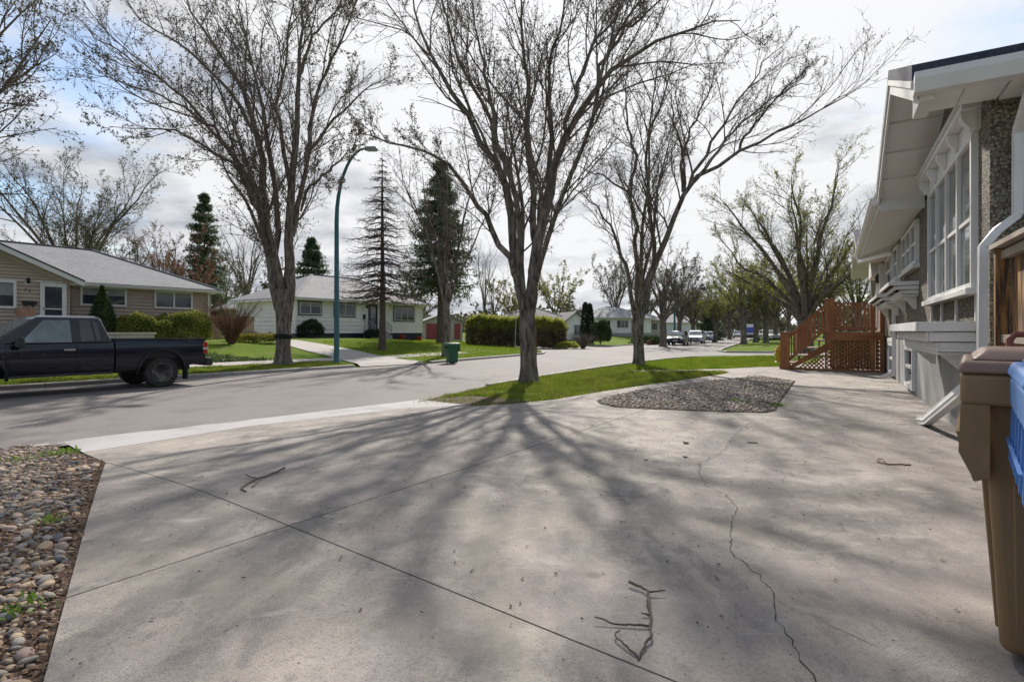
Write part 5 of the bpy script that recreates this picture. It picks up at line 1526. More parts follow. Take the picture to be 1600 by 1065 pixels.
def gable(xe0, xr, xe1, ze, zr, ybk, names):
    for xa, sg in ((xe0, -1), (xe1, 1)):
        r = MB(); r.hexa([(xa, YE + 0.03, ze), (xr, YE + 0.03, zr), (xr, ybk, zr), (xa, ybk, ze), (xa, YE + 0.03, ze + 0.15), (xr, YE + 0.03, zr + 0.13), (xr, ybk, zr + 0.13), (xa, ybk, ze + 0.15)])
        ro = r.build('roof', m_shin_dark, H)
        b = MB(); b.bar((xa, YE, ze - 0.09), (xr, YE, zr - 0.09), 0.03, 0.17); b.build('rake_board', m_white, ro)
        b = MB(); b.bar((xa, YE + 0.025, ze - 0.03), (xr, YE + 0.025, zr - 0.03), 0.025, 0.06); b.build('rake_trim', m_white, ro)
        n = 8; ln = abs(xr - xa)
        for k in range(n):
            u0, u1 = k / n + 0.008 / ln, (k + 1) / n - 0.008 / ln
            x0, x1 = xa + (xr - xa) * u0, xa + (xr - xa) * u1; z0, z1 = ze + (zr - ze) * u0 - 0.12, ze + (zr - ze) * u1 - 0.12
            dz = 0.02 * (k % 2)
            q = MB(); q.hexa([(x0, YE - 0.02, z0 - dz), (x1, YE - 0.02, z1 - dz), (x1, 0.031, z1 - dz), (x0, 0.031, z0 - dz), (x0, YE - 0.02, z0 + 0.015), (x1, YE - 0.02, z1 + 0.015), (x1, 0.031, z1 + 0.015), (x0, 0.031, z0 + 0.015)])
            q.build('soffit_panel', m_soff, H)


gable(-1.5, RX, 3.35, 3.47, RZt, -9.3, None)
gable(11.75, 15.1, 18.45, 3.45, 4.65, -6, None)
# near eave running back along the side of the house
g_prof = lambda s: [(s * 0.0, 3.53), (s * 0.125, 3.53), (s * 0.125, 3.47), (s * 0.09, 3.40), (s * 0.0, 3.38)]
gt = MB(); gt.prism([(-1.503, 3.465), (-1.635, 3.50), (-1.635, 3.44), (-1.59, 3.335), (-1.455, 3.335), (-1.455, 3.34), (-1.503, 3.342)], -9.2, YE + 0.02, 'y'); gt.build('gutter', m_white, H)
MB().box(-1.5, -1.47, -9.2, YE - 0.04, 3.345, 3.46).build('fascia', m_white, H)
for k in range(26):
    y1 = YE - 0.06 - k * 0.31; MB().box(-1.465, XN - 0.002, y1 - 0.294, y1, 3.348 + 0.014 * (k % 2), 3.385).build('soffit_panel', m_soff, H)
MB().box(3.28, 3.385, 0.031, YE - 0.03, 3.19, 3.42).build('eave_return', m_white, H)
for xa, xb in ((-1.468, XN - 0.02),):
    MB().prism([(xa, 3.29), (xb, 3.29), (xb, 3.34 + (0.16 if xa < 0 else 0.06)), (xa, 3.34 + (0.04 if xa < 0 else 0.14))], YE - 0.14, YE - 0.03, 'y').build('eave_return', m_white, H)
# main eave between the two gables
MB().box(3.36, 11.72, YE - 0.03, YE, 3.23, 3.44).build('fascia', m_white, H)
for k in range(14): MB().box(3.37 + k * 0.596, 3.37 + k * 0.596 + 0.59, 0.032, YE - 0.032, 3.235, 3.25).build('soffit_panel', m_soff, H)
gt = MB(); gt.prism([(YE + 0.003, 3.43), (YE + 0.12, 3.45), (YE + 0.12, 3.40), (YE + 0.08, 3.32), (YE + 0.003, 3.31)], 3.40, 11.70, 'x'); gt.build('gutter', m_white, H)
r = MB(); r.hexa([(3.37, YE + 0.04, 3.46), (11.7, YE + 0.04, 3.46), (11.7, -4.3, 5.4), (3.37, -4.3, 5.4), (3.37, YE + 0.04, 3.52), (11.7, YE + 0.04, 3.52), (11.7, -4.3, 5.46), (3.37, -4.3, 5.46)]); r.build('roof', m_shin_dark, H)
r = MB(); r.hexa([(2.0, -4.3, 5.4), (18, -4.3, 5.4), (18, -9.3, 3.46), (2.0, -9.3, 3.46), (2.0, -4.3, 5.46), (18, -4.3, 5.46), (18, -9.3, 3.52), (2.0, -9.3, 3.52)]); r.build('roof', m_shin_dark, H)


def hwpx(px, py): return wall_px(HO, px, py, HD)


YW = 0.03
x0, zt = hwpx(1535, 205); x1, _ = hwpx(1461, 290); _, zs = hwpx(1535, 449)
W1 = window(H, x0, x1, zs, zt, YW, cols=4, fw=0.058, out=1, mid=0.46, glass=m_glass_l)
MB().box(x0 - 0.1, x1 + 0.1, YW, YW + 0.12, zs - 0.07, zs).build('sill', m_white, W1, bevel=0.008)
cr = MB(); cr.box(x0 - 0.12, x1 + 0.12, YW, YW + 0.05, zt + 0.002, zt + 0.20); cr.box(x0 - 0.16, x1 + 0.16, YW, YW + 0.16, zt + 0.203, zt + 0.27)
co = cr.build('cornice', m_white, W1)
n = 5
for k in range(n):
    xc = x0 - 0.02 + (x1 - x0 + 0.04) * k / (n - 1)
    MB().prism([(YW + 0.052, zt + 0.02), (YW + 0.075, zt + 0.02), (YW + 0.15, zt + 0.13), (YW + 0.15, zt + 0.20), (YW + 0.052, zt + 0.20)], xc - 0.055, xc + 0.055, 'x').build('bracket', m_white, co)
nd = 42
for k in range(nd):
    xc = x0 - 0.12 + (x1 - x0 + 0.24) * (k + 0.5) / nd; MB().box(xc - 0.022, xc + 0.022, YW + 0.02, YW + 0.185, zt + 0.272, zt + 0.31).build('dentil', m_white, co)
for xc in (x0 + 0.02, x0 + (x1 - x0) * 0.36, x0 + (x1 - x0) * 0.7, x1 - 0.02):
    MB().box(xc - 0.025, xc + 0.025, YW, YW + 0.025, 1.30, zs - 0.072).build('cover_strip', m_white, H)
for pxa, pxb, pt, pb in ((1440, 1415.5, 328, 412), (1409, 1388.5, 368, 442)):
    a, zt2 = hwpx(pxa, pt); b, _ = hwpx(pxb, pt); _, zb2 = hwpx(pxa, pb)
    w = window(H, a, b, 2.36, 3.12, YW, cols=3 if pxa > 1420 else 2, fw=0.07, out=1, mid=0.5, glass=m_glass_l)
    MB().box(a - 0.08, b + 0.08, YW, YW + 0.1, 2.29, 2.36).build('sill', m_white, w)


def planter(label, xa, xb, ztop, h, dep, nb=3):
    c = hw(xa, YW)
    Pn = thing('window_planter', label, 'planter', (c[0], c[1], ztop - h), RZ_H)
    L = xb - xa; bh = h / nb
    for k in range(nb):
        ins = 0.09 * (nb - 1 - k)                      # boards step inwards towards the bottom
        z0, z1 = k * bh + 0.004, (k + 1) * bh - 0.004
        MB().box(0.0 + ins * 0.4, L - ins * 0.4, dep - ins - 0.025, dep - ins, z0, z1).build('board', m_oldwhite, Pn, bevel=0.004)
        for s in (0.0 + ins * 0.4, L - ins * 0.4 - 0.025): MB().box(s, s + 0.025, 0.005, dep - ins - 0.027, z0, z1).build('board', m_oldwhite, Pn, bevel=0.004)
    MB().box(0.12, L - 0.12, 0.005, dep - 0.2, -0.03, -0.002).build('bottom', m_oldwhite, Pn)
    MB().box(0.03, L - 0.03, 0.01, dep - 0.04, h * 0.75, h * 0.8).build('planting_soil', m_soil, Pn)
    for xx in (0.35, L - 0.4):
        MB().prism([(0.005, -0.25), (0.05, -0.25), (dep - 0.25, -0.035), (0.005, -0.035)], xx, xx + 0.05, 'x').build('support_bracket', m_oldwhite, Pn)


planter('long weathered white planter box under the picture window', x0 - 0.05, x1 + 0.05, 1.30, 0.32, 0.52)
a, _ = hwpx(1440, 330); b, _ = hwpx(1416, 330)
planter('white planter box under the three pane window', a - 0.05, b + 0.05, 2.06, 0.22, 0.44)
a, _ = hwpx(1409, 380); b, _ = hwpx(1389, 380)
planter('white planter box nearest the deck', a - 0.1, b + 0.05, 2.02, 0.22, 0.44)
# basement windows
for pxa, pxb, pt, pb in ((1431, 1418, 541, 612), (1399, 1391.5, 537, 590)):
    a, z1 = hwpx(pxa, pt); b, _ = hwpx(pxb, pt)
    w = window(H, a, b, 0.10, 0.92, 0.0, cols=1, fw=0.09, out=1, mid=0.5)
    MB().box(a - 0.02, b + 0.02, 0.0, 0.07, 0.925, 1.02).build('lintel', m_white, w)
# downspouts
def spout(pts, w=0.085, name='downspout', parent=H):
    mb = MB()
    for p, q in zip(pts[:-1], pts[1:]): mb.bar(p, q, w, w * 0.75, (0, 1, 0.001))
    return mb.tube(pts, [w * 0.46] * len(pts), 8).build(name, m_white, parent, smooth=True)
spout([(-1.52, -0.14, 3.40), (-1.50, -0.14, 3.28), (-1.06, -0.14, 3.0), (-1.05, -0.14, 2.25), (-1.05, 0.0, 2.12), (-1.05, 0.10, 1.98), (-1.05, 0.11, 0.95)], 0.088)
spout([(-1.05, 0.11, 0.96), (-0.9, 0.13, 0.72), (0.75, 0.30, 0.10), (1.12, 0.33, 0.055)], 0.11, 'downspout_extension')
xs, _ = hwpx(1403.5, 450)
spout([(10.6, YE + 0.06, 3.32), (10.5, YE + 0.03, 3.15), (xs + 0.1, 0.10, 3.02), (xs, 0.085, 2.9), (xs, 0.085, 0.32), (xs - 0.02, 0.14, 0.2), (xs - 0.1, 0.32, 0.12)], 0.085)
# entrance at the deck
dx0 = 12.4
door(H, dx0, dx0 + 1.0, 1.2, 3.1, YW, m_white, M('door_blue_grey', (0.22, 0.25, 0.31), rough=0.5), out=1)
sh = MB()
for k in range(9): sh.box(11.95, 12.38, YW, YW + 0.05, 1.5 + k * 0.17, 1.5 + k * 0.17 + 0.15)
sh.build('shutter', M('shutter_grey', (0.34, 0.37, 0.43), rough=0.5), H)
arc = [(dx0 - 0.05 + 0.55 - 0.75 * math.cos(t), 2.85 + 0.55 * math.sin(t)) for t in np.linspace(0, PI, 13)]
MB().prism(arc, YW, YW + 0.28, 'y').build('door_pediment', m_white, H)
MB().box(11.45, 11.6, YW, YW + 0.12, 1.2, 3.15).build('pilaster', m_white, H)
wl = hwpx(1376, 420)
wall_lamp(H, 11.75, 2.75, YW, 1, plate=False)

# ------------------------------------------------------------------ wooden deck with steps
m_cedarwood = M('stained_cedar', (0.22, 0.080, 0.026), (0.35, 0.148, 0.052), 5, rough=0.55, stretch=(1, 1, 0.25), bump=0.15, bscale=30)
m_cedarwood2 = M('stained_cedar_board', (0.22, 0.080, 0.025), (0.345, 0.142, 0.048), 5, rough=0.55, stretch=(0.3, 0.3, 1), bump=0.15, bscale=30)
m_tread = M('worn_tread', (0.32, 0.24, 0.19), (0.40, 0.31, 0.25), 5, rough=0.8)
c = hw(11.25, 0.04)
DK = thing('wooden_deck', 'red stained wooden entrance deck with lattice skirt and steps', 'deck', (c[0], c[1], 0), RZ_H)
DT = 1.17; DY = 1.36; DX = 2.2; SX = 1.15
for k in range(15): MB().box(0.002 + k * 0.147, 0.142 + k * 0.147, 0.0, DY + 0.02, DT - 0.035, DT).build('deck_board', m_cedarwood2, DK)
bm_ = MB(); bm_.box(-0.04, 0.0, 0.0, DY + 0.12, DT - 0.25, DT - 0.003); bm_.build('rim_joist', m_cedarwood2, DK)
MB().box(0.0, DX, DY - 0.04, DY, DT - 0.27, DT - 0.037).build('rim_joist', m_cedarwood2, DK)
MB().box(-0.05, 0.0, 0.0, DY + 1.0, 0.0, 0.07).build('skirt_rail', m_cedarwood2, DK)


def newel(x, y, z1, w=0.25, z0=0.0):
    m = MB(); m.box(x - w / 2, x + w / 2, y - w / 2, y + w / 2, z0, z1 - 0.04); p = m.build('newel_post', m_cedarwood, DK, bevel=0.006)
    MB().box(x - w / 2 - 0.03, x + w / 2 + 0.03, y - w / 2 - 0.03, y + w / 2 + 0.03, z1 - 0.038, z1).build('post_cap', m_cedarwood, p, bevel=0.006)
    MB().box(x - w / 2 - 0.02, x + w / 2 + 0.02, y - w / 2 - 0.02, y + w / 2 + 0.02, z0 + 0.002, z0 + (0.2 if z0 == 0 else 0.09)).build('post_base', m_cedarwood, p)
    return p


newel(0.09, DY + 0.0, 2.16, z0=DT + 0.002); newel(DX - 0.05, DY - 0.08, 2.16, 0.14, z0=DT + 0.002)
BY = 2.56
newel(0.05, BY, 1.17); newel(SX, BY, 1.17, 0.14)
MB().box(-0.02, 0.1, 0.22, 0.34, 0.0, 2.06).build('post', m_cedarwood, DK); MB().box(-0.02, 0.1, 0.0, 0.1, 0.0, 2.06).build('post', m_cedarwood, DK)


def rail(x0, y0, x1, y1, zb, zt, n, name='railing'):
    t = MB(); t.bar((x0, y0, zt), (x1, y1, zt), 0.09, 0.04); r = t.build('top_rail', m_cedarwood2, DK)
    t = MB(); t.bar((x0, y0, zb), (x1, y1, zb), 0.05, 0.07); t.build('bottom_rail', m_cedarwood2, DK)
    for k in range(n):
        f = (k + 0.5) / n; x, y = x0 + (x1 - x0) * f, y0 + (y1 - y0) * f
        MB().box(x - 0.019, x + 0.019, y - 0.019, y + 0.019, zb + 0.035, zt - 0.02).build('baluster', m_cedarwood, DK)


rail(0.04, 0.34, 0.04, DY - 0.125, DT + 0.1, 2.02, 9); rail(DX - 0.05, 0.05, DX - 0.05, DY - 0.07, DT + 0.1, 2.02, 10); rail(SX + 0.1, DY - 0.03, DX - 0.12, DY - 0.03, DT + 0.1, 2.02, 7)
# steps
NT = 5; rise = DT / (NT + 0.0); run = (BY - DY - 0.1) / (NT - 1)
for k in range(NT - 1):
    yk = DY + 0.02 + k * run; zk = DT - rise * (k + 1)
    MB().box(0.0, SX, yk, yk + run + 0.03, zk - 0.04, zk).build('tread', m_tread, DK)
    MB().box(0.02, SX - 0.02, yk - 0.022, yk - 0.002, zk, zk + rise - 0.042).build('riser', m_cedarwood2, DK)
for x in (-0.03, SX + 0.01):
    MB().prism([(DY + 0.0, DT - rise - 0.05), (DY, DT - rise - 0.30), (BY - 0.13, 0.0), (BY - 0.13, 0.12)], x, x + 0.03, 'x').build('stringer', m_cedarwood2, DK)
    xr_ = 0.05 if x < 0 else SX
    t = MB(); t.bar((xr_, BY - 0.1, 1.04), (xr_, DY + 0.12, 2.0), 0.09, 0.045); t.build('handrail', m_cedarwood2, DK)
    t = MB(); t.bar((xr_, BY - 0.1, 0.30), (xr_, DY + 0.12, 1.24), 0.05, 0.07); t.build('bottom_rail', m_cedarwood2, DK)
    for k in range(9):
        f = (k + 0.6) / 9.2; y = BY - 0.12 - (BY - DY - 0.26) * f
        z0 = 0.30 + 0.94 * f + 0.02; z1 = 1.04 + 0.96 * f - 0.01
        MB().box(xr_ - 0.019, xr_ + 0.019, y - 0.019, y + 0.019, z0, z1).build('baluster', m_cedarwood, DK)


def lattice(poly, x, name='lattice_panel'):
    """poly in (y,z), convex, on the plane x"""
    poly = np.array(poly); mb = MB()
    for sg in (1, -1):
        d = np.array([1, sg]) / math.sqrt(2); nn = np.array([-d[1], d[0]])
        pr = poly @ nn
        for c_ in np.arange(pr.min() + 0.03, pr.max(), 0.085):
            ts = []
            for i in range(len(poly)):
                a, b = poly[i], poly[(i + 1) % len(poly)]; da, db = a @ nn - c_, b @ nn - c_
                if da * db < 0: q = a + (b - a) * da / (da - db); ts.append(q @ d)
            if len(ts) >= 2:
                p0, p1 = nn * c_ + d * min(ts), nn * c_ + d * max(ts); xx = x + (0.005 if sg > 0 else -0.005)
                mb.bar((xx, p0[0], p0[1]), (xx, p1[0], p1[1]), 0.036, 0.008, (1, 0, 0))
    return mb.build(name, m_cedarwood, DK)


zl = DT - 0.275
lattice([(0.36, 0.075), (0.80, 0.075), (0.80, zl), (0.36, zl)], -0.022); lattice([(0.84, 0.075), (DY + 0.07, 0.075), (DY + 0.07, zl), (0.84, zl)], -0.022); MB().box(-0.045, -0.005, DY + 0.07, DY + 0.12, 0.072, DT - 0.252).build('skirt_stile', m_cedarwood, DK)
lattice([(0.02, 0.075), (0.20, 0.075), (0.20, zl), (0.02, zl)], -0.022)
lattice([(DY + 0.14, 0.075), (BY - 0.3, 0.075), (DY + 0.14, DT - rise - 0.42)], -0.022)
MB().box(-0.045, -0.005, 0.80, 0.84, 0.072, zl).build('skirt_stile', m_cedarwood, DK)
for k in range(16): MB().box(DX - 0.03, DX - 0.01, 0.01 + k * 0.085, 0.09 + k * 0.085, 0.02, DT - 0.28).build('light_stop_board', m_cedarwood, DK)  # boards added on the far side to stop light coming through the lattice
for k in range(25): MB().box(0.09 + k * 0.084, 0.17 + k * 0.084, DY - 0.065, DY - 0.045, 0.02, DT - 0.28).build('light_stop_board', m_cedarwood, DK)  # added along the street side too, keeping the space under the deck dark
# hydrant behind the newel post
hy = on(1216.5, 566.5)
HYD = thing('fire_hydrant', 'yellow fire hydrant half hidden by the wooden newel post', 'hydrant', hy)
m_hyd = M('hydrant_yellow', (0.55, 0.34, 0.02), (0.45, 0.27, 0.02), 4, rough=0.5)
MB().lathe([(0.15, 0), (0.15, 0.04), (0.10, 0.06), (0.10, 0.42), (0.13, 0.44), (0.13, 0.48), (0.11, 0.50), (0.08, 0.60), (0.03, 0.64), (0.03, 0.69), (0.0, 0.69)], 16).build('barrel', m_hyd, HYD, smooth=True)
for a in (0, PI):
    n_ = MB().lathe([(0.05, 0.08), (0.05, 0.16), (0.065, 0.16), (0.065, 0.2), (0.02, 0.2)], 10, (0, 0, 0), 'y').build('nozzle', m_hyd, HYD, smooth=True); n_.location = (0, 0, 0.33); n_.rotation_euler = (0, 0, a)

# side fence at the house corner
c = hw(-1.24, -0.03)
FN = thing('wooden_fence', 'tall stained wooden fence panel at the near house corner', 'fence', (c[0], c[1], 0), RZ_H + PI)
m_streak = M('streaky_wood', (0.36, 0.19, 0.06), (0.075, 0.05, 0.035), 7, rough=0.8, stretch=(4, 4, 0.3), lo=0.42, hi=0.56)
m_greywood = M('grey_rail', (0.36, 0.31, 0.26), (0.27, 0.22, 0.18), 5, rough=0.85)
for k in range(18): MB().box(0.1 + k * 0.115, 0.1 + k * 0.115 + 0.105, 0.0, 0.02, 0.05, 1.9).build('fence_board', m_streak, FN)
for x in (0.0, 1.05, 2.1): MB().box(x, x + 0.09, -0.095, -0.003, 0, 1.92).build('post', m_streak, FN)
for z in (0.35, 1.1, 1.83): MB().box(0.092, 2.2, -0.06, -0.002, z, z + 0.07).build('rail', m_greywood, FN)
MB().box(-0.03, 2.25, -0.12, 0.05, 1.925, 1.965).build('cap_board', m_greywood, FN)

# ------------------------------------------------------------------ wheeled bins
def bin_plastic(name, c):
    return layered(name, c, [(1.6, 0.42, 0.7, tuple(x * 0.78 for x in c), 0.6, 'n', (1, 1, 0.5)), (12, 0.55, 0.75, tuple(min(1, x * 1.5 + 0.03) for x in c), 0.45, 'n', (1, 1, 0.25)),
                             (45, 0.60, 0.75, tuple(min(1, x * 1.7 + 0.05) for x in c), 0.4, 'n', (1, 3, 0.6))], rough=0.45, bump=0.08, bscale=60, spec=0.5)


def cart(name, label, loc, rz, mat, lidmat, handmat, s=1.0):
    """local: x to the right of the viewer side, y away; origin at near left bottom corner of the body"""
    T = thing(name, label, 'wheelie bin', loc, rz, scale=s)
    w, d, h = 0.46, 0.54, 0.94
    b = MB(); b.frustum(0, w, 0, d, 0.03, -0.05, w + 0.05, -0.045, d + 0.07, h)
    body = b.build('body', mat, T, bevel=0.03, seg=3)
    # ribs and corner relief on the faces
    for x in (0.06, w - 0.06):
        r = MB(); r.hexa([(x - 0.02, -0.006, 0.12), (x + 0.02, -0.006, 0.12), (x + 0.02, 0.03, 0.12), (x - 0.02, 0.03, 0.12), (x - 0.03, -0.05, 0.72), (x + 0.03, -0.05, 0.72), (x + 0.03, 0.0, 0.72), (x - 0.03, 0.0, 0.72)]); r.build('rib', mat, body, bevel=0.006)
    r = MB(); r.hexa([(-0.012, 0.04, 0.10), (0.02, 0.04, 0.10), (0.02, 0.09, 0.10), (-0.012, 0.09, 0.10), (-0.052, 0.03, 0.66), (0.0, 0.03, 0.66), (0.0, 0.08, 0.66), (-0.052, 0.08, 0.66)]); r.build('rib', mat, body, bevel=0.006)
    # deep rim that hangs down on both sides, open below, with thin webs under it
    zr0, zr1 = h - 0.02, h + 0.09
    rim = MB(); rim.box(-0.11, w + 0.11, -0.11, d + 0.12, zr0, zr1); rm = rim.build('rim', mat, T, bevel=0.015)
    for sx in (-1, 1):
        X = (lambda a: -a) if sx < 0 else (lambda a: w + a)
        for k, yy in enumerate((-0.105, 0.02, 0.14, 0.26, 0.38, 0.5)):
            q = MB(); q.prism([(X(0.108), zr0 + 0.002), (X(0.03), zr0 + 0.002), (X(0.03), zr0 - 0.25), (X(0.07), zr0 - 0.27), (X(0.115), zr0 - 0.17)], yy, yy + 0.012, 'y'); q.build('rim_web', mat, rm)
        q = MB(); q.hexa([(X(0.065), -0.09, zr0 - 0.27), (X(0.075), -0.09, zr0 - 0.27), (X(0.075), d, zr0 - 0.27), (X(0.065), d, zr0 - 0.27), (X(0.112), -0.09, zr0 - 0.1), (X(0.122), -0.09, zr0 - 0.1), (X(0.122), d, zr0 - 0.1), (X(0.112), d, zr0 - 0.1)]); q.build('rim_skirt', mat, rm)
    lid = MB(); z = zr1
    lid.frustum(-0.12, w + 0.12, -0.12, d + 0.10, z + 0.001, -0.105, w + 0.105, -0.10, d + 0.08, z + 0.045)
    lid.frustum(-0.085, w + 0.085, -0.08, d + 0.05, z + 0.045, -0.04, w + 0.04, -0.03, d, z + 0.085)
    ld = lid.build('lid', lidmat, T, bevel=0.014, seg=3)
    for xa in (0.05, 0.27):
        hb = MB(); hb.tube([(xa, d + 0.02, z + 0.02), (xa, d + 0.06, z + 0.11), (xa + 0.02, d + 0.07, z + 0.135), (xa + 0.14, d + 0.07, z + 0.135), (xa + 0.16, d + 0.06, z + 0.11), (xa + 0.16, d + 0.02, z + 0.02)], 0.014, 8); hb.build('handle', handmat, ld, smooth=True)
    for x in (0.03, w - 0.08):
        wh = MB().lathe([(0.04, 0), (0.12, 0.0), (0.13, 0.015), (0.13, 0.035), (0.12, 0.05), (0.04, 0.05)], 20, (x, d + 0.02, 0.13), 'x'); wh.build('wheel', m_black, T, smooth=True)
    return T


m_bbrown = bin_plastic('brown_plastic', (0.27, 0.165, 0.075)); m_bbrown_l = bin_plastic('brown_lid', (0.21, 0.125, 0.09)); m_bblue = bin_plastic('blue_plastic', (0.12, 0.27, 0.60)); m_bgreen = bin_plastic('green_plastic', (0.022, 0.105, 0.055))
m_redbrown = M('red_brown_handle', (0.16, 0.04, 0.03), rough=0.45)
rzb = R(-40)
cart('brown_bin', 'brown wheeled bin standing in front of the house at the right edge', (1.75, 1.95, 0.02), rzb, m_bbrown, m_bbrown_l, m_redbrown)
cart('blue_bin', 'blue wheeled bin cut off by the right edge of the picture', (1.425, 1.36, 0.02), rzb, m_bblue, m_bblue, m_bblue)
gb = at_z(711, 567.8, ROADZ)
cart('green_bin', 'small dark green wheeled bin standing on the road by the far kerb', (gb[0] - 0.25, gb[1], ROADZ), R(25), m_bgreen, m_bgreen, m_bgreen, 0.86)
# ------------------------------------------------------------------ vehicles
def paint(name, c, dirt=0.0, dirtc=(0.10, 0.09, 0.08), zd=0.75, flake=0.0, rough=0.32):
    m = bpy.data.materials.new(name); m.use_nodes = True
    nt = m.node_tree; N = nt.nodes.new; L = nt.links.new; p = nt.nodes['Principled BSDF']
    p.inputs['Roughness'].default_value = rough; p.inputs['Metallic'].default_value = flake; p.inputs['Coat Weight'].default_value = 0.6; p.inputs['Coat Roughness'].default_value = 0.03; p.inputs['Specular IOR Level'].default_value = 0.3
    tc = N('ShaderNodeTexCoord'); sp = N('ShaderNodeSeparateXYZ'); L(tc.outputs['Object'], sp.inputs[0])
    nz = N('ShaderNodeTexNoise'); nz.inputs['Scale'].default_value = 5; nz.inputs['Detail'].default_value = 7
    mp = N('ShaderNodeMapping'); mp.inputs['Scale'].default_value = (1, 1, 2.5); L(tc.outputs['Object'], mp.inputs[0]); L(mp.outputs[0], nz.inputs['Vector'])
    a = N('ShaderNodeMapRange'); a.inputs['From Min'].default_value = zd; a.inputs['From Max'].default_value = zd - 0.25; L(sp.outputs['Z'], a.inputs['Value'])
    b = N('ShaderNodeMapRange'); b.inputs['From Min'].default_value = 0.42; b.inputs['From Max'].default_value = 0.66; L(nz.outputs['Fac'], b.inputs['Value'])
    q = N('ShaderNodeMath'); q.operation = 'MULTIPLY'; L(a.outputs[0], q.inputs[0]); L(b.outputs[0], q.inputs[1])
    q2 = N('ShaderNodeMath'); q2.operation = 'MULTIPLY'; L(q.outputs[0], q2.inputs[0]); q2.inputs[1].default_value = dirt
    mx = N('ShaderNodeMix'); mx.data_type = 'RGBA'; L(q2.outputs[0], mx.inputs[0]); mx.inputs[6].default_value = (*c, 1); mx.inputs[7].default_value = (*dirtc, 1); L(mx.outputs[2], p.inputs['Base Color'])
    r2 = N('ShaderNodeMath'); r2.operation = 'MULTIPLY_ADD'; L(q2.outputs[0], r2.inputs[0]); r2.inputs[1].default_value = 0.55; r2.inputs[2].default_value = rough; L(r2.outputs[0], p.inputs['Roughness'])
    iv = N('ShaderNodeMath'); iv.operation = 'SUBTRACT'; iv.inputs[0].default_value = 0.6; iv.use_clamp = True; L(q2.outputs[0], iv.inputs[1]); L(iv.outputs[0], p.inputs['Coat Weight'])
    return m


m_tyre = M('tyre', (0.022, 0.021, 0.020), (0.05, 0.046, 0.042), 14, rough=0.9, bump=0.6, bscale=50)
m_rim = M('wheel_rim', (0.38, 0.375, 0.37), (0.25, 0.245, 0.24), 6, rough=0.4, metal=0.4)
m_chrome = M('chrome', (0.55, 0.56, 0.58), rough=0.15, metal=1.0)
m_trim = M('black_trim', (0.025, 0.025, 0.027), (0.045, 0.043, 0.042), 5, rough=0.7)
m_tail = M('tail_light', (0.40, 0.012, 0.010), (0.30, 0.01, 0.01), 3, rough=0.2, coat=0.5)
m_lens = M('clear_lens', (0.55, 0.57, 0.58), rough=0.1, coat=0.6)
m_cglass = glass_mat('reflection_car_glass', (0.07, 0.10, 0.105), 0.02)  # near door window: bright teal reflections put into the glass colour
m_cglass2 = glass_mat('tinted_car_glass', (0.008, 0.009, 0.014), 0.03)
m_wglass = glass_mat('windscreen_glass', (0.09, 0.12, 0.13), 0.03)


def arc_pts(cx, cz, r, a0, a1, n=12):
    return [(cx + r * math.cos(t), cz + r * math.sin(t)) for t in np.linspace(a0, a1, n)]


def wheel(parent, x, y, r, w, side, spokes=5, mat=None):
    """side +1: outer face towards +y"""
    yo = y; yi = y - side * w
    t = MB(); prof = [(r * 0.62, 0), (r * 0.80, 0.012), (r * 0.93, 0.01), (r, 0.05), (r, w - 0.05), (r * 0.93, w - 0.01), (r * 0.62, w)]
    t.lathe([(a, (yo - side * b) - y) for a, b in prof], 32, (x, y, r), 'y'); ty = t.build('wheel', m_tyre, parent, smooth=True)
    if r > 0.36:
        tr = MB()
        for k in range(34):
            a = 2 * PI * k / 34; c = Vector((x + r * 0.985 * math.cos(a), 0, r + r * 0.985 * math.sin(a))); d = Vector((math.cos(a), 0, math.sin(a)))
            for (b0, b1) in ((0.015, 0.10), (0.14, w - 0.015)):
                p0 = c + Vector((0, yo - side * b0, 0)); p1 = c + Vector((0, yo - side * b1, 0)); tr.bar(p0, p1, 0.035, 0.035, tuple(d))
        tr.build('tread_blocks', m_tyre, ty)
    rm = MB(); rm.lathe([(a, -side * b) for a, b in [(r * 0.63, 0.0), (r * 0.60, 0.03), (r * 0.56, 0.05), (r * 0.05, 0.055)]], 28, (x, y, r), 'y'); rim = rm.build('rim', m_rim if not mat else mat, ty, smooth=True)
    sp = MB()
    for k in range(spokes):
        a = 2 * PI * k / spokes + 0.3; c0 = Vector((x, y - side * 0.035, r)); c1 = c0 + Vector((math.cos(a), 0, math.sin(a))) * r * 0.58
        sp.bar(c0 + (c1 - c0) * 0.15, c1, r * 0.22, 0.05, (0, 1, 0))
    sp.lathe([(0.0, -0.0 * side), (r * 0.16, -0.005 * side), (r * 0.18, -0.05 * side)], 14, (x, y, r), 'y')
    sp.build('spokes', m_rim if not mat else mat, rim, smooth=True)
    hol = MB()
    for k in range(spokes):
        a = 2 * PI * (k + 0.5) / spokes + 0.3; c0 = Vector((x + math.cos(a) * r * 0.38, y - side * 0.045, r + math.sin(a) * r * 0.38))
        hol.lathe([(0.0, 0.004 * side), (r * 0.11, 0.004 * side), (r * 0.11, -0.01 * side)], 10, tuple(c0), 'y')
    hol.build('rim_opening', m_dark, rim)
    return ty


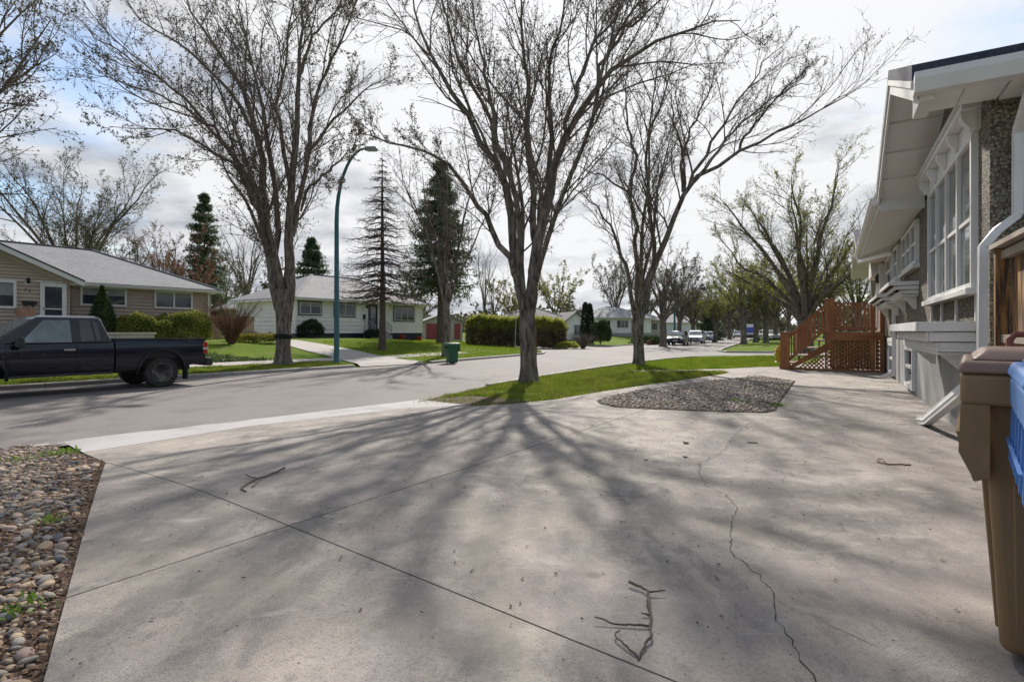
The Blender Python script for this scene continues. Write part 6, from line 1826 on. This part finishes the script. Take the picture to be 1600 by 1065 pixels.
def curve_sides(o, T):
    """give the slab sides of the truck their barrel shape"""
    me = o.data; bm = bmesh.new(); bm.from_mesh(me)
    for z in (0.58, 0.66, 0.74, 0.82, 0.90, 0.98, 1.06, 1.13, 1.19):
        bmesh.ops.bisect_plane(bm, geom=bm.verts[:] + bm.edges[:] + bm.faces[:], plane_co=(0, 0, z), plane_no=(0, 0, 1), dist=1e-5)
    for v in bm.verts:
        if abs(v.co.y) > 0.93:
            z = v.co.z; k = 0.050 * max(0, (z - 0.84) / 0.43) ** 2 + 0.075 * max(0, (0.84 - z) / 0.40) ** 1.7
            v.co.y -= math.copysign(k, v.co.y)
    bm.to_mesh(me); bm.free(); me.shade_smooth()
    try: me.set_sharp_from_angle(angle=R(38))
    except Exception: pass


def pickup():
    navy = paint('black_blue_paint', (0.0035, 0.0055, 0.015), 0.75, (0.030, 0.029, 0.030), 0.80, rough=0.2)
    wc = at_z(255, 604.8, ROADZ)
    org = wc + DS * 1.15 + NS * 0.98
    T = thing('pickup_truck', 'black extended cab pickup truck parked at the far kerb', 'pickup truck', (org[0], org[1], ROADZ), math.atan2(-DS[1], -DS[0]))
    rw, fw_ = 1.15, 4.83; W = 0.97
    # bed sides with wheel arch
    for s in (1, -1):
        arch = arc_pts(rw, 0.43, 0.54, PI, 0, 16)
        poly = [(0.06, 0.60)] + [(rw - 0.56, 0.55)] + arch + [(rw + 0.56, 0.50), (2.22, 0.48), (2.22, 1.27), (0.06, 1.27)]
        q = MB(); q.prism(poly, s * (W - 0.10), s * W, 'y'); q.build('bed_side', navy, T, bevel=0.018)
        fl = MB(); o1 = arc_pts(rw, 0.43, 0.60, PI + 0.08, -0.08, 18); o2 = arc_pts(rw, 0.43, 0.535, -0.08, PI + 0.08, 18)
        fl.prism(o1 + o2, s * (W + 0.002), s * (W + 0.035), 'y'); fl.build('fender_flare', navy, T, bevel=0.01)
        MB().box(rw - 0.62, rw - 0.585, *sorted((s * (W - 0.25), s * (W + 0.02))), 0.17, 0.55).build('mud_flap', m_trim, T)
        tl = MB(); tl.box(-0.005, 0.12, *sorted((s * (W - 0.12), s * (W + 0.006))), 0.86, 1.20); k = tl.build('tail_light', m_tail, T, bevel=0.02)
        MB().box(-0.008, 0.125, *sorted((s * (W - 0.11), s * (W + 0.009))), 0.985, 1.04).build('reverse_lens', m_lens, k)
        MB().box(0.08, 2.2, *sorted((s * (W - 0.11), s * (W - 0.005))), 1.272, 1.295).build('bed_rail_cap', m_trim, T)
    MB().box(0.10, 2.2, -W + 0.1, W - 0.1, 0.78, 1.0).build('bed_floor', m_trim, T)
    MB().box(0.03, 0.10, -W + 0.10, W - 0.10, 0.62, 1.26).build('tailgate', navy, T, bevel=0.015)
    MB().box(2.12, 2.2, -W + 0.11, W - 0.11, 0.84, 1.26).build('bed_front', navy, T)
    bp = MB(); bp.box(-0.16, 0.02, -W + 0.02, W - 0.02, 0.52, 0.74); bp.build('rear_bumper', m_trim, T, bevel=0.03)
    MB().box(0.3, 5.3, -0.55, 0.55, 0.42, 0.60).build('frame', m_trim, T)
    # cab lower body, front clip
    lo = MB(); lo.prism([(2.25, 0.47), (4.28, 0.45), (4.28, 1.20), (2.25, 1.20)], -W, W, 'y'); lo.build('cab_body', navy, T, bevel=0.03)
    archf = arc_pts(fw_, 0.43, 0.54, PI, 0, 16)
    fr = MB(); fr.prism([(4.285, 0.45)] + archf[0:0] + [(fw_ - 0.54, 0.45)] + archf[1:-1] + [(fw_ + 0.54, 0.45), (5.72, 0.50), (5.76, 0.80), (5.70, 1.08), (5.55, 1.17), (4.285, 1.22)], -W, W, 'y'); fr.build('front_body', navy, T, bevel=0.04, seg=3)
    for s in (1, -1):
        fl = MB(); fl.prism(arc_pts(fw_, 0.43, 0.60, PI + 0.08, -0.08, 18) + arc_pts(fw_, 0.43, 0.535, -0.08, PI + 0.08, 18), s * (W + 0.002), s * (W + 0.035), 'y'); fl.build('fender_flare', navy, T, bevel=0.01)
        MB().box(5.60, 5.74, *sorted((s * (W - 0.35), s * (W + 0.004))), 0.86, 1.08).build('headlight', m_lens, T, bevel=0.02)
        bd = MB(); bd.box(4.45, 4.62, *sorted((s * (W - 0.01), s * (W + 0.012))), 1.085, 1.115); bd.build('fender_badge', m_chrome, T)
    MB().box(5.70, 5.88, -W + 0.03, W - 0.03, 0.48, 0.76).build('front_bumper', m_chrome, T, bevel=0.04)
    # greenhouse: bottom and top outlines
    zb_, zt_ = 1.19, 1.84
    xb0, xb1, xt0, xt1 = 2.27, 4.58, 2.47, 3.70; wb, wt = 0.93, 0.72
    gh = MB(); gh.frustum(xb0, xb1, -wb, wb, zb_, xt0, xt1, -wt, wt, zt_); gh.build('cab', navy, T, bevel=0.055, seg=3)
    MB().frustum(xt0 + 0.02, xt1 - 0.03, -wt + 0.03, wt - 0.03, zt_ - 0.01, xt0 + 0.1, xt1 - 0.12, -wt + 0.12, wt - 0.12, zt_ + 0.03).build('roof_panel', navy, T, bevel=0.012)

    def sp(s, x, z, e=0.006):        # point on the cab side plane
        f = (z - zb_) / (zt_ - zb_); return (x, s * (wb + (wt - wb) * f + e), z)

    def side_pane(s, pts, name, mat, par=T, e0=0.002, e1=0.008):
        v = [sp(s, x, z, e1) for x, z in pts] + [sp(s, x, z, e0) for x, z in pts]; n = len(pts)
        MB().add(v, [tuple(range(n)), tuple(range(2 * n - 1, n - 1, -1))] + [(i, (i + 1) % n, (i + 1) % n + n, i + n) for i in range(n)]).build(name, mat, par)
    for s in (1, -1):
        # doors as thin skins with seams around them
        dsk = MB(); dsk.prism([(3.02, 0.56), (4.22, 0.56), (4.24, 1.185), (3.02, 1.185)], s * (W + 0.001), s * (W + 0.012), 'y'); dr_ = dsk.build('front_door', navy, T, bevel=0.006)
        d2 = MB(); d2.prism([(2.36, 0.56), (3.0, 0.56), (3.0, 1.185), (2.36, 1.185)], s * (W + 0.001), s * (W + 0.012), 'y'); d2.build('rear_door', navy, T, bevel=0.006)
        h = MB(); h.box(3.05, 3.27, *sorted((s * (W + 0.012), s * (W + 0.04))), 1.03, 1.075); h.build('door_handle', m_chrome, dr_, bevel=0.008)
        side_pane(s, [(3.10, 1.235), (4.08, 1.235), (3.98, 1.30), (3.60, 1.755), (3.10, 1.765)], 'door_window', m_cglass if s > 0 else m_cglass2)
        side_pane(s, [(2.52, 1.27), (2.92, 1.24), (2.92, 1.765), (2.66, 1.765), (2.56, 1.7)], 'quarter_window', m_cglass2)
        side_pane(s, [(2.60, 1.225), (2.635, 1.225), (2.70, 1.775), (2.66, 1.775)], 'window_divider', m_trim, T, 0.008, 0.012)
        mi = MB(); mi.box(4.02, 4.16, *sorted((s * (W + 0.06), s * (W + 0.27))), 1.13, 1.36); mo = mi.build('wing_mirror', m_trim, T, bevel=0.03)
        MB().box(4.06, 4.12, *sorted((s * (W - 0.03), s * (W + 0.07))), 1.17, 1.22).build('mirror_arm', m_trim, mo)
        MB().box(2.3, 4.25, *sorted((s * (W - 0.02), s * (W + 0.01))), 0.44, 0.50).build('rocker_panel', m_trim, T)

    def quad_on(a, b, c, d, nrm_, name, mat):
        o = Vector(nrm_).normalized() * 0.008; p = [Vector(k) for k in (a, b, c, d)]
        MB().hexa([k + o * 0.2 for k in p] + [k + o for k in p]).build(name, mat, T)
    f0, f1 = 0.10, 0.90
    L3 = lambda a, b, t: a + (b - a) * t
    xw0, xw1 = L3(xb1, xt1, f0), L3(xb1, xt1, f1); ww0, ww1 = L3(wb, wt, f0) - 0.07, L3(wb, wt, f1) - 0.07; zw0, zw1 = L3(zb_, zt_, f0), L3(zb_, zt_, f1)
    quad_on((xw0, -ww0, zw0), (xw0, ww0, zw0), (xw1, ww1, zw1), (xw1, -ww1, zw1), (zt_ - zb_, 0, xb1 - xt1), 'windscreen', m_wglass)
    xr0, xr1 = L3(xb0, xt0, 0.2), L3(xb0, xt0, 0.9)
    quad_on((xr0, -0.72, L3(zb_, zt_, 0.2)), (xr0, 0.72, L3(zb_, zt_, 0.2)), (xr1, 0.62, L3(zb_, zt_, 0.9)), (xr1, -0.62, L3(zb_, zt_, 0.9)), (-1, 0, 0.3), 'rear_window', m_cglass2)
    for ch in T.children:
        if ch.name.split('.')[0] in ('bed_side', 'cab_body', 'front_body', 'front_door', 'rear_door', 'fender_flare'): curve_sides(ch, T)
    for x in (rw, fw_):
        for s in (1, -1): wheel(T, x, s * (W - 0.02), 0.40, 0.27, s)
    MB().tube([(rw, -0.8, 0.4), (rw, 0.8, 0.4)], 0.06, 8).build('axle', m_trim, T)
    MB().box(0.45, 1.85, -W + 0.11, W - 0.11, 0.55, 0.778).build('wheel_house', m_dark, T)
    return T


pickup()


def car(name, label, loc, rz, col, L=4.6, W=0.9, hood=0.95, belt=0.98, top=1.46, cab=(0.75, 3.75, 1.25, 2.95), group=None, flake=0.3):
    """local x forward from the rear bumper"""
    T = thing(name, label, 'car', loc, rz, group)
    pm = paint(name + '_paint_' + label[:12], col, 0.3, (0.12, 0.11, 0.10), 0.5, flake)
    r = 0.33; rw, fw_ = 0.85, L - 0.95
    poly = [(0.02, 0.42), (rw - r - 0.08, 0.28)] + arc_pts(rw, 0.33, r + 0.05, PI, 0, 10) + [(rw + r + 0.08, 0.24), (fw_ - r - 0.08, 0.24)] + arc_pts(fw_, 0.33, r + 0.05, PI, 0, 10) + [(fw_ + r + 0.08, 0.26), (L - 0.03, 0.32), (L, 0.55), (L - 0.06, 0.76), (L - 0.35, hood - 0.06), (cab[1], belt), (cab[0], belt), (0.12, belt - 0.04), (0.0, 0.80)]
    MB().prism(poly, -W, W, 'y').build('body', pm, T, bevel=0.07, seg=3)
    zb_, zt_ = belt - 0.01, top; wb, wt = W - 0.07, W - 0.26; xb0, xb1, xt0, xt1 = cab
    MB().frustum(xb0, xb1, -wb, wb, zb_, xt0, xt1, -wt, wt, zt_).build('cabin', pm, T, bevel=0.06, seg=3)
    L3 = lambda a, b, t: a + (b - a) * t
    def q(a, b, c, d, n, nm, mat):
        o = Vector(n).normalized() * 0.012; p = [Vector(k) for k in (a, b, c, d)]; MB().hexa([k + o * 0.1 for k in p] + [k + o for k in p]).build(nm, mat, T)
    A_, B_ = 0.12, 0.86; z0, z1 = L3(zb_, zt_, A_), L3(zb_, zt_, B_)
    q((L3(xb1, xt1, A_), -wb + .1, z0), (L3(xb1, xt1, A_), wb - .1, z0), (L3(xb1, xt1, B_), wt - .02, z1), (L3(xb1, xt1, B_), -wt + .02, z1), (zt_ - zb_, 0, xb1 - xt1), 'windscreen', m_wglass)
    q((L3(xb0, xt0, A_), -wb + .12, z0), (L3(xb0, xt0, A_), wb - .12, z0), (L3(xb0, xt0, B_), wt - .04, z1), (L3(xb0, xt0, B_), -wt + .04, z1), (-(zt_ - zb_), 0, xt0 - xb0), 'rear_window', m_cglass2)
    xm = (L3(xb0, xt0, .5) + L3(xb1, xt1, .5)) / 2
    for s in (1, -1):
        for a0, a1, b0, b1, nm in ((L3(xb0, xt0, A_) + 0.1, xm - 0.04, L3(xb0, xt0, B_) + 0.06, xm - 0.04, 'rear_side_window'), (xm + 0.04, L3(xb1, xt1, A_) - 0.16, xm + 0.04, L3(xb1, xt1, B_) - 0.1, 'front_side_window')):
            y0, y1 = s * (L3(wb, wt, A_)), s * (L3(wb, wt, B_))
            q((a0, y0, z0), (a1, y0, z0), (b1, y1, z1), (b0, y1, z1), (0, s * 1, 0.3), nm, m_cglass2)
        MB().box(L - 0.22, L - 0.01, *sorted((s * (W - 0.42), s * (W - 0.04))), 0.62, 0.76).build('headlight', m_lens, T, bevel=0.03)
        MB().box(0.0, 0.12, *sorted((s * (W - 0.3), s * (W - 0.02))), 0.68, 0.86).build('tail_light', m_tail, T, bevel=0.02)
        MB().box(xb1 - 0.55, xb1 - 0.42, *sorted((s * (W - 0.02), s * (W + 0.16))), belt, belt + 0.13).build('wing_mirror', pm, T, bevel=0.02)
        for x in (rw, fw_): wheel(T, x, s * (W - 0.01), r, 0.2, s, 7, M('silver_rim', (0.35, 0.35, 0.36), rough=0.35, metal=0.8))
    MB().box(L - 0.03, L + 0.012, -W + 0.45, W - 0.45, 0.56, 0.70).build('grille', m_trim, T)
    MB().box(L - 0.02, L + 0.014, -W + 0.25, W - 0.25, 0.34, 0.46).build('lower_grille', m_trim, T)
    MB().box(L - 0.01, L + 0.02, -0.25, 0.25, 0.47, 0.55).build('number_plate', m_white, T)
    return T


rzf = math.atan2(-DF[1], -DF[0])
def far_car(px, py, *a, **k):
    p = at_z(px, py, ROADZ); p = p + DF * k.get('L', 4.6)
    return car(a[0], a[1], (p[0], p[1], ROADZ), rzf, **k)
far_car(1055, 539.6, 'parked_car', 'dark blue parked car nearest in the far kerb row', col=(0.006, 0.010, 0.030), L=4.3, belt=1.0, top=1.52, cab=(0.25, 3.25, 0.55, 2.45), flake=0.0)
far_car(1084, 537.0, 'parked_car', 'silver hatchback parked behind the dark blue car', col=(0.42, 0.45, 0.50), L=4.4, belt=1.0, top=1.56, cab=(0.2, 3.45, 0.5, 2.55), flake=0.5)
far_car(1103, 534.6, 'parked_car', 'grey sedan last in the far kerb row', col=(0.25, 0.28, 0.34), L=4.7, top=1.45, flake=0.5)


def van(label, loc, rz, col, shield, L=5.6, Wv=1.05, hgt=2.6):
    T = thing('camper_van', label, 'van', loc, rz)
    MB().prism([(0, 0.4), (0.5, 0.35), (L - 0.1, 0.35), (L, 0.7), (L - 0.2, 1.15), (L - 0.9, 2.1), (L - 1.2, hgt), (0.05, hgt)], -Wv, Wv, 'y').build('body', col, T, bevel=0.08)
    MB().hexa([(L - 0.26, -0.92, 1.26), (L - 0.26, 0.92, 1.26), (L - 0.86, 0.88, 2.08), (L - 0.86, -0.88, 2.08), (L - 0.2, -0.92, 1.28), (L - 0.2, 0.92, 1.28), (L - 0.8, 0.88, 2.1), (L - 0.8, -0.88, 2.1)]).build('windscreen', shield, T)
    MB().box(L - 0.04, L + 0.03, -0.6, 0.6, 0.62, 0.9).build('grille', m_trim, T); MB().box(L - 0.1, L + 0.08, -Wv, Wv, 0.38, 0.55).build('bumper', m_trim, T, bevel=0.03)
    for s in (1, -1):
        MB().box(L - 0.14, L + 0.01, *sorted((s * 0.7, s * 0.98)), 0.68, 0.88).build('headlight', m_lens, T)
        for x in (1.0, L - 1.1): wheel(T, x, s * (Wv - 0.01), 0.35, 0.22, s, 5)
    return T


m_vwhite = M('van_white', (0.68, 0.68, 0.67), (0.60, 0.60, 0.59), 2, rough=0.35, coat=0.4)
p = at_z(1173, 531.2, ROADZ) + DF * 5.6
van('white van with bright blue windscreen behind the mound elms', (p[0], p[1], ROADZ), rzf, m_vwhite, M('blue_shield', (0.05, 0.09, 0.38), rough=0.2))
p = at_z(1152, 528.6, ROADZ) + DF * 4.6
car('parked_car', 'tiny white car far up the street between elm trunks', (p[0], p[1], ROADZ), rzf, (0.5, 0.52, 0.52), top=1.6, cab=(0.2, 3.45, 0.5, 2.55))
p = at_d(1191, 78)
car('parked_car', 'pale car on the far right behind the mound elms', p, rzf + 0.4, (0.55, 0.55, 0.55), top=1.5)
p = at_d(1187, 88)
car('parked_car', 'red car hardly visible behind the mound elms', p, rzf + 0.2, (0.35, 0.03, 0.025), top=1.5)

# ------------------------------------------------------------------ street furniture
m_teal = M('teal_paint', (0.030, 0.115, 0.125), (0.045, 0.145, 0.155), 3, rough=0.45)
b = on(526, 567.5)
LP_ = thing('street_lamp', 'tall teal street lamp with curved arm beside the banded elm', 'street lamp', b)
K_ = b.y / F
top = EYE - b.z + (HOR - 236) * K_
zc = EYE - b.z + (HOR - 345) * K_
pts = [(0, 0, 0), (0, 0, 2.0), (0, 0, zc * 0.7), (0, 0, zc)]
for f in np.linspace(0.12, 1, 9): pts.append((1.32 * (1 - math.cos(f * PI / 2)) ** 1.0, -0.35 * (1 - math.cos(f * PI / 2)), zc + (top - zc) * math.sin(f * PI / 2)))
rad = list(np.interp(np.linspace(0, 1, len(pts)), [0, 0.3, 1], [0.115, 0.085, 0.04]))
MB().tube(pts, rad, 14).build('pole', m_teal, LP_, smooth=True)
MB().lathe([(0.15, 0), (0.15, 0.05), (0.125, 0.08), (0.12, 0.55), (0.105, 0.6)], 14).build('base_sleeve', m_teal, LP_, smooth=True)
hd = MB(); e = pts[-1]; hd.frustum(e[0] - 0.05, e[0] + 0.55, e[1] - 0.13, e[1] + 0.13, e[2] - 0.08, e[0] + 0.0, e[0] + 0.45, e[1] - 0.08, e[1] + 0.08, e[2] + 0.07)
hl = hd.build('lamp_head', M('lamp_grey', (0.30, 0.30, 0.30), rough=0.5), LP_, bevel=0.03)
MB().box(e[0] + 0.06, e[0] + 0.48, e[1] - 0.1, e[1] + 0.1, e[2] - 0.12, e[2] - 0.082).build('lens', m_lens, hl, bevel=0.015)
b2 = at_d(1054, 62)
L2_ = thing('street_lamp', 'far teal lamp post above the dark blue parked car', 'street lamp', b2)
MB().tube([(0, 0, 0), (0, 0, 5), (0, 0, 7.4), (0.3, 0, 8.3), (1.2, 0, 8.8)], [0.12, 0.10, 0.08, 0.06, 0.05], 10).build('pole', m_teal, L2_, smooth=True)
MB().box(1.1, 1.7, -0.12, 0.12, 8.72, 8.86).build('lamp_head', MATS['lamp_grey'], L2_, bevel=0.02)
b = on(804.5, 543)
SG = thing('sign_post', 'thin galvanized sign post in front of the hedge', 'sign post', b)
m_galv = M('galvanized', (0.42, 0.44, 0.45), (0.34, 0.36, 0.37), 5, rough=0.4, metal=0.5)
MB().tube([(0, 0, 0), (0.06, 0, 1.4), (0.10, 0, 2.75)], 0.035, 8).build('post', m_galv, SG, smooth=True)
MB().box(0.08, 0.095, -0.3, 0.3, 2.15, 2.75).build('sign_plate', m_galv, SG)
b = on(838.5, 556)
o = MB().tube([(0, 0, 0), (0, 0, 1.3), (0, 0, 1.95)], [0.025, 0.022, 0.02], 6).build('marker_stake', M('rusty_stake', (0.16, 0.09, 0.05), rough=0.8), smooth=True); o.location = b
tag(o, 'thin brown stake right behind the driveway elm trunk', 'stake')

# ------------------------------------------------------------------ twigs and litter on the driveway
m_twig = M('fallen_twig', (0.085, 0.062, 0.050), (0.17, 0.135, 0.11), 8, rough=0.9, bump=0.4, bscale=60)
def twig(label, lines, mat=None):
    base = on(*lines[0][1][0]); mb_all = []
    T = thing('fallen_twig', label, 'twig', base)
    for (r0, pts, lift) in lines:
        w = [on(a, b) - base + Vector((0, 0, 0.020 + r0 * 0.6 + l * 0.4)) for (a, b), l in zip(pts, lift)]
        c = crom([np.array(k) for k in w], max(6, len(w) * 3)); c[1:-1] += np.random.default_rng(len(pts)).normal(0, 0.0013, (len(c) - 2, 3))
        MB().tube([tuple(k) for k in c], list(np.linspace(r0 * 0.85, r0 * 0.5, len(c))), 7).build('stick', mat or m_twig, T, smooth=True)


PX = lambda x, y: (860 + x * 0.1924, 860 + y * 0.1924)
z0 = [0] * 9
twig('large forked twig lying in the foreground of the driveway', [
    (0.0085, [PX(795, 395), PX(800, 470), PX(818, 580), PX(810, 660), PX(822, 755)], [0.03, 0.02, 0.01, 0.015, 0.03]),
    (0.0085, [PX(640, 320), PX(740, 360), PX(800, 398)], [0.035, 0.03, 0.03]), (0.006, [PX(800, 398), PX(860, 398), PX(932, 398)], [0.03, 0.04, 0.05]),
    (0.0055, [PX(805, 668), PX(700, 664), PX(510, 652), PX(430, 630), PX(360, 622)], [0.015, 0.02, 0.02, 0.04, 0.05]), (0.005, [PX(812, 578), PX(738, 572)], [0.01, 0.03]), (0.005, [PX(803, 520), PX(782, 468)], [0.01, 0.03]),
    (0.007, [PX(822, 755), PX(760, 840), PX(712, 938)], [0.03, 0.02, 0.0]), (0.0055, [PX(718, 915), PX(620, 845), PX(520, 752), PX(565, 730)], [0.0, 0.02, 0.03, 0.04])])
QX = lambda x, y: (300 + x * 0.375, 580 + y * 0.375)
twig('small forked twig on the left slab of the driveway', [
    (0.010, [QX(386, 420), QX(340, 440), QX(275, 462), QX(225, 450)], [0.03, 0.02, 0.02, 0.03]), (0.010, [QX(275, 462), QX(240, 480), QX(206, 500), QX(226, 514)], [0.02, 0.02, 0.01, 0.0]), (0.006, [QX(250, 495), QX(290, 470)], [0.01, 0.03])])
SX_ = lambda x, y: (960 + x * 0.338, 640 + y * 0.338)
m_rtwig = M('red_twig', (0.16, 0.05, 0.035), (0.22, 0.08, 0.05), 6, rough=0.8)
twig('curled reddish twig near the right side of the driveway', [(0.007, [SX_(1370, 268), SX_(1300, 266), SX_(1250, 264), SX_(1215, 252), SX_(1235, 242), SX_(1255, 260)], [0.01, 0.01, 0.01, 0.02, 0.02, 0.01])], m_rtwig)
twig('short straight dark twig behind the crack', [(0.008, [SX_(615, 162), SX_(662, 163)], [0, 0])])
lr = np.random.default_rng(9)
lit = []
for n_, poly in ((420, [(200, 760), (700, 660), (1200, 655), (1480, 680), (1520, 1060), (100, 1060)]), (340, [(1190, 652), (1250, 600), (1395, 592), (1500, 690), (1480, 700), (1300, 668)]), (60, [(940, 645), (1200, 650), (1300, 800), (1000, 760)])):
    lit.append(in_poly_points(on2(poly), n_, lr))
lit = np.concatenate(lit); n = len(lit); a = lr.uniform(0, 6.28, n); s = lr.uniform(0.004, 0.013, n) * (1 + 0.05 * np.hypot(lit[:, 0], lit[:, 1])); wd = s * lr.uniform(0.25, 0.6, n); z = G(lit[:, 0], lit[:, 1]) + 0.024
ex = np.stack([np.cos(a), np.sin(a), np.zeros(n)], 1); ey = np.stack([-np.sin(a), np.cos(a), np.zeros(n)], 1); c = np.concatenate([lit, z[:, None]], 1)
V = np.stack([c - ex * s[:, None], c - ey * wd[:, None] + [0, 0, 0.006], c + ex * s[:, None] + [0, 0, 0.004], c + ey * wd[:, None] + [0, 0, 0.003]], 1).reshape(-1, 3)
tag(np_mesh('leaf_litter', V, np.arange(4 * n).reshape(-1, 4), M('litter', (0.045, 0.028, 0.02), (0.11, 0.065, 0.04), 30, rough=0.9)), 'dark bud scales and leaf bits scattered on the driveway', 'litter', kind='stuff')
for (px, py, s_, col_, lab) in ((1071, 695.5, 0.03, m_stone[1], 'tan pebble lying on the driveway beyond the crack'), (1070, 717.5, 0.022, m_apron, 'white pebble lying on the driveway nearer than the tan one'), (1009, 722, 0.016, m_apron, 'tiny white stone chip left of the two loose pebbles')):
    o = link_mesh('loose_pebble', stone_me[0].copy(), None); o.data.materials.clear(); o.data.materials.append(col_); q = on(px, py); o.location = (q.x, q.y, q.z + 0.02 + s_ * 0.4); o.scale = (s_,) * 3
    tag(o, lab, 'pebble')
# weeds in the stone beds
m_weed = M('weed_leaf', (0.10, 0.19, 0.025), (0.16, 0.25, 0.04), 9, rough=0.6, trans=0.35)
for k, (px, py, n_, sz, spr, lab) in enumerate([(48, 955, 30, 0.038, 0.08, 'green weed between river stones nearest the slab edge'), (8, 972, 26, 0.036, 0.07, 'green weed at the left edge of the picture'), (95, 712, 120, 0.05, 0.18, 'grass tuft at the street corner of the river stone bed'), (30, 722, 50, 0.04, 0.14, 'faint green weeds behind the river stones'), (1214, 636, 110, 0.05, 0.12, 'green weed tuft at the right corner of the stone island'), (1160, 630, 70, 0.045, 0.25, 'weeds growing through the stone island'), (80, 820, 40, 0.035, 0.09, 'small weed halfway along the river stone bed')]):
    q = on(px, py); r_ = np.random.default_rng(200 + k); T = thing('weed', lab, 'weed', q)
    P_ = np.stack([r_.normal(0, spr * 0.5, n_), r_.normal(0, spr * 0.5, n_), np.full(n_, 0.03)], 1)
    V, Fq = leaf_quads(P_, sz, r_, droop=-0.8, asp=0.4); np_mesh('leaves', V, Fq, m_weed, T)

# look-alikes that stand as separate things share a group phrase
GROUPS = {'elm_tree': 'large street elms', 'spruce_tree': 'spruces', 'bare_tree': 'bare background trees', 'poplar_tree': 'bare poplars', 'green_tree': 'yellow green trees', 'rusty_tree': 'rust coloured trees', 'olive_tree': 'olive background trees',
          'parked_car': 'parked cars', 'far_house': 'far houses', 'juniper_shrub': 'junipers of the tan house', 'window_planter': 'white window planters', 'fallen_twig': 'twigs on the driveway', 'weed': 'weeds in the stone beds',
          'round_shrub': 'round shrubs of the white house', 'tall_cedar': 'tall narrow cedars', 'loose_pebble': 'loose pebbles on the driveway', 'street_lamp': 'teal street lamps', 'bare_shrub': 'bare shrubs', 'kerb': 'concrete kerbs'}
for o in bpy.data.objects:
    if o.parent is None and 'group' not in o and o.name.split('.')[0] in GROUPS:
        o['group'] = GROUPS[o.name.split('.')[0]]
